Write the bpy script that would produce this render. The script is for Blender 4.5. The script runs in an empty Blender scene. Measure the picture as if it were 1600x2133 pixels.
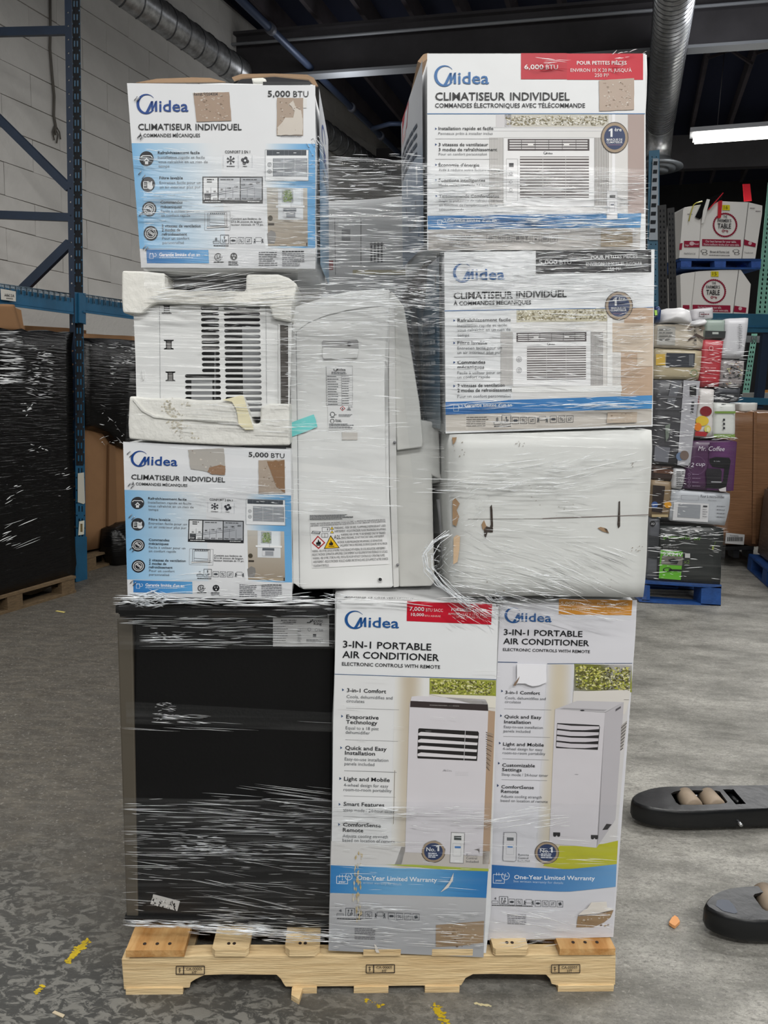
import bpy, bmesh, math, random
from math import sin, cos, radians, pi, sqrt, floor
from mathutils import Vector, Matrix, noise
from mathutils.geometry import tessellate_polygon

# ------------------------------------------------------------------ camera, world, lights, exposure
sc = bpy.context.scene
COL = sc.collection
FPX, CAM_H, PITCH, ROLL = 1602.0, 1.465, radians(8.7), radians(2.0)
FW = Vector((0, cos(PITCH), -sin(PITCH)))
_u = Vector((0, sin(PITCH), cos(PITCH))); _r = Vector((1, 0, 0))
RT = cos(ROLL)*_r + sin(ROLL)*_u
UP = cos(ROLL)*_u - sin(ROLL)*_r
CAM = Vector((0, 0, CAM_H))
cd = bpy.data.cameras.new('camera'); cam = bpy.data.objects.new('camera', cd); COL.objects.link(cam)
cam.matrix_world = Matrix(((RT.x, UP.x, -FW.x, 0), (RT.y, UP.y, -FW.y, 0), (RT.z, UP.z, -FW.z, CAM_H), (0, 0, 0, 1)))
cd.sensor_fit = 'VERTICAL'; cd.sensor_height = 32.0; cd.lens = 32.0*FPX/2133.0
cd.clip_start = 0.05; cd.clip_end = 100
sc.camera = cam
w = bpy.data.worlds.new('world'); sc.world = w; w.use_nodes = True
w.node_tree.nodes['Background'].inputs[0].default_value = (0.80, 0.9, 1.0, 1)
w.node_tree.nodes['Background'].inputs[1].default_value = 0.10
sc.view_settings.view_transform = 'Standard'; sc.view_settings.look = 'None'
sc.view_settings.exposure = 0.24; sc.view_settings.gamma = 1.0
sc.view_settings.use_curve_mapping = False
sc.cycles.use_denoising = True
sc.cycles.transparent_max_bounces = 24; sc.cycles.max_bounces = 6; sc.cycles.adaptive_threshold = 0.025
sc.cycles.sample_clamp_indirect = 4.0; sc.cycles.caustics_reflective = False; sc.cycles.caustics_refractive = False
LAMPS = [  # x, y, z, yaw degrees, watts: ceiling tubes, added left-wall lamp, two unseen low lights
    (0.9, -1.9, 4.5, -14, 165), (-1.9, -1.5, 4.6, -14, 38), (3.6, -0.6, 4.5, -14, 130),
    (3.4, 3.6, 4.7, -14, 105), (-0.4, 2.2, 4.7, -14, 36), (0.6, 6.0, 4.75, -14, 26), (-2.9, 2.6, 4.6, -68, 75), (-1.6, -4.6, 3.4, -14, 55), (2.4, -4.9, 3.4, -14, 66)]
LAMP_OBJS = []
for (lx, ly, lz, la, lw) in LAMPS:
    ld = bpy.data.lights.new('tube_and_fill_light', 'AREA'); ld.shape = 'RECTANGLE'; ld.size = 2.4; ld.size_y = 0.12
    ld.energy = lw; ld.color = (1.0, 0.985, 0.95)
    lo = bpy.data.objects.new('tube_and_fill_light', ld); lo.location = (lx, ly, lz); lo.rotation_euler = (0, 0, radians(la))
    COL.objects.link(lo); LAMP_OBJS.append(lo)
# added point lights at the tubes, plus two more, brighten the ducts and joists
for (lx, ly, lz, la, lw) in LAMPS[:-2]+[(3.0, 7.5, 4.7, 0, 110), (-0.6, 9.5, 4.7, 0, 60)]:
    ld = bpy.data.lights.new('added_spill', 'POINT'); ld.energy = lw*.16; ld.shadow_soft_size = .25; ld.color = (.97, .98, 1)
    lo = bpy.data.objects.new('added_spill', ld); lo.location = (lx, ly, lz+.12); COL.objects.link(lo)
# the two rearmost lights are unseen, set low and tilted to face the stack
for lo in LAMP_OBJS[-2:]:
    lo.rotation_euler = (radians(52), 0, 0)

# ------------------------------------------------------------------ projection helpers (pixel -> point on a real plane)
def ray(x, y): return FW + RT*((x-800)/FPX) - UP*((y-1066.5)/FPX)
def onz(x, y, z):
    d = ray(x, y); return CAM + d*((z-CAM_H)/d.z)
class Plane:
    def __init__(s, p, n, off=0.0):
        s.n = Vector(n).normalized(); s.p = Vector(p) + s.n*off      # n points away from the camera
    def off(s, o): return Plane(s.p, s.n, o)
    def at(s, x, y):
        d = ray(x, y); return CAM + d*((s.p-CAM).dot(s.n)/d.dot(s.n))
_a = onz(265, 2072, 0); _b = onz(1278, 2065, 0)
SX = (_b-_a).normalized(); SN = Vector((-SX.y, SX.x, 0))
STACK = Plane(_a, SN)
WDIR = Vector((sin(radians(21.5)), cos(radians(21.5)), 0)); WPERP = Vector((-WDIR.y, WDIR.x, 0))   # along the side wall, towards it
JDIR = Vector((sin(radians(17.6)), cos(radians(17.6)), 0)); JPERP = Vector((JDIR.y, -JDIR.x, 0))

# ------------------------------------------------------------------ materials
def lin(c):
    return tuple(((v/255)/12.92 if v/255 <= 0.04045 else ((v/255+0.055)/1.055)**2.4) for v in c[:3])
MATS = {}
def mat(name, rgb, rough=0.5, metal=0.0, bump=0.0, bscale=40.0, var=0.0, vscale=8.0, coat=0.0, stretch=None, spec=0.5, rgb2=None):
    if name in MATS: return MATS[name]
    m = bpy.data.materials.new(name); m.use_nodes = True; nt = m.node_tree; b = nt.nodes['Principled BSDF']
    c = lin(rgb)
    b.inputs['Base Color'].default_value = (*c, 1); b.inputs['Roughness'].default_value = rough; b.inputs['Metallic'].default_value = metal
    b.inputs['Specular IOR Level'].default_value = spec
    if coat: b.inputs['Coat Weight'].default_value = coat; b.inputs['Coat Roughness'].default_value = 0.15
    if bump or var:
        tc = nt.nodes.new('ShaderNodeTexCoord'); mp = nt.nodes.new('ShaderNodeMapping'); nt.links.new(tc.outputs['Object'], mp.inputs[0])
        if stretch: mp.inputs['Scale'].default_value = stretch
    if var:
        n = nt.nodes.new('ShaderNodeTexNoise'); n.inputs['Scale'].default_value = vscale; n.inputs['Detail'].default_value = 6
        n.inputs['Roughness'].default_value = 0.65
        nt.links.new(mp.outputs[0], n.inputs[0])
        r = nt.nodes.new('ShaderNodeValToRGB'); nt.links.new(n.outputs[0], r.inputs[0])
        c2 = lin(rgb2) if rgb2 else tuple(v*(1-var) for v in c)
        r.color_ramp.elements[0].position = 0.35; r.color_ramp.elements[1].position = 0.65
        r.color_ramp.elements[0].color = (*c2, 1); r.color_ramp.elements[1].color = (*c, 1)
        nt.links.new(r.outputs[0], b.inputs['Base Color'])
    if bump:
        n2 = nt.nodes.new('ShaderNodeTexNoise'); n2.inputs['Scale'].default_value = bscale; n2.inputs['Detail'].default_value = 5
        nt.links.new(mp.outputs[0], n2.inputs[0])
        bp = nt.nodes.new('ShaderNodeBump'); bp.inputs['Strength'].default_value = bump; bp.inputs['Distance'].default_value = 0.01
        nt.links.new(n2.outputs[0], bp.inputs['Height']); nt.links.new(bp.outputs[0], b.inputs['Normal'])
    MATS[name] = m; return m
def film_mat(name, clear, gloss, haze, tint=(235, 238, 240), scale=(2.0, 2.0, 90.0), bump=0.6, hvar=None):
    if name in MATS: return MATS[name]
    m = bpy.data.materials.new(name); m.use_nodes = True; nt = m.node_tree; nt.nodes.clear()
    out = nt.nodes.new('ShaderNodeOutputMaterial')
    tr = nt.nodes.new('ShaderNodeBsdfTransparent'); tr.inputs[0].default_value = (0.97, 0.975, 0.98, 1)
    gl = nt.nodes.new('ShaderNodeBsdfGlossy'); gl.inputs['Roughness'].default_value = 0.16; gl.inputs[0].default_value = (1, 1, 1, 1)
    df = nt.nodes.new('ShaderNodeBsdfDiffuse'); df.inputs[0].default_value = (*lin(tint), 1)
    tc = nt.nodes.new('ShaderNodeTexCoord'); mp = nt.nodes.new('ShaderNodeMapping'); mp.inputs['Scale'].default_value = scale
    mp.inputs['Rotation'].default_value = (0, radians(1.5), 0)
    nt.links.new(tc.outputs['Object'], mp.inputs[0])
    n = nt.nodes.new('ShaderNodeTexNoise'); n.inputs['Scale'].default_value = 1.0; n.inputs['Detail'].default_value = 4
    nt.links.new(mp.outputs[0], n.inputs[0])
    bp = nt.nodes.new('ShaderNodeBump'); bp.inputs['Strength'].default_value = bump; bp.inputs['Distance'].default_value = 0.004
    nt.links.new(n.outputs[0], bp.inputs['Height']); nt.links.new(bp.outputs[0], gl.inputs['Normal'])
    m1 = nt.nodes.new('ShaderNodeMixShader'); m1.inputs[0].default_value = haze/(haze+gloss)
    nt.links.new(gl.outputs[0], m1.inputs[1]); nt.links.new(df.outputs[0], m1.inputs[2])
    m2 = nt.nodes.new('ShaderNodeMixShader')
    r = nt.nodes.new('ShaderNodeMapRange'); nt.links.new(n.outputs[0], r.inputs[0])       # thicker where the film bunches
    r.inputs[1].default_value = 0.45; r.inputs[2].default_value = 0.75; r.inputs[3].default_value = 1-clear; r.inputs[4].default_value = min(1, (1-clear)*3.2)
    nt.links.new(r.outputs[0], m2.inputs[0])
    nt.links.new(tr.outputs[0], m2.inputs[1]); nt.links.new(m1.outputs[0], m2.inputs[2]); nt.links.new(m2.outputs[0], out.inputs[0])
    MATS[name] = m; return m
def vcol_mat(name='printed_ink', rough=0.42, bump=0.15):
    m = bpy.data.materials.new(name); m.use_nodes = True; nt = m.node_tree; b = nt.nodes['Principled BSDF']
    a = nt.nodes.new('ShaderNodeVertexColor'); a.layer_name = 'Col'; nt.links.new(a.outputs[0], b.inputs['Base Color'])
    b.inputs['Roughness'].default_value = rough; b.inputs['Specular IOR Level'].default_value = 0.35
    tc = nt.nodes.new('ShaderNodeTexCoord'); n = nt.nodes.new('ShaderNodeTexNoise'); n.inputs['Scale'].default_value = 9
    nt.links.new(tc.outputs['Object'], n.inputs[0]); bp = nt.nodes.new('ShaderNodeBump'); bp.inputs['Strength'].default_value = bump
    bp.inputs['Distance'].default_value = 0.02; nt.links.new(n.outputs[0], bp.inputs['Height']); nt.links.new(bp.outputs[0], b.inputs['Normal'])
    return m
INK = vcol_mat()

# ------------------------------------------------------------------ object helpers
def tag(o, label=None, cat=None, group=None, kind=None):
    if label: o['label'] = label
    if cat: o['category'] = cat
    if group: o['group'] = group
    if kind: o['kind'] = kind
    return o
def thing(name, label, cat, loc, group=None):
    o = bpy.data.objects.new(name, None); COL.objects.link(o); o.location = loc; o.empty_display_size = 0.05
    o['_loc'] = tuple(loc); return tag(o, label, cat, group)
def rootloc(p):
    v = Vector((0, 0, 0))
    while p is not None: v += Vector(p.location); p = p.parent
    return v
def link(name, me, m, parent=None, smooth=False):
    """me holds world coordinates; the parent's position is taken off"""
    if parent is not None: me.transform(Matrix.Translation(-rootloc(parent)))
    if m is not None:
        for q in (m if isinstance(m, (list, tuple)) else [m]): me.materials.append(q)
    if smooth:
        for p in me.polygons: p.use_smooth = True
    o = bpy.data.objects.new(name, me); COL.objects.link(o); o.parent = parent; return o
def from_bm(name, bm, m, parent=None, smooth=False):
    bmesh.ops.recalc_face_normals(bm, faces=bm.faces[:])
    me = bpy.data.meshes.new(name); bm.to_mesh(me); bm.free(); return link(name, me, m, parent, smooth)
def prism_bm(loops, vec, bm=None):
    """loops: list of world-point loops (first the outline, then holes); extruded by vec"""
    bm = bm or bmesh.new()
    tris = tessellate_polygon([[Vector(p) for p in l] for l in loops])
    flat = [Vector(p) for l in loops for p in l]
    fr = [bm.verts.new(p) for p in flat]; bk = [bm.verts.new(p+vec) for p in flat]
    if len(loops) == 1:
        bm.faces.new(fr); bm.faces.new(bk[::-1])
    else:
        for t in tris:
            try: bm.faces.new([fr[i] for i in t]); bm.faces.new([bk[i] for i in t][::-1])
            except ValueError: pass
    k = 0
    for l in loops:
        n = len(l)
        for i in range(n):
            j = (i+1) % n
            bm.faces.new((fr[k+i], fr[k+j], bk[k+j], bk[k+i]))
        k += n
    return bm
def slab(name, pts, plane, depth, m, parent=None, off=0.0, bevel=0.0, holes=(), smooth=False, segs=2, back=0.0):
    """pts are read on plane+off; 'back' then pushes the finished piece straight back"""
    pl = plane.off(off); bv = pl.n*back
    bm = prism_bm([[pl.at(*p)+bv for p in pts]] + [[pl.at(*p)+bv for p in h] for h in holes], pl.n*depth)
    if bevel:
        bmesh.ops.recalc_face_normals(bm, faces=bm.faces[:])
        bmesh.ops.bevel(bm, geom=[e for e in bm.edges if len(e.link_faces) == 2 and e.calc_face_angle(0) > 0.5], offset=bevel, segments=segs, affect='EDGES', profile=0.6)
    return from_bm(name, bm, m, parent, smooth)
def box_bm(bm, c, sx, sy, sz, ax=Vector((1, 0, 0)), ay=Vector((0, 1, 0)), az=Vector((0, 0, 1))):
    """c = centre"""
    v = [bm.verts.new(Vector(c)+ax*(i*sx/2)+ay*(j*sy/2)+az*(k*sz/2)) for i in (-1, 1) for j in (-1, 1) for k in (-1, 1)]
    for f in ((0, 1, 3, 2), (4, 6, 7, 5), (0, 4, 5, 1), (2, 3, 7, 6), (0, 2, 6, 4), (1, 5, 7, 3)): bm.faces.new([v[i] for i in f])
    return bm
def box(name, c, s, m, parent=None, ax=Vector((1, 0, 0)), ay=Vector((0, 1, 0)), az=Vector((0, 0, 1)), bevel=0.0):
    bm = box_bm(bmesh.new(), c, *s, ax, ay, az)
    if bevel: bmesh.ops.bevel(bm, geom=bm.edges[:], offset=bevel, segments=2, affect='EDGES')
    return from_bm(name, bm, m, parent)
def beam_between(name, a, b, wd, ht, m, parent=None, side=None):
    a, b = Vector(a), Vector(b); d = (b-a).normalized(); s = side or d.cross(Vector((0, 0, 1))).normalized(); u = s.cross(d)
    return box(name, (a+b)/2, ((b-a).length, wd, ht), m, parent, d, s, u)
def tube_bm(bm, pts, r, seg=8, cap=True, radii=None):
    pts = [Vector(p) for p in pts]; rings = []
    t0 = (pts[1]-pts[0]).normalized(); nrm = t0.orthogonal().normalized()
    for i, p in enumerate(pts):
        t = (pts[min(i+1, len(pts)-1)]-pts[max(i-1, 0)]).normalized()
        nrm = (nrm - t*nrm.dot(t)).normalized(); bn = t.cross(nrm); rr = radii[i] if radii else r
        rings.append([bm.verts.new(p+(nrm*cos(2*pi*k/seg)+bn*sin(2*pi*k/seg))*rr) for k in range(seg)])
    for i in range(len(pts)-1):
        for k in range(seg): bm.faces.new((rings[i][k], rings[i][(k+1) % seg], rings[i+1][(k+1) % seg], rings[i+1][k]))
    if cap: bm.faces.new(rings[0][::-1]); bm.faces.new(rings[-1])
    return bm
def tube(name, pts, r, m, parent=None, seg=8, smooth=True, radii=None, cap=True):
    return from_bm(name, tube_bm(bmesh.new(), pts, r, seg, cap, radii), m, parent, smooth)
def rng(seed): return random.Random(seed)
def n1(v, s=1.0, k=0.0): return noise.noise(Vector((v[0]*s+k, v[1]*s-k, v[2]*s+k*0.5)))

def carton(name, quad, plane, depth, m, parent, off=0.0, seed=1, amp=0.003, shift=(0, 0), N=10, shrink=0.0, soft=0.004, topback=0.0):
    """A cardboard box: front face = pixel quad TL,TR,BR,BL on the plane; softened, slightly crushed edges."""
    pl = plane.off(off); TL, TR, BR, BL = [pl.at(*q) for q in quad]; n = pl.n
    ex = (TR-TL).normalized()
    def P(u, v, w_):
        p = (TL*(1-u)+TR*u)*(1-v)+(BL*(1-u)+BR*u)*v
        return p + n*(w_*depth) + ex*(shift[0]*w_) + Vector((0, 0, shift[1]*w_))
    bm = bmesh.new(); D = {}
    def V(i, j, k):
        if (i, j, k) in D: return D[(i, j, k)]
        u, v, w_ = i/N, j/N, k/N; p = P(u, v, w_)
        eu = min(u, 1-u) < 1e-6; ev = min(v, 1-v) < 1e-6; ew = min(w_, 1-w_) < 1e-6
        c = P(0.5, 0.5, 0.5)
        if eu+ev+ew >= 2: p = p + (c-p).normalized()*soft*(1.6 if eu+ev+ew == 3 else 1)
        q = Vector((n1(p, 9, seed), n1(p, 9, seed+7), n1(p, 9, seed+13)))*amp
        side = 1.0 if k > 0 else 0.0
        q -= n*q.dot(n)*(1-side)                      # the printed front stays flat, its outline wanders
        if k == 0 and not (eu or ev): q *= 0
        D[(i, j, k)] = bm.verts.new(p+q); return D[(i, j, k)]
    for a in range(N):
        for b_ in range(N):
            for f in (((a, b_, 0), (a+1, b_, 0), (a+1, b_+1, 0), (a, b_+1, 0)), ((a, b_, N), (a, b_+1, N), (a+1, b_+1, N), (a+1, b_, N)),
                      ((0, a, b_), (0, a+1, b_), (0, a+1, b_+1), (0, a, b_+1)), ((N, a, b_), (N, a, b_+1), (N, a+1, b_+1), (N, a+1, b_)),
                      ((a, 0, b_), (a, 0, b_+1), (a+1, 0, b_+1), (a+1, 0, b_)), ((a, N, b_), (a+1, N, b_), (a+1, N, b_+1), (a, N, b_+1))):
                bm.faces.new([V(*q) for q in f])
    return from_bm(name, bm, m, parent, True)

# ------------------------------------------------------------------ printing: flat ink built as thin coloured faces on a surface
_tc = {}
def glyphs(s, bold):
    k = (s, bold)
    if k not in _tc:
        cu = bpy.data.curves.new('t', 'FONT'); cu.body = s; cu.resolution_u = 2; cu.offset = bold; cu.fill_mode = 'FRONT'
        ob = bpy.data.objects.new('t', cu); me = bpy.data.meshes.new_from_object(ob)
        vs = [(v.co.x, v.co.y) for v in me.vertices]; fs = [tuple(p.vertices) for p in me.polygons]
        bpy.data.objects.remove(ob); bpy.data.curves.remove(cu); bpy.data.meshes.remove(me)
        _tc[k] = (vs, fs)
    return _tc[k]
_capv = glyphs('H', 0.0)[0]; CAPH = max(v[1] for v in _capv)
class Print:
    def __init__(s, conv, mp, sl=0.0):
        s.conv = conv; s.mp = mp; s.v = []; s.f = []; s.c = []; s.sl = sl
    def add(s, pts, faces, cols, layer):
        k = len(s.v)
        for p in pts: s.v.append(s.mp(*s.conv(*p), layer))
        for f in faces: s.f.append(tuple(i+k for i in f))
        s.c += cols
    def poly(s, pts, col, layer=2):
        if len(pts) > 4:
            tr = tessellate_polygon([[Vector((p[0], p[1], 0)) for p in pts]]); s.add(pts, tr, [col]*len(pts), layer)
        else: s.add(pts, [tuple(range(len(pts)))], [col]*len(pts), layer)
    def rect(s, x0, y0, x1, y1, col, layer=2, sl=None):
        k = (s.sl if sl is None else sl)*(x1-x0)
        s.poly([(x0, y0), (x1, y0+k), (x1, y1+k), (x0, y1)], col, layer)
    def frame(s, x0, y0, x1, y1, w_, col, layer=3):
        k = s.sl*(x1-x0)
        for a, b in (((x0, y0), (x1, y0+k)), ((x1, y0+k), (x1, y1+k)), ((x1, y1+k), (x0, y1)), ((x0, y1), (x0, y0))): s.line(a, b, w_, col, layer)
    def line(s, a, b, w_, col, layer=3):
        dx, dy = b[0]-a[0], b[1]-a[1]; L = sqrt(dx*dx+dy*dy) or 1; nx, ny = -dy/L*w_/2, dx/L*w_/2
        s.poly([(a[0]+nx, a[1]+ny), (b[0]+nx, b[1]+ny), (b[0]-nx, b[1]-ny), (a[0]-nx, a[1]-ny)], col, layer)
    def disc(s, cx, cy, rx, ry, col, layer=3, n=28):
        s.poly([(cx+rx*cos(2*pi*i/n), cy+ry*sin(2*pi*i/n)) for i in range(n)], col, layer)
    def ring(s, cx, cy, r0, r1, col, layer=4, a0=0, a1=360, n=28, ky=1.0):
        pts = []; fs = []
        for i in range(n+1):
            a = radians(a0+(a1-a0)*i/n)
            pts += [(cx+r0*cos(a), cy+r0*sin(a)*ky), (cx+r1*cos(a), cy+r1*sin(a)*ky)]
            if i: fs.append((2*i-2, 2*i-1, 2*i+1, 2*i))
        s.add(pts, fs, [col]*len(pts), layer)
    def grad(s, q, nx, ny, fn, layer=1):
        """bilinear quad q (TL,TR,BR,BL), colour fn(u,v)"""
        pts = []; cols = []; fs = []
        for j in range(ny+1):
            for i in range(nx+1):
                u, v = i/nx, j/ny
                pts.append(tuple((q[0][k]*(1-u)+q[1][k]*u)*(1-v)+(q[3][k]*(1-u)+q[2][k]*u)*v for k in (0, 1))); cols.append(fn(u, v))
                if i < nx and j < ny: a = j*(nx+1)+i; fs.append((a, a+1, a+nx+2, a+nx+1))
        s.add(pts, fs, cols, layer)
    def one(s, x, y, w_, h, col, layer=8):
        s.poly([(x, y-h*.78), (x+w_*.62, y-h), (x+w_, y-h), (x+w_, y), (x+w_*.45, y), (x+w_*.45, y-h*.76), (x, y-h*.64)], col, layer)
    def text(s, t, x0, y0, x1, h, col, b=0, layer=5, y1=None, it=0.0):
        vs, fs = glyphs(t, 0.013 if b else 0.0)
        if not vs: return
        a0 = min(v[0] for v in vs); a1 = max(v[0] for v in vs); W = (a1-a0) or 1
        if y1 is None: y1 = y0+s.sl*(x1-x0)
        dx, dy = x1-x0, y1-y0; L = sqrt(dx*dx+dy*dy); ux, uy = dx/L, dy/L
        pts = [(x0+dx*(v[0]-a0)/W+uy*v[1]/CAPH*h+it*v[1]/CAPH*h, y0+dy*(v[0]-a0)/W-ux*v[1]/CAPH*h) for v in vs]
        s.add(pts, fs, [col]*len(pts), layer)
    def fine(s, x0, y0, x1, rows, pitch, col, seed=1, th=None, layer=4):
        """print too small to read in the photograph: broken dark rows"""
        R = rng(seed)
        for r in range(rows):
            x = x0; e = x1-(R.random()*0.25*(x1-x0) if r == rows-1 or R.random() < .3 else 0); y = y0+r*pitch; t = th or pitch*0.42
            while x < e:
                L = R.uniform(1.2, 4.5)*pitch*0.6; k = s.sl*(x-x0); s.rect(x, y+k, min(x+L, e), y+k+t, col, layer); x += L+pitch*0.25
    def build(s, name, parent, m=None):
        me = bpy.data.meshes.new(name); me.from_pydata([tuple(v) for v in s.v], [], s.f)
        at = me.color_attributes.new('Col', 'FLOAT_COLOR', 'POINT')
        buf = []
        for c in s.c: l = lin(c); buf += [l[0]*.86, l[1]*.86, l[2]*.86, 1.0]
        at.data.foreach_set('color', buf); me.update()
        return link(name, me, m or INK, parent)
def crop(ox, oy, k): return lambda x, y: (ox+x/k, oy+y/k)
def onplane(plane, base=-0.0012, step=-0.0003):
    def f(x, y, layer):
        return plane.off(base+step*layer).at(x, y)
    return f
def homog(src, dst):
    """projective map from 4 source points to 4 target points"""
    A = []; 
    for (x, y), (X, Y) in zip(src, dst):
        A.append([x, y, 1, 0, 0, 0, -X*x, -X*y, X]); A.append([0, 0, 0, x, y, 1, -Y*x, -Y*y, Y])
    n = 8
    for i in range(n):
        p = max(range(i, n), key=lambda r: abs(A[r][i])); A[i], A[p] = A[p], A[i]
        for r in range(n):
            if r != i:
                k = A[r][i]/A[i][i]
                for c in range(i, n+1): A[r][c] -= k*A[i][c]
    h = [A[i][n]/A[i][i] for i in range(n)]
    def f(x, y):
        d = h[6]*x+h[7]*y+1; return ((h[0]*x+h[1]*y+h[2])/d, (h[3]*x+h[4]*y+h[5])/d)
    return f
def mixc(a, b, t): return tuple(a[i]*(1-t)+b[i]*t for i in range(3))

WHITE = (226, 228, 230); BLK = (24, 26, 30); GRY = (95, 98, 102); NAVY = (22, 62, 118); MID = (62, 66, 72)
BLU = (66, 134, 190)
def logo(p, x, y, W, H, col):
    """swoosh ring, slanted M and the letters 'idea'; box x,y,W,H in art units"""
    sl = p.sl
    def q(a, b): return (x+a*W, y+b*H+sl*a*W)
    n = 40; pts = []; fs = []
    for i in range(n+1):          # crescent ring, open at the lower right
        t = i/n; a = radians(-38-t*285); th = 0.010+0.03*sin(pi*min(1, t*1.0))**1.5+0.02*t
        cx, cy = 0.19, 0.50; rx, ry = 0.185, 0.49
        pts += [q(cx+rx*cos(a), cy+ry*sin(a)), q(cx+(rx-th)*cos(a)+0.004, cy+(ry-th*2.2)*sin(a))]
        if i: fs.append((2*i-2, 2*i-1, 2*i+1, 2*i))
    p.add(pts, fs, [col]*len(pts), 4)
    p.poly([q(.165, .93), q(.20, .80), q(.285, .36), q(.325, .36), q(.27, .72), q(.235, .90), q(.195, .97)], col, 5)
    p.poly([q(.285, .36), q(.325, .36), q(.33, .64), q(.305, .82), q(.29, .82)], col, 5)
    p.poly([q(.30, .82), q(.365, .36), q(.405, .34), q(.345, .66), q(.315, .82)], col, 5)
    p.poly([q(.355, .42), q(.40, .34), q(.405, .86), q(.362, .86)], col, 5)
    xx0, yy0 = q(.44, .86); xx1, yy1 = q(1.0, .86)
    p.text('idea', xx0, yy0, xx1, H*0.53, col, 1, 5, y1=yy1)
def icons(p, x, y, w_, gap, n, col=MID, up=True, sq=True):
    """row of shipping pictograms"""
    for i in range(n):
        X = x+i*(w_+gap); k = p.sl*(X-x); p.frame(X, y+k, X+w_, y+w_+k, w_*.06, col)
        c = (X+w_/2, y+w_/2+k)
        t = i % 6
        if t == 0:
            p.rect(c[0]-w_*.25, c[1]-w_*.18, c[0]+w_*.25, c[1]+w_*.18, col); p.poly([(X+w_*.08, c[1]), (X+w_*.25, c[1]-w_*.12), (X+w_*.25, c[1]+w_*.12)], col, 3); p.poly([(X+w_*.92, c[1]), (X+w_*.75, c[1]-w_*.12), (X+w_*.75, c[1]+w_*.12)], col, 3)
        elif t == 1: p.line((X+w_*.2, c[1]+w_*.3), (X+w_*.8, c[1]-w_*.3), w_*.06, col); p.ring(X+w_*.35, c[1]-w_*.15, w_*.08, w_*.14, col); p.ring(X+w_*.65, c[1]+w_*.18, w_*.08, w_*.14, col)
        elif t == 2: p.line((X+w_*.2, c[1]+w_*.3), (X+w_*.8, c[1]-w_*.3), w_*.06, col); p.frame(X+w_*.3, c[1]-w_*.2, X+w_*.7, c[1]+w_*.2, w_*.05, col)
        elif t == 3: p.poly([(X+w_*.2, c[1]-w_*.2), (X+w_*.7, c[1]-w_*.3), (X+w_*.8, c[1]+w_*.2), (X+w_*.3, c[1]+w_*.3)], col)
        elif t == 4:
            p.poly([(X+w_*.25, c[1]-w_*.3), (X+w_*.75, c[1]-w_*.3), (c[0]+w_*.04, c[1]+w_*.05), (c[0]-w_*.04, c[1]+w_*.05)], col); p.rect(c[0]-w_*.03, c[1], c[0]+w_*.03, c[1]+w_*.25, col); p.rect(c[0]-w_*.15, c[1]+w_*.22, c[0]+w_*.15, c[1]+w_*.3, col)
        else: p.rect(c[0]-w_*.15, c[1]-w_*.02, c[0]+w_*.15, c[1]+w_*.3, col); p.ring(c[0], c[1], w_*.22, w_*.27, col, a0=200, a1=340, n=8)
def lift(p, x, y, w_, h, col=MID):
    """two figures carrying a carton"""
    p.frame(x+w_*.22, y, x+w_*.78, y+h*.62, h*.05, col)
    for sx in (0, 1):
        X = x+w_*(.1 if sx == 0 else .9); d = 1 if sx == 0 else -1
        p.disc(X, y+h*.3, h*.1, h*.1, col); p.line((X, y+h*.35), (X+d*w_*.1, y+h*.6), h*.1, col); p.line((X, y+h*.4), (X-d*w_*.05, y+h), h*.12, col); p.line((X+d*w_*.03, y+h*.6), (X+d*w_*.1, y+h), h*.1, col)
def foliage(p, x0, y0, x1, y1, n, cols, seed, size, layer=3):
    R = rng(seed); p.rect(x0, y0, x1, y1, cols[0], layer-1)
    for i in range(n):
        X = R.uniform(x0+size, x1-size); Y = R.uniform(y0+size, y1-size)+p.sl*(X-x0); a = R.random()*6.3; r = size*R.uniform(.5, 1.1)
        pts = [(X+r*cos(a+t)*k, Y+r*sin(a+t)*.7*k) for t, k in ((0, 1), (1.7, .6), (3.1, 1), (4.8, .5))]
        p.poly(pts, R.choice(cols[1:]), layer+R.randint(0, 1))
def badge(p, cx, cy, rx, ry, big, small, sub):
    p.disc(cx, cy, rx, ry, (70, 62, 58), 5); p.disc(cx, cy, rx*.95, ry*.95, (158, 140, 118), 6); p.disc(cx, cy, rx*.77, ry*.77, (42, 58, 96), 7)
def torn(name, pts, conv, plane, parent, seed, col=(160, 138, 118), light=(214, 206, 196), nlight=10, jag=0.05):
    """a patch where the printed liner was pulled off, bare board showing"""
    R = rng(seed); out = []
    n = len(pts)
    cx = sum(p[0] for p in pts)/n; cy = sum(p[1] for p in pts)/n
    for i in range(n):
        a, b = pts[i], pts[(i+1) % n]
        for k in range(6):
            t = k/6; j = 1+R.uniform(-jag, jag)*(0.4 if k == 0 else 1)*.6
            X = a[0]*(1-t)+b[0]*t; Y = a[1]*(1-t)+b[1]*t; out.append((cx+(X-cx)*j, cy+(Y-cy)*j))
    p = Print(conv, onplane(plane, -0.0024)); p.poly(out, col, 1)
    W = max(q[0] for q in pts)-min(q[0] for q in pts); H = max(q[1] for q in pts)-min(q[1] for q in pts)
    for i in range(nlight*3):
        X = cx+R.uniform(-.4, .4)*W; Y = cy+R.uniform(-.4, .4)*H; r = R.uniform(.01, .035)*W
        p.poly([(X+r*cos(t)*R.uniform(.6, 1.5), Y+r*sin(t)*R.uniform(.3, 1)) for t in (0, 1.3, 2.5, 3.8, 5)], mixc(col, light if i % 3 else (110, 90, 72), R.uniform(.3, .9)), 2)
    return tag(p.build(name, parent), 'torn patch of bare brown board')
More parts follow.
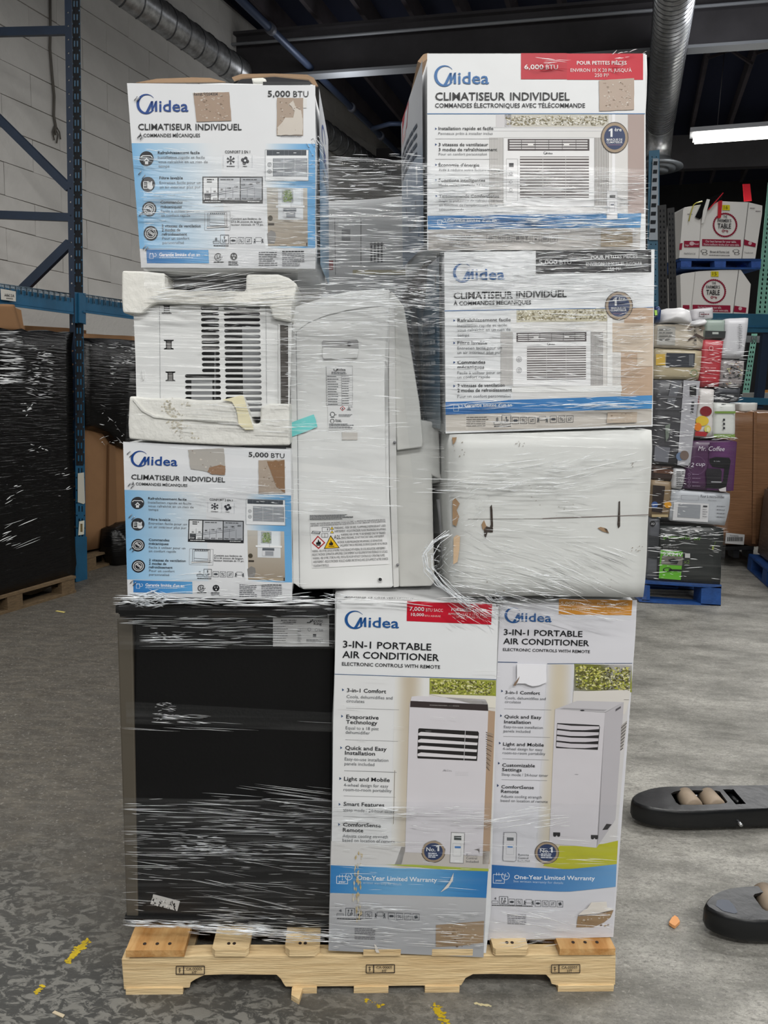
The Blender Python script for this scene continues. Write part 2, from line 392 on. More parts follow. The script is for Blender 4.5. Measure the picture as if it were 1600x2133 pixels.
# ------------------------------------------------------------------ the setting: floor, ceiling, walls
def floor_mat():
    m = bpy.data.materials.new('worn_concrete'); m.use_nodes = True; nt = m.node_tree; b = nt.nodes['Principled BSDF']; L = nt.links.new
    tc = nt.nodes.new('ShaderNodeTexCoord')
    def noi(sc_, det=6, ro=0.6, stretch=(1, 1, 1), rot=0, dist=0.0):
        mp = nt.nodes.new('ShaderNodeMapping'); mp.inputs['Scale'].default_value = stretch; mp.inputs['Rotation'].default_value = (0, 0, radians(rot)); L(tc.outputs['Object'], mp.inputs[0])
        n = nt.nodes.new('ShaderNodeTexNoise'); n.inputs['Scale'].default_value = sc_; n.inputs['Detail'].default_value = det; n.inputs['Roughness'].default_value = ro; n.inputs['Distortion'].default_value = dist
        L(mp.outputs[0], n.inputs[0]); return n.outputs[0]
    def ramp(src, p0, p1, c0=(0, 0, 0), c1=(1, 1, 1)):
        r = nt.nodes.new('ShaderNodeValToRGB'); L(src, r.inputs[0]); r.color_ramp.elements[0].position = p0; r.color_ramp.elements[1].position = p1
        r.color_ramp.elements[0].color = (*c0, 1); r.color_ramp.elements[1].color = (*c1, 1); return r.outputs[0]
    def stp(src, a, b_):
        r = nt.nodes.new('ShaderNodeMapRange'); L(src, r.inputs[0]); r.inputs[1].default_value = a; r.inputs[2].default_value = b_; return r.outputs[0]
    def mix(a, b_, f):
        x = nt.nodes.new('ShaderNodeMix'); x.data_type = 'RGBA'
        for s_, v in ((6, a), (7, b_), (0, f)):
            if isinstance(v, tuple): x.inputs[s_].default_value = (*v, 1)
            elif isinstance(v, float): x.inputs[s_].default_value = v
            else: L(v, x.inputs[s_])
        return x.outputs[2]
    base = ramp(noi(2.2, 8, .7, (1, 2.2, 1), 25), .36, .64, lin((98, 97, 91)), lin((166, 164, 157)))
    speck = ramp(noi(55, 4, .7, (1, 1.5, 1), 20), .42, .6)
    base = mix(base, lin((118, 116, 112)), ramp(noi(26, 6, .75, (1, 2.5, 1), -35, .6), .52, .62, (0, 0, 0), (.75, .75, .75)))
    # browner and darker towards the left; dark flaking patches in front of the pallet
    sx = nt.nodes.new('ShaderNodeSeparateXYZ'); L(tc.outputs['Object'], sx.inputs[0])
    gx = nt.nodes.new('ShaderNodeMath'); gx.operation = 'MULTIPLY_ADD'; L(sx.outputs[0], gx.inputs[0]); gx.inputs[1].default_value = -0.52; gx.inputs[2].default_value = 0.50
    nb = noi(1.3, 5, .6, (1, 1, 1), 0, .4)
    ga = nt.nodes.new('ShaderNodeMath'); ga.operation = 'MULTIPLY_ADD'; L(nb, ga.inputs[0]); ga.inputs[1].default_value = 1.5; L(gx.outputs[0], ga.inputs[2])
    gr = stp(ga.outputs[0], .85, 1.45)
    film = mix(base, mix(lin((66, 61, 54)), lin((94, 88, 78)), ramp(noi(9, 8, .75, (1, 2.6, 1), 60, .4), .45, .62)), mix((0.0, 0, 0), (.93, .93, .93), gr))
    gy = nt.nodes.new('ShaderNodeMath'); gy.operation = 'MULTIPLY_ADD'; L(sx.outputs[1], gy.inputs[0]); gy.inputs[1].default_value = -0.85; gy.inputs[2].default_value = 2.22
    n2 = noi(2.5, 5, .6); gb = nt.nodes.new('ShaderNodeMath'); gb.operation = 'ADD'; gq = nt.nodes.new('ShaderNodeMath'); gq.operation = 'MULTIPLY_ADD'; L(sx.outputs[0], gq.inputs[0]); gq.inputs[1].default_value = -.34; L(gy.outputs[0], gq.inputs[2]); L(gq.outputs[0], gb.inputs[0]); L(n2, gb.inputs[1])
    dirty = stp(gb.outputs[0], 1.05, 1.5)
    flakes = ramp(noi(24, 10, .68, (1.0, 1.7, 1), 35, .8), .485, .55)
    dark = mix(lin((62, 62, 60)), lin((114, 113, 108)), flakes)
    col = film
    streak = ramp(noi(3.2, 7, .8, (1, 9, 1), 62, .4), .60, .70)
    col = mix(col, lin((165, 163, 156)), mix((0, 0, 0), (.22, .22, .22), streak))
    scr = ramp(noi(4.0, 8, .85, (1, 14, 1), -28, .7), .62, .66)
    col = mix(col, lin((62, 60, 58)), mix((0, 0, 0), (.55, .55, .55), scr))
    col = mix(col, lin((200, 198, 190)), mix((0, 0, 0), (.5, .5, .5), ramp(noi(60, 3, .6, (1, 3, 1), 50), .70, .74)))
    col = mix(col, lin((84, 82, 78)), mix((0, 0, 0), (.55, .55, .55), ramp(noi(85, 6, .8, (1, 1.6, 1), 30, .5), .50, .60)))
    col = mix(col, lin((198, 195, 187)), mix((0, 0, 0), (.35, .35, .35), ramp(noi(70, 6, .8, (1, 1.4, 1), 75, .5), .56, .64)))
    # fine curved scratches and dark tyre scuffs
    for (sc_, st, ro_, wd_, cc, am) in ((1.6, (1, 3.2, 1), 15, .010, (84, 82, 78), .40), (5.0, (1, 3.4, 1), -40, .022, (84, 82, 78), .45), (13.0, (1, 2.4, 1), 70, .05, (80, 78, 74), .5), (30.0, (1, 2.0, 1), 10, .10, (90, 88, 84), .45)):
        mp = nt.nodes.new('ShaderNodeMapping'); mp.inputs['Scale'].default_value = st; mp.inputs['Rotation'].default_value = (0, 0, radians(ro_)); L(tc.outputs['Object'], mp.inputs[0])
        dn = nt.nodes.new('ShaderNodeTexNoise'); dn.inputs['Scale'].default_value = sc_*.9; dn.inputs['Detail'].default_value = 5; L(mp.outputs[0], dn.inputs[0])
        va = nt.nodes.new('ShaderNodeMix'); va.data_type = 'RGBA'; va.blend_type = 'ADD'; va.inputs[0].default_value = .8; L(mp.outputs[0], va.inputs[6]); L(dn.outputs[1], va.inputs[7])
        vo = nt.nodes.new('ShaderNodeTexVoronoi'); vo.feature = 'DISTANCE_TO_EDGE'; vo.inputs['Scale'].default_value = sc_; L(va.outputs[2], vo.inputs[0])
        ln = ramp(vo.outputs[0], wd_*.3, wd_, (am, am, am), (0, 0, 0)); gate = ramp(noi(sc_*.7, 4, .6), .46, .58)
        mm = nt.nodes.new('ShaderNodeMix'); mm.data_type = 'RGBA'; mm.blend_type = 'MULTIPLY'; mm.inputs[0].default_value = 1; L(ln, mm.inputs[6]); L(gate, mm.inputs[7])
        col = mix(col, lin(cc), mm.outputs[2])
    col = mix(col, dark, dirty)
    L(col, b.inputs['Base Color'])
    rr = nt.nodes.new('ShaderNodeMapRange'); L(noi(6, 5), rr.inputs[0]); rr.inputs[3].default_value = .42; rr.inputs[4].default_value = .8; L(rr.outputs[0], b.inputs['Roughness'])
    bp = nt.nodes.new('ShaderNodeBump'); bp.inputs['Strength'].default_value = .35; bp.inputs['Distance'].default_value = .006; L(noi(30, 7, .7, (1, 2, 1), 30), bp.inputs['Height']); L(bp.outputs[0], b.inputs['Normal'])
    return m
def structure(name, bm, m, smooth=False): return tag(from_bm(name, bm, m, None, smooth), kind='structure')
CEIL = 5.75
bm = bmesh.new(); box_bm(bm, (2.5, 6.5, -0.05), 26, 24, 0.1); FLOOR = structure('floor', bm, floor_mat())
M_CEIL = mat('dark_deck', (36, 42, 66), .8, bump=.2, bscale=3)
bm = bmesh.new(); box_bm(bm, (2.5, 6.5, CEIL+.3), 26, 24, 0.1); CEILING = structure('ceiling', bm, M_CEIL)
# ceiling joists, running away from the camera
M_JOIST = mat('dusty_timber', (84, 78, 84), .9, var=.35, vscale=3, bump=.3, bscale=10)
j0 = onz(965, 0, CEIL+.2); j1 = onz(862, 0, CEIL+.2); step = abs((j0-j1).dot(JPERP))
base_s = j0.dot(JPERP)
for i in range(-9, 15):
    s_ = base_s+i*step; a = JPERP*s_+JDIR*2.0; b_ = JPERP*s_+JDIR*17.0
    a.z = b_.z = CEIL+.13; beam_between('joist', a, b_, .05, .24, M_JOIST, CEILING, JPERP)
# cross beam with its pale flange edges
M_STEEL = mat('grey_beam_paint', (72, 70, 74), .6, var=.3, vscale=2); M_EDGE = mat('pale_flange', (150, 154, 160), .5)
A = onz(300, 176, 5.12); B = onz(1600, 85, 5.12); dB = (B-A).normalized(); A -= dB*2; B += dB*3
bp_ = (A+B)/2; sB = dB.cross(Vector((0, 0, 1))); sB = sB if sB.y > 0 else -sB
bm = bmesh.new(); box_bm(bm, bp_+Vector((0, 0, .25))+sB*.08, (B-A).length, .02, .5, dB, sB); BEAM = structure('beam', bm, M_STEEL); BEAM['kind'] = 'structure'
box('flange', bp_+Vector((0, 0, .0))+sB*.08, ((B-A).length, .16, .03), M_EDGE, BEAM, dB, sB)
box('flange', bp_+Vector((0, 0, .5))+sB*.08, ((B-A).length, .16, .03), M_STEEL, BEAM, dB, sB)
tube('conduit', [A+Vector((0, 0, .36))-sB*.03, B+Vector((0, 0, .36))-sB*.03], .018, M_EDGE, BEAM, 6)
A2 = A+JDIR*4.5; B2 = B+JDIR*4.5
bm = bmesh.new(); box_bm(bm, (A2+B2)/2+Vector((0, 0, .25)), (B-A).length, .15, .5, dB, sB); tag(from_bm('beam', bm, M_STEEL), kind='structure')
# cross bracing between joists on the right
for k in range(5):
    for q in (0, 1):
        a = JPERP*(base_s+(5+k)*step)+JDIR*11; b_ = JPERP*(base_s+(6+k)*step)+JDIR*11.3; a.z = CEIL-.02 if q else CEIL+.24; b_.z = CEIL+.24 if q else CEIL-.02
        beam_between('brace', a, b_, .03, .03, M_JOIST, CEILING)
# side wall of painted blocks
M_BLOCK = mat('painted_block', (206, 204, 200), .75, bump=.5, bscale=14, var=.12, vscale=2.2)
M_MORTAR = mat('painted_mortar', (194, 192, 188), .85, bump=.5, bscale=30)
POST = onz(165, 1210, 0)
WP = POST + WPERP*1.28
bm = bmesh.new(); box_bm(bm, WP+WPERP*.11+WDIR*3+Vector((0, 0, 2.95)), 17, .2, 5.9, WDIR, WPERP); WALL = structure('wall_left', bm, M_MORTAR)
BW, BH = .62, .262; me_blocks = []
for v in range(4):
    bm = bmesh.new(); box_bm(bm, (0, 0, 0), BW-.0035, .03, BH-.0055, WDIR, WPERP)
    bmesh.ops.bevel(bm, geom=bm.edges[:], offset=.003, segments=1, affect='EDGES')
    R = rng(v)
    for vv in bm.verts: vv.co += Vector((R.uniform(-1, 1), R.uniform(-1, 1), R.uniform(-1, 1)))*.0022
    me = bpy.data.meshes.new('block'); bm.to_mesh(me); bm.free(); me.materials.append(M_BLOCK); me_blocks.append(me)
R = rng(5)
for r in range(8, 22):
    for c in range(-3, 17):
        o = bpy.data.objects.new('block', R.choice(me_blocks)); COL.objects.link(o); o.parent = WALL
        o.location = WP+WDIR*((c+(.5 if r % 2 else 0))*BW)+Vector((0, 0, r*BH+BH/2+.1))+WPERP*(.002+R.uniform(-.002, .002))
# far walls closing the hall
M_FAR = mat('dark_far_wall', (58, 58, 60), .9, var=.3, vscale=1.5)
e = WP+WDIR*11
bm = bmesh.new(); box_bm(bm, Vector((4.5, 17.6, 3.0)), 20, .2, 6.2, -WPERP, WDIR); structure('wall_back', bm, M_FAR)
bm = bmesh.new(); box_bm(bm, Vector((13.2, 6, 3.0)), .2, 22, 6.2); structure('wall_right', bm, M_FAR)
bm = bmesh.new(); box_bm(bm, Vector((2.5, -5.4, 3.0)), 26, .2, 6.2); structure('wall_rear', bm, M_FAR)
# old cable trailing down the wall
wpl = Plane(WP, WPERP, -.03)
CAB = mat('dirty_cable', (92, 88, 82), .7)
cb = tag(tube('wall_cable', [wpl.at(*p) for p in ((104, -20), (105, 60), (104, 100), (109, 160), (113, 200), (112, 240), (116, 262), (114, 280))], .012, CAB, None, 6), 'old grey cable dangling down the white block wall behind the rack', 'cable')
for pts in (((114, 262), (110, 275), (113, 292)), ((115, 268), (121, 280), (118, 298)), ((116, 262), (124, 275), (126, 290)), ((112, 240), (117, 268), (111, 285))):
    tube('frayed_end', [wpl.at(*p) for p in pts], .006, CAB, cb, 5)

# ------------------------------------------------------------------ lamps (fixtures with their tubes)
M_TUBE = bpy.data.materials.new('lit_tube'); M_TUBE.use_nodes = True
bb = M_TUBE.node_tree.nodes['Principled BSDF']; bb.inputs['Emission Color'].default_value = (1, .98, .9, 1); bb.inputs['Emission Strength'].default_value = 6
M_FIX = mat('lamp_housing', (150, 152, 156), .5)
LA = onz(1436, 293, 4.62); LB = onz(1600, 281, 4.62); ld_ = (LB-LA).normalized(); LB = LA+ld_*2.4
cen = (LA+LB)/2; sd = ld_.cross(Vector((0, 0, 1)))
fx = thing('fluorescent_lamp', 'lit fluorescent tube lamp hanging under the dark ceiling', 'lamp', (cen.x, cen.y, 4.62))
box('housing', cen+Vector((0, 0, .085)), (2.4, .26, .05), M_FIX, fx, ld_, sd)
box('lamp_tube', cen+Vector((0, 0, .015)), (2.32, .2, .07), M_TUBE, fx, ld_, sd, bevel=.02)
for k in (-.9, .9): tube('hanger', [cen+ld_*k+Vector((0, 0, .1)), cen+ld_*k+Vector((0, 0, 1.1))], .006, M_STEEL, fx, 5)
l2 = bpy.data.lights.new('visible_tube_light', 'AREA'); l2.shape = 'RECTANGLE'; l2.size = 2.3; l2.size_y = .15; l2.energy = 130
lo = bpy.data.objects.new('visible_tube_light', l2); lo.location = cen-Vector((0, 0, .04)); lo.rotation_euler = (0, 0, math.atan2(ld_.y, ld_.x)); COL.objects.link(lo)

# ------------------------------------------------------------------ ducts and pipes
M_GALV = mat('galvanised_duct', (205, 207, 210), .34, .75, bump=.15, bscale=5, var=.45, vscale=14, stretch=(1, 1, 1))
M_SEAM = mat('duct_seam', (110, 112, 116), .35, .8)
def duct(label, pts, r, pitch, rseam, name='spiral_duct', rad2=None):
    a, b_ = Vector(pts[0]), Vector(pts[1]); root = thing(name, label, 'duct', a)
    tube('duct_wall', [a, b_], r, M_GALV, root, 40)
    d = (b_-a).normalized(); s_ = d.orthogonal().normalized(); u = d.cross(s_); L = (b_-a).length; n = int(L/pitch*18)
    tube('spiral_seam', [a+d*(L*i/n)+(s_*cos(2*pi*i/18)+u*sin(2*pi*i/18))*r for i in range(n+1)], rseam, M_SEAM, root, 4)
    return root, d
A = onz(1405, 0, 5.0); B = onz(1376, 252, 5.0); dd = (B-A).normalized()
rd, _ = duct('big ribbed silver air duct coming down right of the tallest white carton', (A-dd*1.5, B), .175, .085, .007)
# elbow and round diffuser
el = [B+dd*0.0, B+dd*.12+Vector((0, 0, -.02)), B+dd*.24+Vector((0, 0, -.1)), B+dd*.3+Vector((0, 0, -.24)), B+dd*.31+Vector((0, 0, -.36))]
elb = tube('elbow', el, .17, M_GALV, rd, 32)
q = el[-1]
bm = bmesh.new()
prof = [(.17, .0), (.2, -.04), (.33, -.10), (.335, -.12), (.25, -.11), (.24, -.15), (.16, -.13), (.15, -.17), (0.01, -.17)]
rings = [[bm.verts.new(q+Vector((cos(2*pi*k/36)*r_, sin(2*pi*k/36)*r_, z_))) for k in range(36)] for r_, z_ in prof]
for i in range(len(prof)-1):
    for k in range(36): bm.faces.new((rings[i][k], rings[i][(k+1) % 36], rings[i+1][(k+1) % 36], rings[i+1][k]))
from_bm('diffuser', bm, mat('diffuser_grey', (120, 124, 128), .4, .5), elb, True)
A = onz(282, 0, 5.2); B = onz(478, 138, 5.2); dd = (B-A).normalized()
duct('long silver air duct with dark hoops running along the left wall', (A-dd*2, A+dd*11), .16, .24, .011)
M_PIPE = mat('blue_grey_pipe', (70, 84, 112), .45, .3)
A = onz(545, 42, 5.2); B = onz(795, 285, 5.2); dd = (B-A).normalized(); root = thing('sprinkler_pipe', 'dark blue sprinkler pipe crossing under the ceiling between the two stacks', 'pipe', A)
tube('pipe_run', [A-dd*4, B+dd*2], .04, M_PIPE, root, 12)
for k in range(7): tube('coupling', [A+dd*(k*1.15-1), A+dd*(k*1.15-.92)], .056, mat('coupling_grey', (96, 100, 112), .5, .3), root, 12)
A = onz(860, 262, 4.9); B = onz(790, 246, 4.9)
tube('side_outlet', [onz(775, 268, 5.0), onz(812, 258, 5.0), onz(845, 258, 5.0)], .03, M_PIPE, root, 8)

# ------------------------------------------------------------------ storage rack on the left
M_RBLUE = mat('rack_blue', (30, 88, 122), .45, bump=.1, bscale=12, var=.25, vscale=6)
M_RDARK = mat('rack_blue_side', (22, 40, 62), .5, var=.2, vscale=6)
AIS = Plane(POST, -(-WPERP)*1.0)         # aisle face, normal towards the wall
FRP = Plane(POST, WDIR)                  # frame plane, across the rack
def edge(x0, y0, x1, y1, y): return x0+(x1-x0)*(y-y0)/(y1-y0)
rack = thing('pallet_rack', 'blue steel pallet rack with perforated post along the left wall', 'rack', POST)
xl = lambda y: edge(148, 0, 159, 1160, y); xr = lambda y: edge(167, 0, 179, 1160, y)
holes = []
y = 8.0
while y < 1130:
    if not (604 < y < 668):
        for fx_ in (.34, .66):
            cx = xl(y)*(1-fx_)+xr(y)*fx_; holes.append([(cx-1.3, y-6), (cx+1.3, y-6), (cx+1.3, y+6), (cx-1.3, y+6)])
        ym = y+14
        for fx_ in (.1, .9):
            cx = xl(ym)*(1-fx_)+xr(ym)*fx_; holes.append([(cx-1.2, ym-1.5), (cx+1.2, ym-1.5), (cx+1.2, ym+1.5), (cx-1.2, ym+1.5)])
    y += 27.7*(1-.06*y/1200)
slab('post_face', [(xl(-25), -25), (xr(-25), -25), (xr(1210), 1210), (xl(1210), 1210)], AIS, .003, M_RBLUE, rack, holes=holes)
bk = [(xl(-25)+2, -25), (xr(-25)-1, -25), (xr(1210)-1, 1210), (xl(1210)+2, 1210)]
slab('post_back', bk, AIS, .003, mat('post_inside', (8, 14, 22), .8), rack, off=.03)
ys = [-20]+[26+28.2*k for k in range(-1, 41)]
holes = [[(edge(141, 0, 149, 600, yy)+2.0*cos(t*pi/3), yy+2.1*sin(t*pi/3)) for t in range(6)] for yy in ys[1:] if yy < 1180 and not 600 < yy < 640]
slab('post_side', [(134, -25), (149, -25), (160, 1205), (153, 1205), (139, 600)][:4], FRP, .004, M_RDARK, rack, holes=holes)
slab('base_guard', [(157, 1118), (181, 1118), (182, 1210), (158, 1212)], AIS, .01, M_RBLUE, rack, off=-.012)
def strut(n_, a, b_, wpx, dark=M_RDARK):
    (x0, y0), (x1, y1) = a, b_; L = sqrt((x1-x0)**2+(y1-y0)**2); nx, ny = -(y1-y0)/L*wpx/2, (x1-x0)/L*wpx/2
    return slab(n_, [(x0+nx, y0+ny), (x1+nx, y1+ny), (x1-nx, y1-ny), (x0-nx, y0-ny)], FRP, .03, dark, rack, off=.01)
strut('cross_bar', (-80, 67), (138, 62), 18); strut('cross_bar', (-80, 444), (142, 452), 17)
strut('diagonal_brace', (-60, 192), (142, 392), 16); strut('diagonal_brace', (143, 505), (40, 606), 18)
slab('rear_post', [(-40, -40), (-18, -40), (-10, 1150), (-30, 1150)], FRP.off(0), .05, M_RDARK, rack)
slab('beam', [(-60, 588), (154, 621), (154, 651), (-60, 622)], AIS, .05, M_RBLUE, rack, off=-.02, bevel=.004)
slab('beam_lip', [(-60, 622), (154, 651), (154, 655), (-60, 627)], AIS, .01, M_RBLUE, rack, off=-.035)
slab('beam', [(174, 618), (330, 642), (330, 668), (174, 647)], AIS, .05, M_RBLUE, rack, off=-.02, bevel=.004)
slab('beam_lip', [(174, 647), (330, 668), (330, 672), (174, 651)], AIS, .01, M_RBLUE, rack, off=-.035)
slab('beam_bracket', [(153, 608), (179, 611), (179, 676), (153, 672)], AIS, .006, M_RBLUE, rack, off=-.012)
slab('beam_pocket', [(165, 610), (178, 612), (178, 674), (165, 672)], AIS, .012, M_RBLUE, rack, off=-.028)
M_WIRE = mat('wire_deck_steel', (96, 112, 124), .4, .7)
R = rng(3)
for i in range(24):
    x = -8+11.6*i
    if 150 < x < 178 or x > 262: continue
    yb = 597+(x)*.153-(4 if x > 170 else 0); p0 = AIS.off(-.03).at(x, yb+9); p1 = AIS.off(-.03).at(x, yb-6)
    w0 = WDIR*.02
    tube('deck_wire', [p0-w0, p1-w0, p1+w0, p0+w0], .003, M_WIRE, rack, 4)
    if i % 1 == 0: tube('deck_wire', [p1-w0, p1-w0+WPERP*.9], .003, M_WIRE, rack, 4)
tube('deck_rail', [AIS.off(-.03).at(-20, 586+2), AIS.off(-.03).at(148, 611+1)], .0035, M_WIRE, rack, 5)
tube('deck_rail', [AIS.off(-.03).at(176, 613), AIS.off(-.03).at(262, 626)], .0035, M_WIRE, rack, 5)
# shelf label
p = Print(lambda x, y: (x, y), onplane(AIS.off(-.042), 0), .1)
p.poly([(1, 601), (33, 607), (33, 628), (2, 624)], (205, 203, 196), 1); p.text('HH13A', 10, 617.5, 30, 6, (30, 30, 34), 1, 3); p.line((9, 615.5), (20, 617), .8, (30, 30, 34), 4)
p.rect(13, 620, 27, 622.5, (120, 118, 112), 3); p.build('shelf_label', rack)['label'] = 'off white paper shelf label'
p = Print(lambda x, y: (x, y), onplane(AIS.off(-.006), 0)); p.poly([(162, 986), (175, 984), (177, 1048), (174, 1050), (162, 1046)], (206, 204, 192), 1); p.build('paper_sticker', rack)
p = Print(lambda x, y: (x, y), onplane(AIS.off(-.006), 0)); p.poly([(165, 1086), (176, 1084), (175, 1113), (163, 1115)], (226, 224, 208), 1); p.rect(167.5, 1091, 172, 1108, (150, 130, 80), 2)
for k in range(7): p.rect(167.5, 1091+k*2.5, 172, 1092+k*2.5, (60, 50, 40), 3)
p.build('barcode_sticker', rack)

# ------------------------------------------------------------------ black wrapped loads under the rack
M_BLACKF = film_m = mat('black_stretch_film', (7, 7, 8), .22, bump=.55, bscale=2.0, stretch=(3, 3, 45))
M_CARD = mat('brown_card', (140, 104, 70), .8, var=.12, vscale=5, bump=.1, bscale=8)
M_OLDWOOD = mat('old_pallet_wood', (112, 92, 66), .85, var=.4, vscale=9, bump=.4, bscale=30, stretch=(3, 3, 12))
M_FOLD_GLINT = mat('film_fold', (246, 248, 250), .28, spec=.8)  # white base colour paints the glints of film creases
def folds(name, parent, plane, areas, m=M_FOLD_GLINT, seed=1, off=-.008, kind='stuff', clip=None):
    """creases of stretched film: slender raised ridges, whitened to stand in for glints. areas: (x0,y0,x1,y1,count,lenmin,lenmax,widthpx,slope,slopejitter)"""
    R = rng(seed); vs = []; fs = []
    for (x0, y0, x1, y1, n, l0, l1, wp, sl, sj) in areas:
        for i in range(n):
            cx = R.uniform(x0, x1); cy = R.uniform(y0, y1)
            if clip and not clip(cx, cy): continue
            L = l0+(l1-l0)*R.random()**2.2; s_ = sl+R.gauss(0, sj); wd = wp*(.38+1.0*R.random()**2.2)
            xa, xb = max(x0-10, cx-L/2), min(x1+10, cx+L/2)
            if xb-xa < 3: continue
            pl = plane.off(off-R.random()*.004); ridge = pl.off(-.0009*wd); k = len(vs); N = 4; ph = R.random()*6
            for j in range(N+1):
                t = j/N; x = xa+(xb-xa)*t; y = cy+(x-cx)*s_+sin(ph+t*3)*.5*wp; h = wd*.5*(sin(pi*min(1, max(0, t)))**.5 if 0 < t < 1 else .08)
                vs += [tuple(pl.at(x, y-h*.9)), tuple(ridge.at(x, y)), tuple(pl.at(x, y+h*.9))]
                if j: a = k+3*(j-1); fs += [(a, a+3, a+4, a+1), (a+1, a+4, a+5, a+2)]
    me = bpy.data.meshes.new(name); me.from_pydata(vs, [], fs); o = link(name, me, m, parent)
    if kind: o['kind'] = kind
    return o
def old_pallet(label, plane, x0, y0, x1, y1, depth, ex=-.6):
    """plane-aligned wooden pallet; its aisle edge bottom runs x0,y0 -> x1,y1"""
    a = onz(x0, y0, 0); b_ = onz(x1, y1, 0); d = (b_-a).normalized(); n = Vector((-d.y, d.x, 0)); n = n if n.dot(plane.n) > 0 else -n; L = (b_-a).length
    root = thing('wooden_pallet', label, 'pallet', a+n*.01)
    for k in range(3): box('bottom_board', a+d*L/2+n*(.05+k*(depth-.1)/2)+Vector((0, 0, .009)), (L, .1, .018), M_OLDWOOD, root, d, n)
    for k in range(3):
        for q in (.07, L/2, L-.07):
            box('block', a+d*q+n*(.05+k*(depth-.1)/2)+Vector((0, 0, .06)), (.12, .095, .084), M_OLDWOOD, root, d, n)
    for k in range(7): box('deck_board', a+d*L/2+n*(.05+k*(depth-.1)/6)+Vector((0, 0, .112)), (L, .1, .018), M_OLDWOOD, root, d, n)
    return root, d, n
old_pallet('weathered wooden pallet under the big black wrapped load', AIS, -120, 1318, 159, 1234, 1.0)
LP = Plane(onz(158, 1232, 0), -(-Vector((-(onz(158, 1232, 0)-onz(0, 1282, 0)).normalized().y, (onz(158, 1232, 0)-onz(0, 1282, 0)).normalized().x, 0))))
t = thing('wrapped_load', 'tall load wrapped in black stretch film at the left edge, on a wooden pallet', 'wrapped pallet', LP.at(80, 1230), group=None)
carton('wrapped_goods', [(-130, 676), (152, 694), (157, 1212), (-130, 1292)], LP, .95, M_BLACKF, t, .02, 3, .035, N=14)
folds('film_glint_folds', t, LP, [(0, 690, 45, 800, 85, 12, 60, 1.5, .02, .03), (60, 720, 110, 830, 70, 6, 26, 1.3, .05, .1), (40, 830, 75, 870, 10, 4, 12, 2, -.1, .2), (60, 925, 105, 945, 8, 5, 14, 1.5, 0, .2), (0, 1010, 50, 1050, 6, 8, 25, 1.8, -.45, .1),
     (0, 1080, 75, 1140, 14, 12, 60, 1.8, -.5, .08), (118, 955, 150, 1050, 7, 6, 16, 1.6, -.4, .15)], seed=4, off=-.035)  # white ridges put painted highlights on the black film
c = thing('brown_carton', 'battered brown carton on top of the black wrapped load at far left', 'box', LP.off(.05).at(20, 690))
carton('body', [(-40, 632), (32, 634), (46, 690), (-40, 686)], LP, .35, M_CARD, c, .06, 8, .006)
slab('torn_flap', [(30, 640), (44, 646), (50, 685), (38, 690)], LP, .02, M_CARD, c, off=.1)
t = thing('flat_cardboard', 'brown cardboard sheet lying over the loads behind the rack post', 'cardboard', AIS.at(120, 690))
slab('sheet', [(52, 678), (140, 683), (180, 688), (180, 700), (52, 694)], AIS, .5, M_CARD, t, off=.35, bevel=.003)
L2 = AIS.off(.16)
t = thing('wrapped_load', 'black film wrapped load behind the blue rack post', 'wrapped pallet', L2.at(230, 1180))
def blob(name, outline, plane, depth, m, parent, off=0, seed=2, amp=.02, dome=.05):
    """a soft bulging body with the given front outline"""
    bm = bmesh.new(); pl = plane.off(off); n = len(outline); cx = sum(p[0] for p in outline)/n; cy = sum(p[1] for p in outline)/n
    rings = []
    for k, (s_, d_) in enumerate(((1.0, depth), (1.02, depth*.5), (1.0, .02), (.93, -.3*dome), (.7, -.8*dome), (.35, -dome))):
        pk = pl.off(d_) if d_ > 0 else pl.off(d_); ring = []
        for (x, y) in outline:
            p_ = pl.at(cx+(x-cx)*s_, cy+(y-cy)*s_)+pl.n*d_; p_ += Vector((n1(p_, 7, seed), n1(p_, 7, seed+5), n1(p_, 7, seed+9)))*amp; ring.append(bm.verts.new(p_))
        rings.append(ring)
    for i in range(len(rings)-1):
        for k in range(n): bm.faces.new((rings[i][k], rings[i][(k+1) % n], rings[i+1][(k+1) % n], rings[i+1][k]))
    bm.faces.new(rings[-1]); bm.faces.new(rings[0][::-1])
    bmesh.ops.subdivide_edges(bm, edges=bm.edges[:], cuts=1, use_grid_fill=True)
    return from_bm(name, bm, m, parent, True)
carton('brown_boxes', [(170, 694), (330, 702), (330, 1118), (170, 1150)], L2, .8, M_CARD, t, .06, 5, .006)
blob('black_film', [(172, 706), (210, 708), (250, 710), (300, 712), (300, 940), (262, 932), (240, 925), (225, 905), (205, 895), (172, 888)], L2, .06, M_BLACKF, t, 0, 4, .03, .06)
blob('black_film_hem', [(230, 1105), (262, 1096), (300, 1090), (300, 1210), (262, 1205), (240, 1180), (226, 1150)], L2, .1, M_BLACKF, t, -.05, 9, .05, .08)
slab('corner_board', [(228, 925), (240, 930), (244, 1085), (226, 1100)], L2, .02, mat('card_shade', (118, 86, 56), .8), t, off=.03)
folds('film_glint_folds', t, L2, [(232, 712, 285, 830, 110, 6, 30, 1.3, .08, .08), (212, 840, 262, 925, 40, 4, 12, 1.5, .4, .5), (235, 1110, 262, 1170, 18, 4, 10, 1.2, .5, .6), (178, 715, 215, 722, 6, 5, 15, 1, 0, .1)], seed=9, off=-.05)  # glints of the black film, painted as white ridges
old_pallet('worn wooden pallet under the load behind the rack post', L2, 178, 1192, 300, 1156, .8)
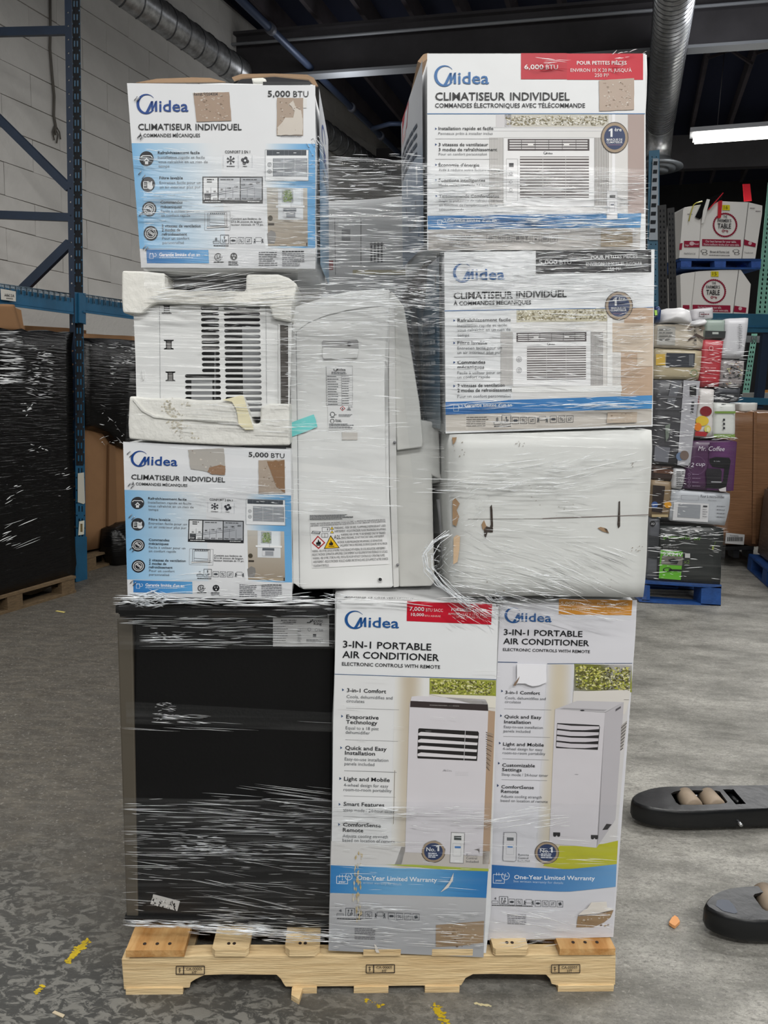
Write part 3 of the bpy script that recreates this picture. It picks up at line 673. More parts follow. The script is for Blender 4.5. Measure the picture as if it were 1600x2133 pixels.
# ------------------------------------------------------------------ the wooden pallet of the main stack
M_PINE = mat('pine', (226, 202, 158), .7, var=.22, vscale=3.5, bump=.35, bscale=14, stretch=(1.2, 6, 16), rgb2=(196, 168, 124))
M_PINE2 = mat('pine_orange', (204, 166, 112), .65, var=.3, vscale=3.0, bump=.3, bscale=10, stretch=(7, 1.2, 7), rgb2=(168, 118, 62))
M_NAIL = mat('nail_hole', (44, 32, 26), .8); M_STAMP = mat('stamp_ink', (40, 34, 34), .8)
bot = _a; zz = Vector((0, 0, 1)); PW = (_b-_a).length
pal = thing('wooden_pallet', 'pale new pine pallet carrying the wrapped stack of air conditioners', 'pallet', _a+SX*PW/2)
S0 = STACK
stringer = [(253, 1998), (300, 1996), (420, 1990), (640, 1990), (1010, 1990), (1283, 1986), (1282, 2052), (1164, 2054), (1149, 2050), (1146, 2040), (1138, 2031), (960+65, 2029), (985, 2030), (970, 2038), (961, 2053),
            (595, 2056), (590, 2049), (585, 2040), (576, 2031), (470, 2030), (425, 2032), (408, 2040), (397, 2047), (395, 2058), (258, 2062)]
for k in range(3):
    o = slab('stringer', stringer, S0, .038, M_PINE, pal, off=.004, bevel=.002, back=k*.47)
zd = .105
def deck(x0, x1, y, name='deck_board', m=M_PINE2, over=.0, cut=0):
    """deck board: front end between pixel x0..x1 at pixel row y"""
    a = S0.off(-over).at(x0, y); b_ = S0.off(-over).at(x1, y); a.z = b_.z = zd; th = .0175
    L = 1.0+over
    pts = [a, b_, b_+SN*L, a+SN*L] if not cut else [a+SX*cut, b_-SX*cut, b_+SN*cut, b_+SN*L, a+SN*L, a+SN*cut]
    o = from_bm(name, prism_bm([pts], Vector((0, 0, th))), m, pal); return a, b_, o
ends = [(262, 384, 1988, 3, 0), (441, 518, 1986, 2, .008), (593, 666, 1984, 2, .012), (757, 835, 1984, 0, 0), (900, 985, 1985, 0, 0), (1028, 1102, 1981, 2, .006), (1166, 1282, 1981, 3, 0)]
for (x0, x1, y, nn, ct) in ends:
    a, b_, dk = deck(x0, x1, y, cut=ct, m=M_PINE2 if nn == 3 else M_PINE, over=.004)
    for i in range(nn):
        t_ = (i+.5+.35*(1 if i == 0 else (-1 if i == nn-1 else 0)))/nn
        c_ = a*(1-t_)+b_*t_+SN*.022+Vector((0, 0, .0178))
        tube('nail', [c_, c_+Vector((0, 0, .001))], .0042, M_NAIL, dk, 10, False)
for (x0, x1, dx) in ((262, 381, 0), (610, 660, 0), (737, 809, 0), (885, 957, 0), (1162, 1278, 0)):
    a = S0.at(x0, 2066); b_ = S0.at(x1, 2066); a.z = b_.z = 0.0
    pts = [a, b_, b_+SN*1.0, a+SN*1.0]; from_bm('bottom_board', prism_bm([pts], Vector((0, 0, .0165))), M_PINE, pal)
a = S0.at(608, 2064); a.z = 0; from_bm('split_splinter', prism_bm([[a-SN*.02, a+SX*.02-SN*.035, a+SX*.03+SN*.02, a+SX*.055+SN*.02, a+SX*.05+SN*.06, a+SN*.06]], Vector((0, 0, .014))), M_PINE, pal)
for (x, y) in ((367, 2013), (763, 2010), (1149, 2010)):
    p = Print(lambda x, y: (x, y), onplane(S0, -.0012, -.0003), -.01)
    p.frame(x, y, x+59, y+17, 1.7, (48, 40, 38)); p.rect(x+14.5, y, x+16.5, y+17, (48, 40, 38)); p.text('CA-00005', x+21, y+8, x+54, 5.2, (48, 40, 38), 1); p.text('HT', x+33, y+15.4, x+43, 5.2, (48, 40, 38), 1)
    p.line((x+7, y+3), (x+7, y+14), 1.4, (60, 50, 46), 4); p.line((x+4, y+6), (x+10, y+5), 1, (60, 50, 46), 4); p.line((x+5, y+10), (x+10, y+9), 1, (60, 50, 46), 4)
    p.build('heat_stamp', pal)['label'] = 'black stamped treatment mark'

# ------------------------------------------------------------------ cartons of the stack
M_KRAFT = mat('carton_white', (208, 209, 210), .5, bump=.12, bscale=5, var=.03, vscale=4)
M_KRAFTG = mat('carton_grey_side', (176, 176, 176), .55, bump=.12, bscale=5)
M_BROWNB = mat('carton_brown_board', (150, 124, 98), .85, bump=.2, bscale=20)
M_TEAR = mat('staple_steel', (150, 152, 156), .35, .9)

def art_5000(p, faded=False):
    c5 = lambda *k: k
    p.grad([(85, 150), (1450, 165), (1450, 1495), (188, 1486)], 2, 6, lambda u, v: mixc((226, 228, 231), (200, 202, 205), max(0, v-.75)*3), 0)
    L0 = lambda y: 85+(y-150)*.0775
    p.grad([(L0(585), 585), (760, 585), (800, 1350), (L0(1350), 1350)], 14, 8, lambda u, v: mixc((120, 178, 222), (226, 229, 232), min(1, u*1.12)**.8*(1-.15*v)), 1)
    p.grad([(1085, 588), (1450, 590), (1450, 1345), (1085, 1345)], 12, 8, lambda u, v: mixc((226, 229, 232), (104, 168, 218), min(1, max(0, u*1.5-.15*v)) if v > .05 else min(1, u*1.2)), 1)
    p.rect(1070, 140, 1415, 163, (30, 32, 36), 2, 0)
    logo(p, 152, 226, 378, 150, (18, 66, 138))
    p.text('5,000', 1105, 247, 1268, 42, BLK, 1); p.text('BTU', 1290, 249, 1400, 42, BLK)
    p.text('CLIMATISEUR', 166, 488, 555, 43, BLK, 1); p.text('INDIVIDUEL', 582, 489, 916, 43, BLK, 1)
    p.text('À COMMANDES MÉCANIQUES', 172, 540, 615, 24, BLK, 1)
    # feature list
    for (cx, cy) in ((227, 697), (237, 883), (247, 1062), (258, 1238)): p.disc(cx, cy, 52, 54, (36, 38, 44), 3, 24)
    p.line((185, 690), (197, 676), 6, WHITE, 4); p.line((197, 676), (257, 676), 6, WHITE, 4); p.line((257, 676), (270, 690), 6, WHITE, 4)
    p.poly([(205, 716), (227, 690), (250, 716), (239, 716), (239, 738), (216, 738), (216, 716)], WHITE, 4); p.poly([(216, 715), (227, 702), (238, 715)], (36, 38, 44), 5)
    for k in range(4): p.line((238+k*9, 870-abs(k-1.5)*6), (240+k*8, 895), 7, WHITE, 4)
    p.disc(254, 903, 20, 17, WHITE, 4); p.frame(205, 865, 235, 912, 5, WHITE, 4); p.line((208, 880), (228, 880), 4, WHITE, 4); p.line((208, 893), (226, 893), 4, WHITE, 4)
    for (cx, cy) in ((247, 1062), (258, 1238)):
        p.ring(cx, cy, 36, 41, WHITE, 4); p.ring(cx, cy, 24, 28, WHITE, 5); p.line((cx-18, cy-14), (cx+18, cy+14), 5, WHITE, 5); p.line((cx-12, cy-20), (cx+22, cy+6), 5, WHITE, 5)
    T = p.text; G = GRY
    T('Rafraîchissement facile', 308, 663, 612, 20, BLK, 1); T('Installation rapide et facile', 309, 697, 650, 19, G); T('vous rafraîchit en un rien de', 312, 729, 670, 19, G); T('temps', 314, 760, 392, 19, G)
    T('Filtre lavable', 320, 846, 490, 20, BLK, 1); T('Entretien facile pour un', 321, 880, 620, 19, G); T('un air intérieur plus pur', 323, 911, 618, 19, G)
    T('Commandes', 328, 1022, 488, 20, BLK, 1); T('mécaniques', 330, 1054, 482, 20, BLK, 1); T('Facile à utiliser pour un', 331, 1086, 614, 19, G); T('un confort rapide', 333, 1117, 543, 19, G)
    T('2 vitesses de ventilation', 337, 1194, 620, 20, BLK, 1); T('2 modes de', 338, 1223, 472, 20, BLK, 1); T('refroidissement', 339, 1253, 520, 20, BLK, 1); T('Pour un confort', 341, 1283, 537, 19, G); T('personnalisé', 343, 1314, 498, 19, G)
    T('CONFORT 2 EN 1', 795, 657, 978, 19, BLK, 1)
    for x in (782, 892, 992): p.line((x, 672), (x, 762), 3, (190, 194, 200), 3)
    for k in range(3):
        a = k*pi/3+pi/2; p.line((837-30*cos(a), 708-30*sin(a)), (837+30*cos(a), 708+30*sin(a)), 6, (30, 32, 44), 4)
        for s_ in (-1, 1):
            ex, ey = 837+s_*22*cos(a), 708+s_*22*sin(a)
            for d_ in (.7, -.7): p.line((ex-s_*8*cos(a), ey-s_*8*sin(a)), (ex+s_*10*cos(a+d_), ey+s_*10*sin(a+d_)), 4, (30, 32, 44), 4)
    for k in range(4): a = k*pi/2+.3; p.disc(941+17*cos(a), 711+17*sin(a), 13, 13, (30, 32, 44), 4, 12)
    p.disc(941, 711, 8, 8, (226, 229, 232), 5, 10); p.fine(808, 750, 868, 1, 8, BLK, 3, 5); p.fine(925, 750, 956, 1, 8, BLK, 4, 5)
    # room size table
    p.rect(632, 827, 1070, 1022, (34, 36, 40), 2, 0); p.rect(640, 836, 741, 997, (226, 228, 230), 3, 0); p.rect(750, 836, 903, 997, (196, 199, 204), 3, 0); p.rect(910, 836, 1062, 997, (168, 172, 178), 3, 0)
    p.fine(664, 845, 714, 2, 17, BLK, 5, 8); p.fine(762, 845, 880, 1, 17, (90, 92, 96), 6, 8); p.fine(925, 845, 1035, 1, 17, (90, 92, 96), 7, 8)
    for (t, x, y) in (('5K', 660, 943), ('6K', 712, 941), ('8K', 764, 927), ('10K', 812, 918), ('12K', 864, 908), ('14.5K', 913, 893), ('18K', 968, 888), ('25K', 1020, 878)): T(t, x, y, x+ (20 if len(t) < 3 else 30), 13, BLK, 1)
    for (t, x) in (('150', 648), ('250', 706), ('350', 760), ('450', 812), ('550', 866), ('700', 916), ('1000', 966), ('1600', 1018)): T(t, x, 993, x+34, 12, (40, 42, 46) if t != '150' else WHITE, 1, layer=6)
    p.rect(645, 950, 692, 997, (34, 36, 40), 4, 0)
    for x in (693, 801, 853, 957, 1009): p.line((x, 905), (x, 997), 2.5, (110, 112, 118), 4)
    p.line((645, 962), (1000, 897), 3, (120, 124, 130), 5); p.line((645, 975), (1000, 912), 3, (120, 124, 130), 5)
    p.fine(650, 1005, 770, 1, 10, WHITE, 8, 5, 5); p.fine(960, 1005, 1060, 1, 10, WHITE, 9, 5, 5)
    # window sketch
    p.frame(648, 1080, 832, 1215, 2, (130, 132, 136)); p.frame(672, 1084, 808, 1190, 3, (70, 72, 76)); p.frame(684, 1100, 795, 1180, 2, (90, 92, 96)); p.line((684, 1160), (795, 1166), 3, (70, 72, 76)); p.poly([(662, 1190), (818, 1180), (822, 1192), (664, 1202)], (236, 236, 236), 3); p.line((662, 1190), (818, 1180), 2.5, (70, 72, 76), 4); p.line((664, 1202), (822, 1192), 2.5, (70, 72, 76), 4)
    for k in range(8): p.poly([(686+k*14, 1086), (698+k*14, 1086), (692+k*14, 1100)], (50, 52, 56), 4)
    T('Convient aux fenêtres de', 838, 1139, 1057, 14, BLK, 1); T('23 à 36 pouces de largeur,', 838, 1160, 1070, 14, BLK, 1); T('hauteur minimale de 13 po.', 838, 1181, 1074, 14, BLK, 1)
    # pictograms
    T('8', 723, 1291, 739, 22, MID); p.frame(710, 1294, 754, 1312, 3, MID); p.rect(712, 1302, 752, 1304, MID); p.frame(763, 1250, 822, 1314, 3.5, MID); T('UP', 776, 1304, 808, 20, MID, 1); p.poly([(783, 1268), (791, 1257), (800, 1268)], MID); p.rect(788, 1268, 795, 1280, MID)
    icons(p, 833, 1268, 44, 12, 3); lift(p, 1002, 1268, 74, 42); p.fine(713, 1325, 835, 1, 8, BLK, 11, 6)
    # lower strip
    p.grad([(225, 1355), (675, 1358), (680, 1455), (230, 1455)], 6, 1, lambda u, v: mixc((44, 112, 176), (96, 162, 212), u), 2)
    T('Garantie limitée d\'un an', 319, 1404, 614, 24, (244, 246, 250), 1); p.fine(319, 1412, 595, 1, 8, (200, 222, 240), 12, 5, 5); p.frame(250, 1385, 276, 1422, 2.5, (220, 232, 244)); p.ring(286, 1395, 10, 13, (220, 232, 244), a0=-90, a1=200); p.line((255, 1380), (255, 1392), 3, (220, 232, 244)); p.line((270, 1380), (270, 1392), 3, (220, 232, 244))
    p.ring(746, 1410, 22, 28, BLK, a0=40, a1=320); T('SA', 733, 1423, 770, 26, BLK, 1); p.rect(771, 1407, 777, 1414, BLK); p.fine(714, 1443, 793, 1, 10, BLK, 13, 6)
    p.disc(859, 1406, 26, 27, BLK, 3, 20); p.rect(848, 1392, 853, 1405, WHITE, 4); p.rect(866, 1392, 871, 1405, WHITE, 4); p.disc(860, 1418, 6, 6, WHITE, 4, 10); p.fine(820, 1441, 900, 3, 11, BLK, 14, 5)
    p.fine(1040, 1373, 1175, 7, 15.5, (90, 92, 98), 15, 6); p.fine(1210, 1366, 1385, 1, 12, BLK, 16, 7); p.fine(1210, 1382, 1370, 7, 14.5, (120, 122, 128), 17, 6)
    # pictures: the unit and the room
    p.rect(1088, 633, 1400, 858, (236, 238, 240), 2, 0); p.frame(1088, 633, 1400, 858, 3, (150, 156, 162)); p.rect(1098, 636, 1385, 674, (70, 76, 84), 3, 0)
    for x in (1140, 1225, 1255, 1350): p.line((x, 636), (x, 674), 2.5, (110, 116, 124), 4)
    p.rect(1170, 652, 1190, 658, (200, 204, 208), 4, 0); p.rect(1292, 652, 1312, 658, (200, 204, 208), 4, 0)
    p.rect(1143, 695, 1392, 828, (84, 90, 98), 3, 0)
    for k in range(13): p.rect(1146, 699+k*10.2, 1390, 704+k*10.2, (206, 210, 214), 4, 0)
    p.line((1222, 695), (1222, 828), 2, (214, 216, 220), 5); p.line((1303, 695), (1303, 828), 2, (214, 216, 220), 5)
    for y in (740, 790): p.ring(1118, y, 12, 15, (120, 124, 130), 4); p.ring(1118, y, 4, 7, (120, 124, 130), 4)
    p.grad([(1098, 908), (1392, 910), (1396, 1333), (1108, 1330)], 4, 6, lambda u, v: mixc((196, 192, 184), (150, 138, 122), v), 2)
    p.rect(1180, 910, 1362, 1140, (214, 218, 222), 3, 0); p.rect(1200, 914, 1348, 1040, (226, 232, 236), 4, 0); foliage(p, 1205, 916, 1290, 1020, 70, [(222, 230, 230), (150, 170, 110), (120, 150, 80), (176, 190, 140)], 4, 12, 5)
    p.rect(1165, 1036, 1372, 1052, (236, 238, 240), 6, 0); p.rect(1218, 1058, 1312, 1080, (90, 96, 104), 6, 0); p.rect(1218, 1080, 1312, 1126, (212, 214, 218), 6, 0); p.rect(1240, 1085, 1305, 1122, (150, 154, 160), 7, 0); p.line((1275, 914), (1275, 1050), 3, (190, 194, 198), 6)
    p.poly([(1100, 1240), (1130, 1216), (1160, 1230), (1166, 1262), (1150, 1330), (1108, 1330)], (128, 126, 124), 3); p.rect(1108, 1165, 1152, 1180, (60, 54, 48), 4, 0); p.disc(1124, 1128, 18, 20, (70, 64, 52), 4, 12); p.rect(1108, 1316, 1396, 1326, (176, 160, 136), 4, 0)
    p.rect(1384, 1306, 1392, 1333, (44, 34, 28), 5, 0)

# --- top left carton
cA = thing('air_conditioner_carton', 'white and blue 5,000 BTU carton with open flaps, topmost on the stack\'s left', 'box', S0.at(475, 560))
carton('carton_body', [(263, 171), (657, 169), (660, 561), (293, 563)], S0, .40, M_KRAFT, cA, 0, 11, .004, shift=(.012, 0))
p = Print(crop(240, 130, 3.478), onplane(S0), 0.0); art_5000(p); p.build('front_print', cA)
torn('torn_patch', [(566, 222), (826, 214), (842, 422), (590, 430)], crop(240, 130, 3.478), S0, cA, 3, (164, 142, 124), nlight=22, jag=.02)
p = Print(crop(240, 130, 3.478), onplane(S0, -.002)); p.poly([(560, 218), (770, 208), (790, 222), (568, 240)], (232, 232, 230), 1); p.text('Item# 50204304', 570, 240, 742, 22, (40, 42, 46), 1, 3); p.rect(1360, 262, 1388, 330, (224, 224, 222), 1); p.text('MWMW05DCHIA', 1202, 541, 1350, 13, (120, 120, 124), 0, 3); p.build('sticker_remnant', cA)
torn('torn_patch', [(1172, 255), (1362, 258), (1362, 530), (1170, 530)], crop(240, 130, 3.478), S0, cA, 8, (168, 150, 134), nlight=16, jag=.02)
torn('paper_residue', [(1260, 300), (1290, 275), (1310, 330), (1345, 345), (1360, 420), (1358, 526), (1174, 526), (1176, 470), (1205, 440), (1230, 400), (1290, 400), (1300, 350)], crop(240, 130, 3.478), S0.off(-.0008), cA, 9, (206, 198, 188), nlight=3, jag=.06)['label'] = 'pale paper left on the torn patch'
pS = crop(240, 130, 3.478)
slab('top_flap', [pS(*q) for q in ((150, 146), (300, 118), (560, 108), (690, 112), (800, 140))], S0, .004, M_BROWNB, cA, off=.05)
slab('top_flap', [pS(*q) for q in ((845, 108), (910, 84), (1150, 80), (1390, 88), (1440, 112), (1470, 170), (1445, 170), (1400, 122), (1150, 96), (920, 112), (860, 130))], S0, .006, M_BROWNB, cA, off=.02)
slab('top_flap', [pS(*q) for q in ((900, 150), (905, 112), (1380, 100), (1440, 160))], S0, .004, mat('box_inside', (34, 34, 38), .8), cA, off=.06)
slab('foam_scrap', [pS(*q) for q in ((985, 112), (1070, 108), (1095, 120), (1085, 140), (1000, 142))], S0, .03, mat('foam_white', (232, 232, 226), .8, bump=.2, bscale=60), cA, off=.01, bevel=.003)
# printed right-hand side panel bulging out
def side_panel(name, quad3, parent, m=None): pass
tr, br = S0.at(657, 172), S0.at(660, 558)
tb = tr+SN*.34+SX*.012; bb_ = br+SN*.34+SX*.012
pp = Print(lambda a, b_: (a, b_), lambda a, b_, layer: ((tr*(1-a)+tb*a)*(1-b_)+(br*(1-a)+bb_*a)*b_)+SX*(.007+.0004*layer+.004*sin(pi*a)*sin(pi*b_)))
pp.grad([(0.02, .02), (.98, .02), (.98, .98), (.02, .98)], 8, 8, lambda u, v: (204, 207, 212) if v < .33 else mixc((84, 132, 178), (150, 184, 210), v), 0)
pp.ring(.4, .2, .17, .22, (18, 66, 138), 1, 60, 330, ky=.35); pp.text('Midea', .3, .34, .9, .07, (18, 66, 138), 1, 2); pp.fine(.2, .4, .9, 2, .04, BLK, 3); pp.build('side_print', cA)
for (x, y) in ((148, 262), (165, 270), (170, 535), (190, 545), (178, 800), (205, 830), (200, 1085), (182, 1100), (210, 1340), (228, 1350)):
    a, b_ = pS(x-10, y+14), pS(x+12, y-16); tube('staple', [S0.off(-.0045).at(*a), S0.off(-.0055).at(*b_)], .0009, M_TEAR, cA, 5)

# --- bottom left carton (same print)
cB = thing('air_conditioner_carton', 'white and blue 5,000 BTU window unit carton standing on the black freezer', 'box', S0.at(430, 1243))
carton('carton_body', [(257, 920), (607, 936), (606, 1252), (265, 1243)], S0, .40, M_KRAFT, cB, .004, 21, .004)
hb = homog([(85, 148), (1450, 165), (1450, 1495), (188, 1488)], [(90, 135), (1277, 190), (1290, 1262), (122, 1232)]); c5 = crop(230, 880, 3.404)
convB = lambda x, y: c5(*hb(x, y))
p = Print(convB, onplane(S0.off(.004)), 0.0); art_5000(p); p.build('front_print', cB)
torn('torn_patch', [(550, 195), (805, 182), (815, 370), (570, 330)], c5, S0.off(.004), cB, 5, (176, 172, 166), nlight=5, jag=.04)
torn('torn_patch', [(690, 350), (700, 320), (780, 300), (815, 310), (812, 372), (720, 368)], c5, S0.off(.0034), cB, 6, (150, 118, 92), nlight=5, jag=.08)
torn('torn_patch', [(1050, 268), (1236, 262), (1240, 500), (1052, 505)], c5, S0.off(.004), cB, 7, (172, 158, 144), nlight=20, jag=.03)
torn('torn_patch', [(1110, 275), (1234, 268), (1238, 500), (1180, 460)], c5, S0.off(.0034), cB, 9, (140, 108, 80), nlight=9, jag=.08)
for (x, y) in ((128, 215), (145, 235), (135, 440), (155, 455), (140, 665), (160, 680), (148, 890), (165, 905), (150, 1130), (170, 1145)):
    a, b_ = c5(x-10, y+12), c5(x+12, y-14); tube('staple', [S0.at(*a), S0.off(-.001).at(*b_)], .0009, M_TEAR, cB, 5)

# --- shared picture of the window unit with folding side panels
def unit_picture(p, x0, y0, x1, y1, knobs):
    """body corners in art units"""
    W, H = x1-x0, y1-y0; g = lambda a, b_: (x0+a*W, y0+b_*H)
    for (a0, a1) in ((-.16, -.005), (1.0, 1.16)):
        X0, X1 = x0+a0*W, x0+a1*W; p.rect(X0, y0, X1, y1-.02*H, (205, 204, 202), 2)
        n = 9
        for k in range(n): xx = X0+(k+.5)*(X1-X0)/n; kk = p.sl*(xx-X0); p.rect(xx-W*.003, y0+kk, xx+W*.004, y1-.02*H+kk, (130, 124, 122) if a0 > 0 else (168, 165, 163), 3, 0)
    p.rect(x0, y0, x1, y1, (232, 232, 233), 2); p.frame(x0, y0, x1, y1, W*.006, (196, 196, 196), 3)
    ax, ay = g(.045, .02); bx, by = g(.945, .19); p.rect(ax, ay, bx, by, (74, 66, 68), 3)
    for k in range(4): p.rect(ax+W*.02, ay+(by-ay)*(.12+k*.21), bx-W*.02, ay+(by-ay)*(.23+k*.21), (214, 212, 212), 4, None)
    for k in range(1, 6): xx = ax+(bx-ax)*k/6; kk = p.sl*(xx-ax); p.rect(xx, ay+kk, xx+W*.005, by+kk, (74, 66, 68), 5, 0)
    for k in (.28, .72): xx = ax+(bx-ax)*k; kk = p.sl*(xx-ax); p.rect(xx-W*.03, (ay+by)/2-H*.012+kk, xx+W*.03, (ay+by)/2+H*.012+kk, (236, 234, 232), 6, 0)
    lx, ly = g(.44, .2); logo(p, lx, ly, W*.1, H*.045, (60, 62, 66))
    ax, ay = g(.18, .275); bx, by = g(.94, .875); p.rect(ax, ay, bx, by, (84, 76, 76), 3); n = 14
    for k in range(n): yy = ay+(by-ay)*(k+.25)/n; p.rect(ax, yy, bx, yy+(by-ay)/n*.5, (222, 220, 220), 4)
    for k in (.33, .66): xx = ax+(bx-ax)*k; kk = p.sl*(xx-ax); p.rect(xx, ay+kk, xx+W*.004, by+kk, (200, 198, 198), 5, 0)
    if knobs:
        for yy in (.50, .70): c = g(.08, yy); p.ring(c[0], c[1], W*.03, W*.036, (150, 152, 156), 4); p.ring(c[0], c[1], W*.008, W*.02, (170, 170, 172), 4)
    else:
        a = g(.03, .31); b_ = g(.155, .92); p.frame(a[0], a[1], b_[0], b_[1], W*.004, (180, 180, 182)); c = g(.06, .37); p.rect(c[0], c[1], c[0]+W*.05, c[1]+H*.055, (60, 60, 64), 4)
        for k in range(3): c = g(.05, .52+k*.12); p.ring(c[0]+W*.03, c[1], W*.012, W*.018, (176, 176, 180), 4); p.rect(c[0], c[1]+H*.03, c[0]+W*.06, c[1]+H*.036, (190, 190, 192), 4)
def bullets(p, rows):
    for (k, t, x0, y, x1, h) in rows:
        if k == 'b': p.text(t, x0, y, x1, h, BLK, 1)
        elif k == 't': p.text(t, x0, y, x1, h, GRY)
        elif k == 'l': p.line((x0, y), (x1, y+p.sl*(x1-x0)), h, (150, 150, 152))
        elif k == 'a': p.poly([(x0, y-h), (x0+h*.75, y-h*.5), (x0, y)], NAVY, 3)

# --- top right carton 6,000 BTU
cC = thing('air_conditioner_carton', 'white carton with a red 6,000 BTU banner, topmost on the stack\'s right', 'box', S0.at(1115, 518))
carton('carton_body', [(890, 111), (1352, 109), (1338, 517), (892, 522)], S0, .42, M_KRAFT, cC, 0, 31, .004, shift=(-.02, -.012))
k2 = crop(820, 80, 2.857); p = Print(k2, onplane(S0), 0.0)
p.rect(200, 90, 1500, 1258, (228, 230, 232), 0); p.grad([(200, 450), (1492, 448), (1478, 1050), (205, 1056)], 10, 3, lambda u, v: mixc((226, 228, 230), (216, 214, 212), u), 1)
p.rect(200, 446, 1496, 451, (56, 110, 160), 3)
p.rect(758, 88, 1032, 243, (186, 20, 44), 2); p.rect(1032, 90, 1485, 246, (196, 18, 46), 2)
p.text('6,000', 778, 183, 892, 27, (240, 236, 236), 1); p.text('BTU', 906, 184, 978, 27, (240, 236, 236)); p.text('POUR PETITES PIÈCES', 1091, 156, 1387, 21, (244, 240, 240), 1); p.text('ENVIRON 10 X 20 PI, JUSQU\'À', 1053, 199, 1417, 20, (240, 236, 236)); p.text('250 PI²', 1197, 229, 1282, 20, (240, 236, 236))
logo(p, 240, 158, 328, 130, (44, 104, 164)); p.text('CLIMATISEUR', 248, 367, 665, 45, BLK, 1); p.text('INDIVIDUEL', 694, 367, 1048, 45, BLK, 1); p.text('COMMANDES ÉLECTRONIQUES AVEC TÉLÉCOMMANDE', 247, 411, 1140, 25, (34, 36, 42), 1)
p.rect(610, 452, 700, 526, (206, 204, 206), 2); foliage(p, 660, 452, 1280, 526, 420, [(196, 192, 180), (226, 222, 206), (150, 140, 110), (120, 112, 84), (236, 234, 226)], 2, 11)
p.rect(1395, 450, 1492, 1040, (170, 152, 146), 2); p.rect(1300, 450, 1318, 1010, (236, 236, 238), 2); p.rect(560, 526, 1300, 532, (206, 206, 208), 2); p.rect(560, 548, 1300, 552, (212, 212, 214), 2)
unit_picture(p, 655, 590, 1195, 1000, False)
bullets(p, [('a', '', 247, 545, 0, 15), ('b', 'Installation rapide et facile', 267, 544, 594, 18), ('t', 'Panneaux prêts à installer inclus', 267, 572, 590, 14), ('l', '', 248, 598, 620, 2), ('a', '', 247, 639, 0, 15), ('b', '3 vitesses de ventilateur', 268, 640, 563, 18), ('b', '3 modes de rafraîchissement', 268, 670, 616, 18), ('t', 'Pour un confort personnalisé', 268, 695, 556, 14), ('l', '', 248, 719, 622, 2),
  ('a', '', 248, 760, 0, 15), ('b', 'Économie d\'énergie', 268, 762, 510, 18), ('t', 'Aide à réduire votre facture d\'énergie', 268, 789, 650, 14), ('l', '', 248, 812, 640, 2), ('a', '', 249, 852, 0, 15), ('b', 'Fonctions intelligentes', 269, 853, 545, 18), ('t', 'Mode veille/minuterie 24 heures', 269, 880, 590, 14), ('l', '', 250, 906, 640, 2), ('a', '', 250, 946, 0, 15), ('b', 'Télécommande ComfortSense', 270, 947, 628, 18), ('t', 'Règle la puissance de rafraîchissement', 270, 973, 652, 14), ('t', 'en fonction de l\'emplacement de la', 271, 999, 618, 14), ('t', 'télécommande', 271, 1025, 418, 14)])
badge(p, 1316, 590, 82, 93, '', '', ''); p.one(1281, 586, 22, 50, WHITE); p.text('ère', 1315, 552, 1357, 20, WHITE, 1, 8); p.text('MARQUE DE', 1268, 609, 1362, 13, WHITE, 1, 8); p.text('CLIMATISEUR', 1268, 624, 1362, 12, WHITE, 1, 8); p.rect(1275, 632, 1355, 635, (150, 120, 140), 8)
p.rect(1268, 905, 1333, 1078, (206, 206, 208), 5); p.rect(1273, 910, 1328, 1072, (232, 232, 234), 6); p.rect(1286, 932, 1320, 948, (44, 46, 50), 7); p.frame(1284, 975, 1316, 1030, 2, (170, 170, 174), 7); p.rect(1292, 986, 1312, 992, (90, 100, 120), 8); p.text('Télécommande', 1345, 964, 1412, 11, GRY, 0, 6); p.text('comprise', 1345, 986, 1402, 11, GRY, 0, 6)
p.grad([(203, 1056), (1474, 1040), (1470, 1126), (205, 1137)], 6, 1, lambda u, v: mixc((38, 106, 168), (90, 152, 196), abs(u-.3)), 3); p.text('Garantie limitée d\'un an', 320, 1092, 612, 19, (236, 242, 248), 1); p.frame(262, 1080, 286, 1110, 2.5, (210, 226, 240), 4); p.ring(300, 1084, 9, 12, (210, 226, 240), 4, -90, 200)
p.grad([(205, 1138), (1470, 1127), (1466, 1256), (208, 1262)], 2, 2, lambda u, v: (188, 184, 180), 1); icons(p, 555, 1168, 42, 12, 8, (110, 108, 108)); p.fine(330, 1170, 480, 5, 14, (120, 118, 116), 3)
p.build('front_print', cC)
torn('torn_patch', [(1222, 250), (1432, 236), (1432, 424), (1225, 432)], k2, S0, cC, 11, (178, 160, 146), nlight=26, jag=.02)
torn('torn_patch', [(1235, 1136), (1422, 1130), (1422, 1238), (1233, 1240)], k2, S0, cC, 12, (164, 148, 124), nlight=8, jag=.02)
tl, bl = S0.at(890, 113), S0.at(893, 520); tb = tl+SN*.36-SX*.02; bb_ = bl+SN*.36-SX*.02
def side_map(tl, tb, bl, bb_, sgn, bulge=.006): return lambda a, b_, layer: ((tl*(1-a)+tb*a)*(1-b_)+(bl*(1-a)+bb_*a)*b_)+SX*sgn*(.009+.0004*layer+bulge*sin(pi*min(1, max(0, a)))*sin(pi*min(1, max(0, b_))))
pp = Print(lambda a, b_: (a, b_), side_map(tl, tb, bl, bb_, -1, .012))
pp.grad([(.02, .02), (.98, .06), (.98, .96), (.02, .98)], 8, 8, lambda u, v: (176, 178, 182) if v < .45 else mixc((150, 158, 168), (120, 134, 150), v), 0)
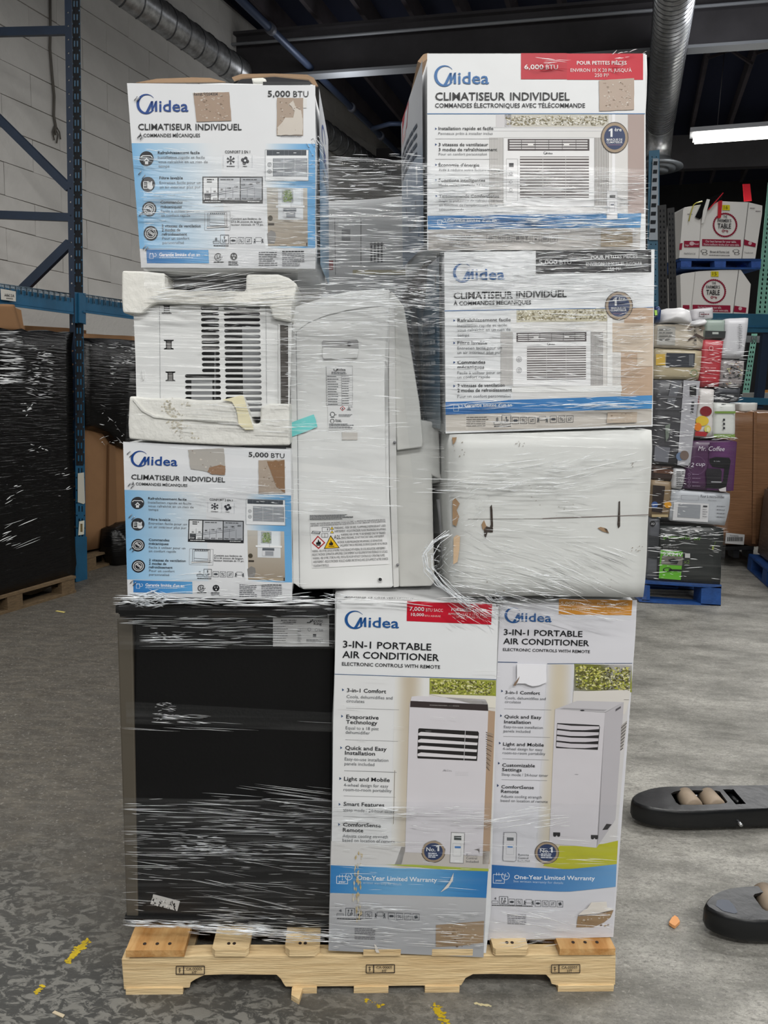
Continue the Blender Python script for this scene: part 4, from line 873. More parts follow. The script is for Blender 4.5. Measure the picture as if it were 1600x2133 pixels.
pp.rect(.55, .05, .9, .2, (150, 30, 44), 1); pp.text('6,000', .88, .18, .6, .06, (220, 180, 180), 1, 2, y1=.18); pp.fine(.15, .3, .9, 4, .05, (60, 70, 84), 5, .02); pp.rect(.15, .52, .5, .62, (210, 212, 214), 1); pp.poly([(.2, .7), (.6, .66), (.5, .82), (.25, .84)], (90, 96, 104), 1); pp.rect(.15, .85, .95, .9, (60, 100, 140), 1); pp.build('side_print', cC)
slab('top_flap', [(870, 128), (882, 113), (893, 110), (891, 122), (878, 132)], S0, .2, M_BROWNB, cC, off=.1)

# --- middle right carton 5,000 BTU, black banner
cD = thing('air_conditioner_carton', 'white window unit carton with a black 5,000 BTU banner below the red banner one', 'box', S0.at(1140, 900))
k3 = crop(860, 500, 2.963)
carton('carton_body', [(925, 524), (1366, 519), (1358, 888), (928, 904)], S0, .42, M_KRAFT, cD, .002, 41, .004, shift=(-.03, 0))
p = Print(k3, onplane(S0.off(.002)), -.012)
p.poly([(194, 75), (1492, 58), (1480, 1150), (203, 1194)], (226, 228, 230), 0)
p.poly([(760, 68), (1472, 58), (1472, 198), (760, 210)], (34, 34, 38), 2)
p.text('5,000', 778, 150, 892, 27, (214, 214, 216), 1); p.text('BTU', 906, 150, 978, 27, (200, 200, 202)); p.text('POUR PETITES PIÈCES', 1100, 115, 1387, 20, (236, 236, 238), 1); p.text('ENVIRON 10 X 15 PI, JUSQU\'À', 1070, 159, 1417, 20, (226, 226, 228)); p.text('150 PI²', 1205, 188, 1285, 20, (226, 226, 228))
logo(p, 246, 140, 322, 124, (34, 92, 152)); p.text('CLIMATISEUR', 253, 363, 618, 41, BLK, 1); p.text('INDIVIDUEL', 640, 355, 950, 41, BLK, 1); p.text('À COMMANDES MÉCANIQUES', 252, 402, 731, 24, (34, 36, 42), 1)
p.line((195, 437), (1485, 415), 4, (56, 110, 170))
p.grad([(600, 432), (1485, 418), (1480, 1000), (620, 1000)], 8, 4, lambda u, v: mixc((224, 224, 224), (212, 208, 202), u), 1)
foliage(p, 640, 425, 1200, 508, 420, [(190, 184, 160), (222, 216, 190), (146, 136, 100), (116, 106, 72), (236, 232, 220)], 7, 11)
p.poly([(1305, 420), (1484, 416), (1480, 990), (1285, 960), (1285, 690), (1305, 680)], (188, 162, 138), 2); p.poly([(1232, 512), (1480, 512), (1480, 700), (1232, 690)], (206, 190, 172), 3); p.rect(1200, 480, 1232, 905, (234, 234, 232), 4, 0); p.poly([(610, 905), (1290, 898), (1290, 935), (610, 942)], (236, 236, 234), 3); p.rect(1385, 700, 1480, 780, (206, 190, 172), 4)
unit_picture(p, 618, 566, 1098, 905, True)
bullets(p, [('a', '', 251, 505, 0, 16), ('b', 'Rafraîchissement facile', 276, 505, 605, 20), ('t', 'Installation rapide et facile', 276, 537, 582, 18), ('t', 'vous rafraîchit en un rien de', 276, 564, 603, 18), ('t', 'temps', 276, 595, 348, 18), ('l', '', 254, 609, 600, 2), ('a', '', 251, 643, 0, 16), ('b', 'Filtre lavable', 276, 644, 460, 20), ('t', 'Entretien facile pour un', 276, 676, 550, 18), ('t', 'un air intérieur plus pur', 276, 703, 547, 18), ('l', '', 254, 722, 600, 2),
  ('a', '', 251, 763, 0, 16), ('b', 'Commandes', 276, 764, 448, 20), ('b', 'mécaniques', 276, 794, 441, 20), ('t', 'Facile à utiliser pour un', 276, 828, 546, 18), ('t', 'un confort rapide', 276, 855, 477, 18), ('l', '', 254, 874, 555, 2), ('a', '', 251, 909, 0, 16), ('b', '2 vitesses de ventilation', 276, 908, 568, 20), ('b', '2 modes de refroidissement', 276, 938, 612, 20), ('t', 'Pour un confort personnalisé', 276, 974, 606, 18)])
badge(p, 1273, 405, 86, 89, '', '', ''); p.one(1236, 405, 23, 50, WHITE); p.text('ère', 1270, 372, 1311, 20, WHITE, 1, 8); p.text('MARQUE DE', 1225, 426, 1315, 12, WHITE, 1, 8); p.text('CLIMATISEUR', 1222, 440, 1320, 11, WHITE, 1, 8); p.rect(1235, 452, 1308, 455, (150, 120, 140), 8)
p.grad([(202, 1000), (1478, 958), (1476, 1040), (203, 1078)], 6, 1, lambda u, v: mixc((36, 104, 172), (70, 140, 196), u), 3); p.text('Garantie limitée d\'un an', 320, 1031, 612, 21, (238, 243, 248), 1); p.frame(252, 1020, 282, 1056, 2.5, (210, 226, 240), 4); p.ring(295, 1024, 9, 12, (210, 226, 240), 4, -90, 200)
p.grad([(203, 1080), (1476, 1042), (1474, 1140), (206, 1182)], 2, 2, lambda u, v: (196, 190, 182), 1)
p.rect(325, 1078, 340, 1172, (206, 200, 192), 2); p.fine(330, 1092, 475, 5, 13, (110, 106, 100), 3)
p.text('8', 515, 1117, 529, 22, MID); p.frame(502, 1121, 541, 1138, 3, MID); p.frame(550, 1080, 605, 1136, 3.5, MID); p.text('UP', 563, 1126, 592, 19, MID, 1); p.poly([(570, 1098), (577, 1088), (584, 1098)], MID); p.rect(574, 1098, 580, 1108, MID); icons(p, 614, 1094, 40, 11, 3); lift(p, 766, 1088, 70, 38); icons(p, 848, 1086, 40, 11, 3, MID); p.fine(502, 1146, 620, 1, 8, BLK, 11, 6)
p.build('front_print', cD)
torn('torn_patch', [(1202, 1062), (1385, 1060), (1382, 1126), (1198, 1132)], k3, S0, cD, 21, (186, 170, 152), nlight=6, jag=.02)
tl, bl = S0.at(925, 526), S0.at(928, 902); tb = tl+SN*.36-SX*.03; bb_ = bl+SN*.36-SX*.03
pp = Print(lambda a, b_: (a, b_), side_map(tl, tb, bl, bb_, -1, .01))
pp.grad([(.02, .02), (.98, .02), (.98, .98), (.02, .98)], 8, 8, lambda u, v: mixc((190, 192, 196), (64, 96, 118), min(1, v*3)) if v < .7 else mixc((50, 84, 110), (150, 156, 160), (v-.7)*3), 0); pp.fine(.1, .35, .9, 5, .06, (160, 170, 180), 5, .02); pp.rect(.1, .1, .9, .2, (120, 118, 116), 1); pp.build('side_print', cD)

# --- plain white battered carton
cW = thing('plain_white_carton', 'plain battered white carton with dirty punctures, under the black banner carton', 'box', S0.at(1140, 1245))
M_PLAIN = mat('plain_white_board', (204, 205, 202), .55, bump=.3, bscale=3.5, var=.05, vscale=3)
carton('carton_body', [(934, 902), (1361, 892), (1345, 1246), (944, 1244)], S0, .42, M_PLAIN, cW, 0, 51, .006, shift=(-.032, 0))
kW = crop(860, 860, 2.963)
p = Print(kW, onplane(S0, -.001), 0)
p.line((340, 655), (800, 652), 3, (150, 146, 142), 2); p.line((800, 652), (1150, 640), 4, (112, 96, 90), 2); p.line((1150, 640), (1458, 628), 4, (112, 96, 90), 2); p.build('flap_seam', cW)
def stain(pts, col, layer=2):
    p.poly(pts, col, layer)
R = rng(77); p = Print(kW, onplane(S0, -.0012), 0)
for (x, y, n_, s_) in ((650, 190, 10, 18), (1350, 325, 6, 14), (1385, 830, 7, 22), (300, 230, 8, 30), (940, 600, 8, 40), (750, 500, 10, 60), (1180, 1060, 6, 50), (560, 1100, 8, 40)):
    for i in range(n_):
        X, Y = x+R.gauss(0, s_), y+R.gauss(0, s_*.7); r = R.uniform(1.5, 5); p.poly([(X+r*cos(t)*R.uniform(.5, 1.6), Y+r*sin(t)*R.uniform(.4, 1)) for t in (0, 1.3, 2.5, 3.8, 5)], (150, 140, 128), 1)
p.build('scuff', cW)
M_HOLE = mat('puncture_dark', (46, 34, 26), .9); M_HOLE2 = mat('puncture_board', (146, 118, 88), .9)
for (pts, m_) in (([(478, 580), (487, 566), (492, 600), (496, 700), (484, 735), (472, 720), (482, 690)], M_HOLE), ([(440, 715), (455, 700), (496, 712), (494, 738), (462, 735), (450, 775), (442, 760)], M_HOLE),
                  ([(425, 690), (440, 662), (455, 700), (446, 730), (430, 715)], M_HOLE2), ([(1272, 548), (1280, 545), (1280, 700), (1270, 712), (1264, 690), (1270, 600)], M_HOLE), ([(1142, 712), (1160, 704), (1190, 712), (1212, 742), (1196, 738), (1170, 730)], M_HOLE2), ([(1180, 712), (1198, 716), (1212, 744), (1196, 738)], M_HOLE),
                  ([(245, 545), (262, 525), (290, 560), (270, 600), (286, 640), (268, 700), (246, 690)], M_HOLE2), ([(252, 770), (270, 755), (292, 760), (288, 840), (276, 920), (250, 935)], mat('bare_board', (196, 168, 136), .85)), ([(243, 152), (272, 150), (262, 180), (248, 196)], M_HOLE2)):
    slab('puncture', [kW(*q) for q in pts], S0, .001, m_, cW, off=-.0022)
# --- portable unit cartons
cE = thing('portable_air_conditioner_carton', 'tall white carton with a red 7,000 BTU banner beside the black freezer', 'box', S0.at(850, 1985))
carton('carton_body', [(699, 1249), (1039, 1260), (1008, 1991), (684, 1976)], S0, .38, M_KRAFT, cE, -.002, 61, .004, N=12)
e1, e2 = crop(680, 1230, 4.2105), crop(670, 1600, 4.2105)
PE = S0.off(-.002)
p = Print(e1, onplane(PE), .034)
p.poly([(88, 88), (1508, 140), (1440, 2820), (1400, 3180), (35, 3130), (60, 1200)], (228, 230, 232), 0)
p.poly([(708, 92), (1454, 120), (1446, 300), (704, 268)], (192, 18, 44), 2)
logo(p, 158, 172, 478, 165, (30, 84, 146))
p.text('7,000', 728, 176, 858, 33, WHITE, 1); p.text('BTU SACC', 872, 183, 1022, 26, (236, 214, 214)); p.text('10,000', 742, 222, 856, 25, WHITE, 1); p.text('BTU ASHRAE', 864, 229, 1002, 15, (236, 200, 200)); p.text('FOR SMALL ROOMS', 1096, 179, 1402, 25, WHITE, 1); p.text('APPROX. 12 FT X 17 FT ROOM', 1068, 213, 1424, 17, (240, 214, 214)); p.text('UP TO 200 SQ. FT.', 1142, 238, 1350, 15, (240, 214, 214))
p.text('3-IN-1 PORTABLE', 145, 499, 920, 58, BLK, 1); p.text('AIR CONDITIONER', 140, 589, 988, 58, BLK, 1); p.text('ELECTRONIC CONTROLS WITH REMOTE', 136, 657, 998, 29, BLK, 1)
p.line((70, 733), (1490, 781), 5, (62, 92, 132), 3)
p.grad([(74, 740), (640, 760), (560, 2520), (60, 2500)], 4, 4, lambda u, v: (226, 227, 228), 1)
p.grad([(600, 758), (905, 768), (850, 2600), (560, 2560)], 14, 6, lambda u, v: mixc((226, 226, 224), (196, 184, 164), sin(pi*min(1, u*1.15))**1.5*(1-.3*v)), 2)
p.grad([(905, 768), (1490, 786), (1440, 2440), (850, 2420)], 3, 6, lambda u, v: (216, 212, 206), 2)
p.poly([(1410, 1050), (1480, 1060), (1430, 2400), (1370, 2400)], (178, 152, 128), 3)
foliage(p, 905, 768, 1488, 912, 520, [(150, 156, 70), (206, 204, 110), (168, 178, 66), (110, 112, 50), (228, 226, 170), (90, 86, 54)], 21, 17, 4)
p.poly([(905, 908), (1486, 926), (1484, 1030), (1420, 1028)], (226, 222, 210), 5)
# curved hose behind the pictured unit
for k in range(16): p.poly([(1398+k*.6, 1240+k*20), (1442-k*1.2, 1250+k*21), (1466-k*2.2, 1262+k*21), (1464-k*2.2, 1268+k*21), (1398, 1250+k*20)], (120, 106, 94) if k % 2 else (158, 144, 130), 5)
# pictured portable unit
p.poly([(748, 930), (800, 924), (1395, 955), (1418, 1000), (1420, 1060), (1370, 2330), (690, 2295), (730, 1000)], (214, 211, 216), 5)
p.poly([(738, 968), (1414, 1000), (1420, 1056), (734, 1022)], (58, 50, 50), 6); p.rect(1060, 1001, 1112, 1013, (20, 18, 18), 7); p.fine(905, 1003, 1180, 1, 8, (170, 166, 164), 3, 4, 7)
p.poly([(815, 1208), (1330, 1236), (1338, 1250), (1322, 1495), (800, 1472), (797, 1455), (806, 1215)], (38, 36, 36), 6)
for k in range(4):
    y = 1240+k*60; p.poly([(806-k*2, y+12), (830, y), (1332-k*5, y+35), (1328-k*5, y+58), (806-k*2, y+32)], (222, 219, 222), 7)
p.line((1219, 1228), (1206, 1490), 5, (196, 194, 198), 8); logo(p, 1002, 1555, 98, 36, (100, 102, 110))
for k in range(3): p.fine(1130, 1590+k*14, 1260, 1, 8, (196, 194, 198), 9+k, 3, 6)
bullets(p, [('b', '3-in-1 Comfort', 180, 890, 524, 33), ('t', 'Cools, dehumidifies and', 177, 943, 580, 27), ('t', 'circulates', 176, 981, 333, 27), ('l', '', 174, 1031, 638, 3), ('b', 'Evaporative', 174, 1122, 458, 33), ('b', 'Technology', 172, 1168, 447, 33), ('t', 'Equal to a 18 pint', 169, 1217, 458, 27), ('t', 'dehumidifier', 168, 1256, 382, 27), ('l', '', 167, 1308, 628, 3),
  ('b', 'Quick and Easy', 165, 1395, 528, 33), ('b', 'Installation', 163, 1439, 427, 33), ('t', 'Easy-to-use installation', 160, 1490, 543, 27), ('t', 'panels included', 158, 1531, 421, 27), ('l', '', 156, 1580, 616, 3)])
for (x, y) in ((138, 884), (130, 1115), (122, 1392), (114, 1661)): p.poly([(x, y-26), (x+18, y-12), (x, y)], (70, 92, 128), 3)
p.build('front_print', cE)
p = Print(e2, onplane(PE), .034); p.sl = .03
bullets(p, [('l', '', 198, 22, 657, 3), ('b', 'Light and Mobile', 196, 109, 598, 33), ('t', '4-wheel design for easy', 195, 160, 585, 27), ('t', 'room-to-room portability', 194, 200, 614, 27), ('l', '', 193, 243, 648, 3), ('b', 'Smart Features', 192, 330, 550, 33), ('t', 'Sleep mode / 24-hour timer', 190, 380, 640, 27), ('l', '', 189, 425, 630, 3), ('b', 'ComfortSense', 189, 511, 520, 33), ('b', 'Remote', 187, 558, 365, 33), ('t', 'Adjusts cooling strength', 184, 606, 582, 27), ('t', 'based on location of remote', 183, 644, 642, 27)])
for (x, y) in ((156, 105), (150, 330), (146, 507)): p.poly([(x, y-26), (x+18, y-12), (x, y)], (70, 92, 128), 3)
p.line((642, 20), (630, 490), 5, (150, 142, 132), 4)
p.grad([(85, 640), (740, 690), (700, 850), (80, 850)], 4, 2, lambda u, v: (214, 213, 212), 3); p.grad([(700, 690), (1480, 730), (1460, 890), (640, 850)], 6, 2, lambda u, v: (196, 190, 184), 3)
p.line((742, 690), (1330, 722), 9, (90, 84, 80), 4); p.poly([(1330, 716), (1390, 700), (1385, 756), (1370, 722)], (96, 86, 76), 5)
p.poly([(560, 846), (800, 846), (1200, 870), (1465, 882), (1465, 905), (1100, 892), (760, 862)], (172, 186, 70), 4)
p.grad([(80, 852), (1460, 905), (1445, 1138), (74, 1094)], 14, 2, lambda u, v: mixc((34, 118, 186), (110, 170, 214), .5+.5*sin(u*5-.8)), 3)
badge(p, 981, 732, 106, 98, '', '', ''); p.text('No.', 918, 728, 998, 34, WHITE, 1, 8); p.one(1004, 728, 28, 52, WHITE); p.fine(935, 742, 1020, 3, 16, (220, 224, 232), 3, 9, 8)
p.poly([(1135, 560), (1258, 566), (1245, 838), (1122, 832)], (150, 148, 148), 5); p.poly([(1141, 566), (1252, 572), (1240, 832), (1128, 826)], (226, 226, 226), 6); p.rect(1162, 594, 1226, 630, (66, 74, 74), 7); p.rect(1168, 684, 1220, 702, (80, 130, 190), 7); p.frame(1152, 660, 1222, 770, 2.5, (170, 172, 176), 7); p.rect(1168, 810, 1208, 818, (240, 240, 240), 7)
p.text('Remote', 1270, 770, 1366, 20, GRY); p.text('Control', 1269, 798, 1362, 20, GRY); p.text('Included', 1267, 828, 1376, 20, GRY)
p.text('One-Year Limited Warranty', 312, 978, 1012, 38, (240, 245, 250), 1, y1=1000); p.text('See written warranty for details', 312, 1012, 700, 22, (190, 214, 234), 0, y1=1028)
p.frame(132, 948, 228, 1012, 5, (232, 240, 248), 4); p.ring(238, 952, 27, 32, (232, 240, 248), 4, -60, 230); p.line((238, 935), (238, 955), 5, (232, 240, 248), 4); p.line((238, 955), (256, 955), 5, (232, 240, 248), 4); p.text('year', 148, 1003, 212, 18, (232, 240, 248), 1); p.line((158, 935), (158, 960), 5, (232, 240, 248), 4); p.line((182, 935), (182, 960), 5, (232, 240, 248), 4); p.line((182, 966), (182, 984), 4, (232, 240, 248), 4)
p.grad([(74, 1098), (1445, 1140), (1420, 1660), (60, 1600)], 2, 6, lambda u, v: mixc((186, 186, 188), (168, 170, 174), v), 1)
p.text('4', 150, 1262, 176, 24, MID); p.frame(134, 1274, 192, 1298, 3, MID); p.rect(136, 1285, 190, 1288, MID); p.frame(212, 1228, 290, 1302, 4, MID); p.text('UP', 228, 1296, 274, 28, MID, 1)
for x in (236, 264): p.line((x, 1268), (x, 1242), 5, MID); p.poly([(x-9, 1252), (x, 1238), (x+9, 1252)], MID)
icons(p, 306, 1258, 58, 18, 2); lift(p, 464, 1262, 98, 56); icons(p, 584, 1270, 56, 16, 4); p.fine(136, 1316, 388, 1, 9, BLK, 5, 7)
p.fine(290, 1402, 470, 7, 15, (110, 110, 114), 6, 7)
R = rng(3)
for k in range(60): x = 320+R.gauss(0, 16)+(8 if k % 2 else -12); y = R.uniform(740, 1340); s_ = R.uniform(4, 18); p.poly([(x-s_*.4, y), (x, y-s_*1.5), (x+s_*.5, y), (x, y+s_*1.6)], mixc((196, 170, 112), (214, 208, 190), R.random()), 9)
p.build('lower_print', cE)
torn('torn_patch', [(1004, 1376), (1425, 1340), (1418, 1530), (1200, 1562), (1002, 1568)], e2, PE, cE, 31, (160, 138, 112), nlight=12, jag=.01)
slab('cut_flap', [e2(*q) for q in ((1158, 920), (1152, 985), (1110, 1050), (1045, 1088), (1075, 1055), (1120, 1000))], S0, .001, mat('torn_white', (214, 208, 200), .7), cE, off=-.008)
slab('cut_flap', [e2(*q) for q in ((462, 1545), (482, 1560), (508, 1620), (480, 1618), (470, 1600))], S0, .001, mat('torn_white', (214, 208, 200), .7), cE, off=-.008)
a0 = S0.at(705, 1249); 
pt_ = Print(lambda x, y: (x, y), lambda x, y, l: (lambda q: Vector((q.x, q.y, q.z)))(onz(x, y, 1.003+.0008+.0003*l)))
pt_.text('MAINTENIR CE CÔTÉ VERS LE HAUT', 718, 1244.5, 862, 2.6, BLK, 1, 1, y1=1248.5); pt_.build('top_print', cE)

cG = thing('portable_air_conditioner_carton', 'tall white carton with an orange banner on the right end of the pallet', 'box', S0.at(1150, 1962))
PG = S0.off(.035)
carton('carton_body', [(1040, 1258), (1326, 1250), (1276, 1960), (1012, 1962)], PG, .36, M_KRAFT, cG, 0, 71, .004, N=12)
g1, g2 = crop(1000, 1230, 4.5714), crop(1000, 1600, 4.5714)
p = Print(g1, onplane(PG), .026)
p.poly([(195, 130), (1495, 90), (1480, 420), (1270, 3300), (60, 3330), (165, 700)], (216, 216, 222), 0)
p.poly([(752, 82), (1452, 92), (1442, 236), (750, 228)], (206, 140, 44), 2)
logo(p, 232, 158, 450, 152, (40, 88, 146)); p.text('5,000', 770, 134, 900, 28, (244, 224, 190), 1); p.text('BTU SACC', 912, 136, 1050, 22, (240, 214, 170)); p.text('8,000 BTU ASHRAE', 800, 186, 1050, 18, (240, 214, 170), 1); p.text('FOR SMALL ROOMS', 1118, 136, 1412, 20, (244, 224, 190), 1); p.text('APPROX. 10 FT X 15 FT ROOM', 1100, 168, 1425, 15, (240, 210, 160)); p.text('UP TO 150 SQ. FT.', 1170, 200, 1350, 15, (240, 210, 160))
p.text('3-IN-1 PORTABLE', 226, 422, 976, 54, BLK, 1); p.text('AIR CONDITIONER', 222, 508, 1040, 54, BLK, 1); p.text('ELECTRONIC CONTROLS WITH REMOTE', 219, 574, 1048, 26, BLK, 1)
p.line((170, 681), (356, 685), 7, (50, 74, 112), 3); p.line((640, 697), (1450, 693), 5, (70, 92, 124), 3)
p.grad([(640, 702), (900, 710), (880, 2600), (520, 2700)], 12, 4, lambda u, v: mixc((212, 212, 216), (206, 196, 176), sin(pi*min(1, u*1.1))), 1)
p.grad([(900, 708), (1448, 698), (1300, 2400), (800, 2400)], 3, 3, lambda u, v: (208, 206, 206), 1)
foliage(p, 898, 700, 1446, 955, 560, [(142, 146, 66), (204, 200, 108), (166, 172, 66), (104, 104, 48), (228, 224, 170), (84, 80, 50)], 31, 19, 2)
p.poly([(890, 962), (1430, 945), (1425, 1040), (1380, 1180), (880, 1100)], (216, 212, 206), 3); p.line((1370, 1040), (1420, 1041), 4, (120, 118, 112), 4)
for k in range(16): p.poly([(1345-k*.5, 1290+k*15), (1400-k*2.5, 1240+k*17), (1402-k*2.5, 1247+k*17), (1345-k*.5, 1300+k*15)], (70, 62, 58) if k % 2 else (166, 160, 152), 5)
# pictured unit in three-quarter view
p.poly([(715, 1130), (925, 1050), (1370, 1062), (1190, 1165)], (196, 194, 198), 4); p.poly([(715, 1130), (1190, 1160), (1130, 2350), (1110, 2450), (660, 2410)], (208, 205, 210), 4)
p.poly([(1190, 1160), (1370, 1062), (1290, 2180), (1260, 2230), (1110, 2450)], (186, 183, 188), 4); p.poly([(760, 1128), (1180, 1150), (1210, 1135), (800, 1118)], (160, 158, 162), 5); p.disc(975, 1142, 20, 7, (50, 50, 54), 6, 12); p.poly([(1292, 1130), (1342, 1100), (1340, 1120), (1290, 1152)], (90, 88, 92), 5)
p.poly([(735, 1262), (1135, 1282), (1142, 1300), (1122, 1518), (725, 1500), (722, 1480)], (44, 42, 44), 5)
for k in range(4): y = 1272+k*57; p.poly([(738-k*3, y), (870, y+16), (1136-k*4, y+22), (1134-k*4, y+48), (1000, y+58), (860, y+56), (734-k*3, y+42)], (202, 198, 204), 6)
p.line((902, 1750), (936, 1752), 3, (120, 120, 124), 6)
bullets(p, [('b', '3-in-1 Comfort', 241, 984, 572, 30), ('t', 'Cools, dehumidifies and', 238, 1034, 626, 25), ('t', 'circulates', 236, 1071, 388, 25), ('l', '', 232, 1126, 680, 3), ('b', 'Quick and Easy', 233, 1214, 585, 30), ('b', 'Installation', 231, 1264, 485, 30), ('t', 'Easy-to-use installation', 228, 1309, 598, 25), ('t', 'panels included', 225, 1349, 480, 25), ('l', '', 222, 1388, 668, 3), ('b', 'Light and Mobile', 220, 1476, 608, 30), ('t', '4-wheel design for easy', 217, 1518, 595, 25), ('t', 'room-to-room portability', 216, 1557, 622, 25), ('l', '', 212, 1602, 656, 3), ('b', 'Customizable', 212, 1676, 524, 30), ('b', 'Settings', 210, 1719, 397, 30), ('t', 'Sleep mode / 24-hour timer', 206, 1763, 648, 25), ('l', '', 205, 1800, 640, 3)])
for (x, y) in ((203, 970), (193, 1205), (182, 1466), (173, 1658)): p.poly([(x, y-26), (x+17, y-12), (x, y)], (40, 58, 96), 3)
p.build('front_print', cG)
p = Print(g2, onplane(PG), .026)
bullets(p, [('b', 'ComfortSense', 203, 192, 513, 30), ('b', 'Remote', 201, 235, 369, 30), ('t', 'Adjusts cooling strength', 198, 280, 588, 25), ('t', 'based on location of remote', 196, 320, 645, 25)]); p.poly([(163, 150), (180, 166), (163, 180)], (40, 58, 96), 3)
for (x, y) in ((730, 635), (1090, 660)): p.rect(x-34, y-24, x+34, y+5, (44, 42, 44), 5); p.disc(x-18, y+6, 15, 13, (44, 42, 44), 5, 12); p.disc(x+18, y+6, 15, 13, (44, 42, 44), 5, 12)
p.poly([(1165, 590), (1205, 530), (1255, 535), (1215, 585)], (50, 48, 50), 5)
p.poly([(600, 930), (760, 740), (980, 742), (1180, 720), (1315, 690), (1302, 920), (1050, 960), (800, 962)], (184, 184, 44), 3)
p.poly([(225, 610), (340, 608), (352, 625), (346, 880), (330, 892), (222, 886), (214, 870)], (140, 140, 146), 5); p.poly([(232, 616), (338, 614), (345, 628), (340, 876), (328, 885), (226, 880), (220, 866)], (216, 216, 220), 6); p.rect(256, 660, 320, 690, (100, 104, 108), 7); p.rect(262, 742, 312, 756, (80, 130, 190), 7); p.frame(250, 730, 322, 820, 2.5, (170, 172, 178), 7)
badge(p, 637, 806, 116, 106, '', '', ''); p.text('No.', 570, 803, 658, 34, WHITE, 1, 8); p.one(664, 804, 28, 52, WHITE); p.fine(580, 812, 700, 3, 17, (220, 224, 232), 3, 9, 8)
p.text('Remote', 365, 834, 466, 20, GRY); p.text('Control', 363, 864, 460, 20, GRY); p.text('Included', 361, 892, 472, 20, GRY)
N_ = 14; top = []; bot_ = []
for i in range(N_+1):
    u = i/N_; top.append((88+(1302-88)*u, 918+48*sin(min(1, u*1.25)*pi*.5)-52*max(0, u-.62)/.38*1.0)); bot_.append((74+(1292-74)*u, 1136+44*sin(min(1, u*1.3)*pi*.5)-50*max(0, u-.62)/.38))
pts = []; fs = []; cl = []
for i in range(N_+1):
    pts += [top[i], bot_[i]]; c_ = mixc((32, 100, 168), (106, 158, 206), i/N_); cl += [c_, c_]
    if i: fs.append((2*i-2, 2*i, 2*i+1, 2*i-1))
p.add(pts, fs, cl, 4)
p.text('One-Year Limited Warranty', 325, 1056, 1094, 38, (240, 245, 250), 1, y1=1068); p.text('See written warranty for details', 318, 1086, 792, 21, (186, 208, 232), 0, y1=1104)
p.frame(126, 1012, 232, 1094, 5, (226, 236, 246), 5); p.ring(243, 1026, 34, 39, (226, 236, 246), 5, -60, 230); p.line((243, 1004), (243, 1030), 5, (226, 236, 246), 5); p.line((243, 1030), (268, 1030), 5, (226, 236, 246), 5); p.text('year', 146, 1076, 212, 18, (226, 236, 246), 1, 6); p.line((158, 996), (158, 1022), 5, (226, 236, 246), 5); p.line((180, 996), (180, 1022), 5, (226, 236, 246), 5)
p.text('4', 134, 1253, 156, 24, MID); p.frame(114, 1264, 172, 1288, 3, MID); p.frame(185, 1222, 265, 1294, 4, MID); p.text('UP', 202, 1288, 248, 28, MID, 1)
for x in (210, 238): p.line((x, 1262), (x, 1236), 5, MID); p.poly([(x-9, 1246), (x, 1232), (x+9, 1246)], MID)
icons(p, 275, 1246, 56, 14, 2); lift(p, 415, 1250, 100, 54); icons(p, 524, 1260, 56, 14, 4); p.fine(112, 1302, 575, 1, 9, BLK, 5, 7); p.fine(262, 1392, 440, 6, 17, (120, 120, 126), 6, 7)
p.build('lower_print', cG)
torn('torn_patch', [(932, 1405), (1100, 1395), (1272, 1352), (1245, 1420), (1180, 1470), (1080, 1516), (918, 1516)], g2, PG, cG, 41, (154, 128, 96), nlight=8, jag=.01)
slab('peeled_paper', [g2(*q) for q in ((1060, 1282), (1205, 1275), (1212, 1330), (1272, 1348), (1100, 1388), (935, 1400), (985, 1358), (1020, 1340))], PG, .0012, mat('torn_white', (214, 208, 200), .7), cG, off=-.009)
slab('peeled_paper', [g1(*q) for q in ((352, 700), (632, 706), (634, 875), (560, 905), (500, 912), (460, 900), (430, 885), (358, 885), (320, 908), (352, 840))], PG, .0012, mat('peel_white', (220, 220, 225), .6), cG, off=-.008)
slab('puncture', [g1(*q) for q in ((380, 818), (362, 862), (340, 905), (316, 908), (330, 880))], PG, .0005, mat('tear_shadow_board', (120, 100, 84), .8), cG, off=-.0095)
# ------------------------------------------------------------------ black chest freezer
M_BLK = mat('black_enamel', (10, 10, 11), .38, bump=.06, bscale=120, spec=.3); M_LID = mat('black_lid', (12, 12, 14), .22, spec=.5)
M_STRIP = mat('grey_brown_panel', (84, 78, 68), .5, .2)
FO = .085; PF = S0.off(FO)
fz = thing('chest_freezer', 'black freezer with a grey edge strip and a white rating label, under the left cartons', 'freezer', PF.at(470, 1925))
slab('cabinet', [(282, 1284), (694, 1288), (688, 1931), (268, 1915)], S0, .46, M_BLK, fz, off=FO, bevel=.006)
slab('door_edge', [(243, 1288), (276, 1290), (288, 1913), (263, 1913)], S0, .44, M_STRIP, fz, off=FO-.004, bevel=.004)
slab('foot_rail', [(258, 1911), (690, 1925), (690, 1934), (262, 1922)], S0, .44, M_BLK, fz, off=FO-.012, bevel=.003)
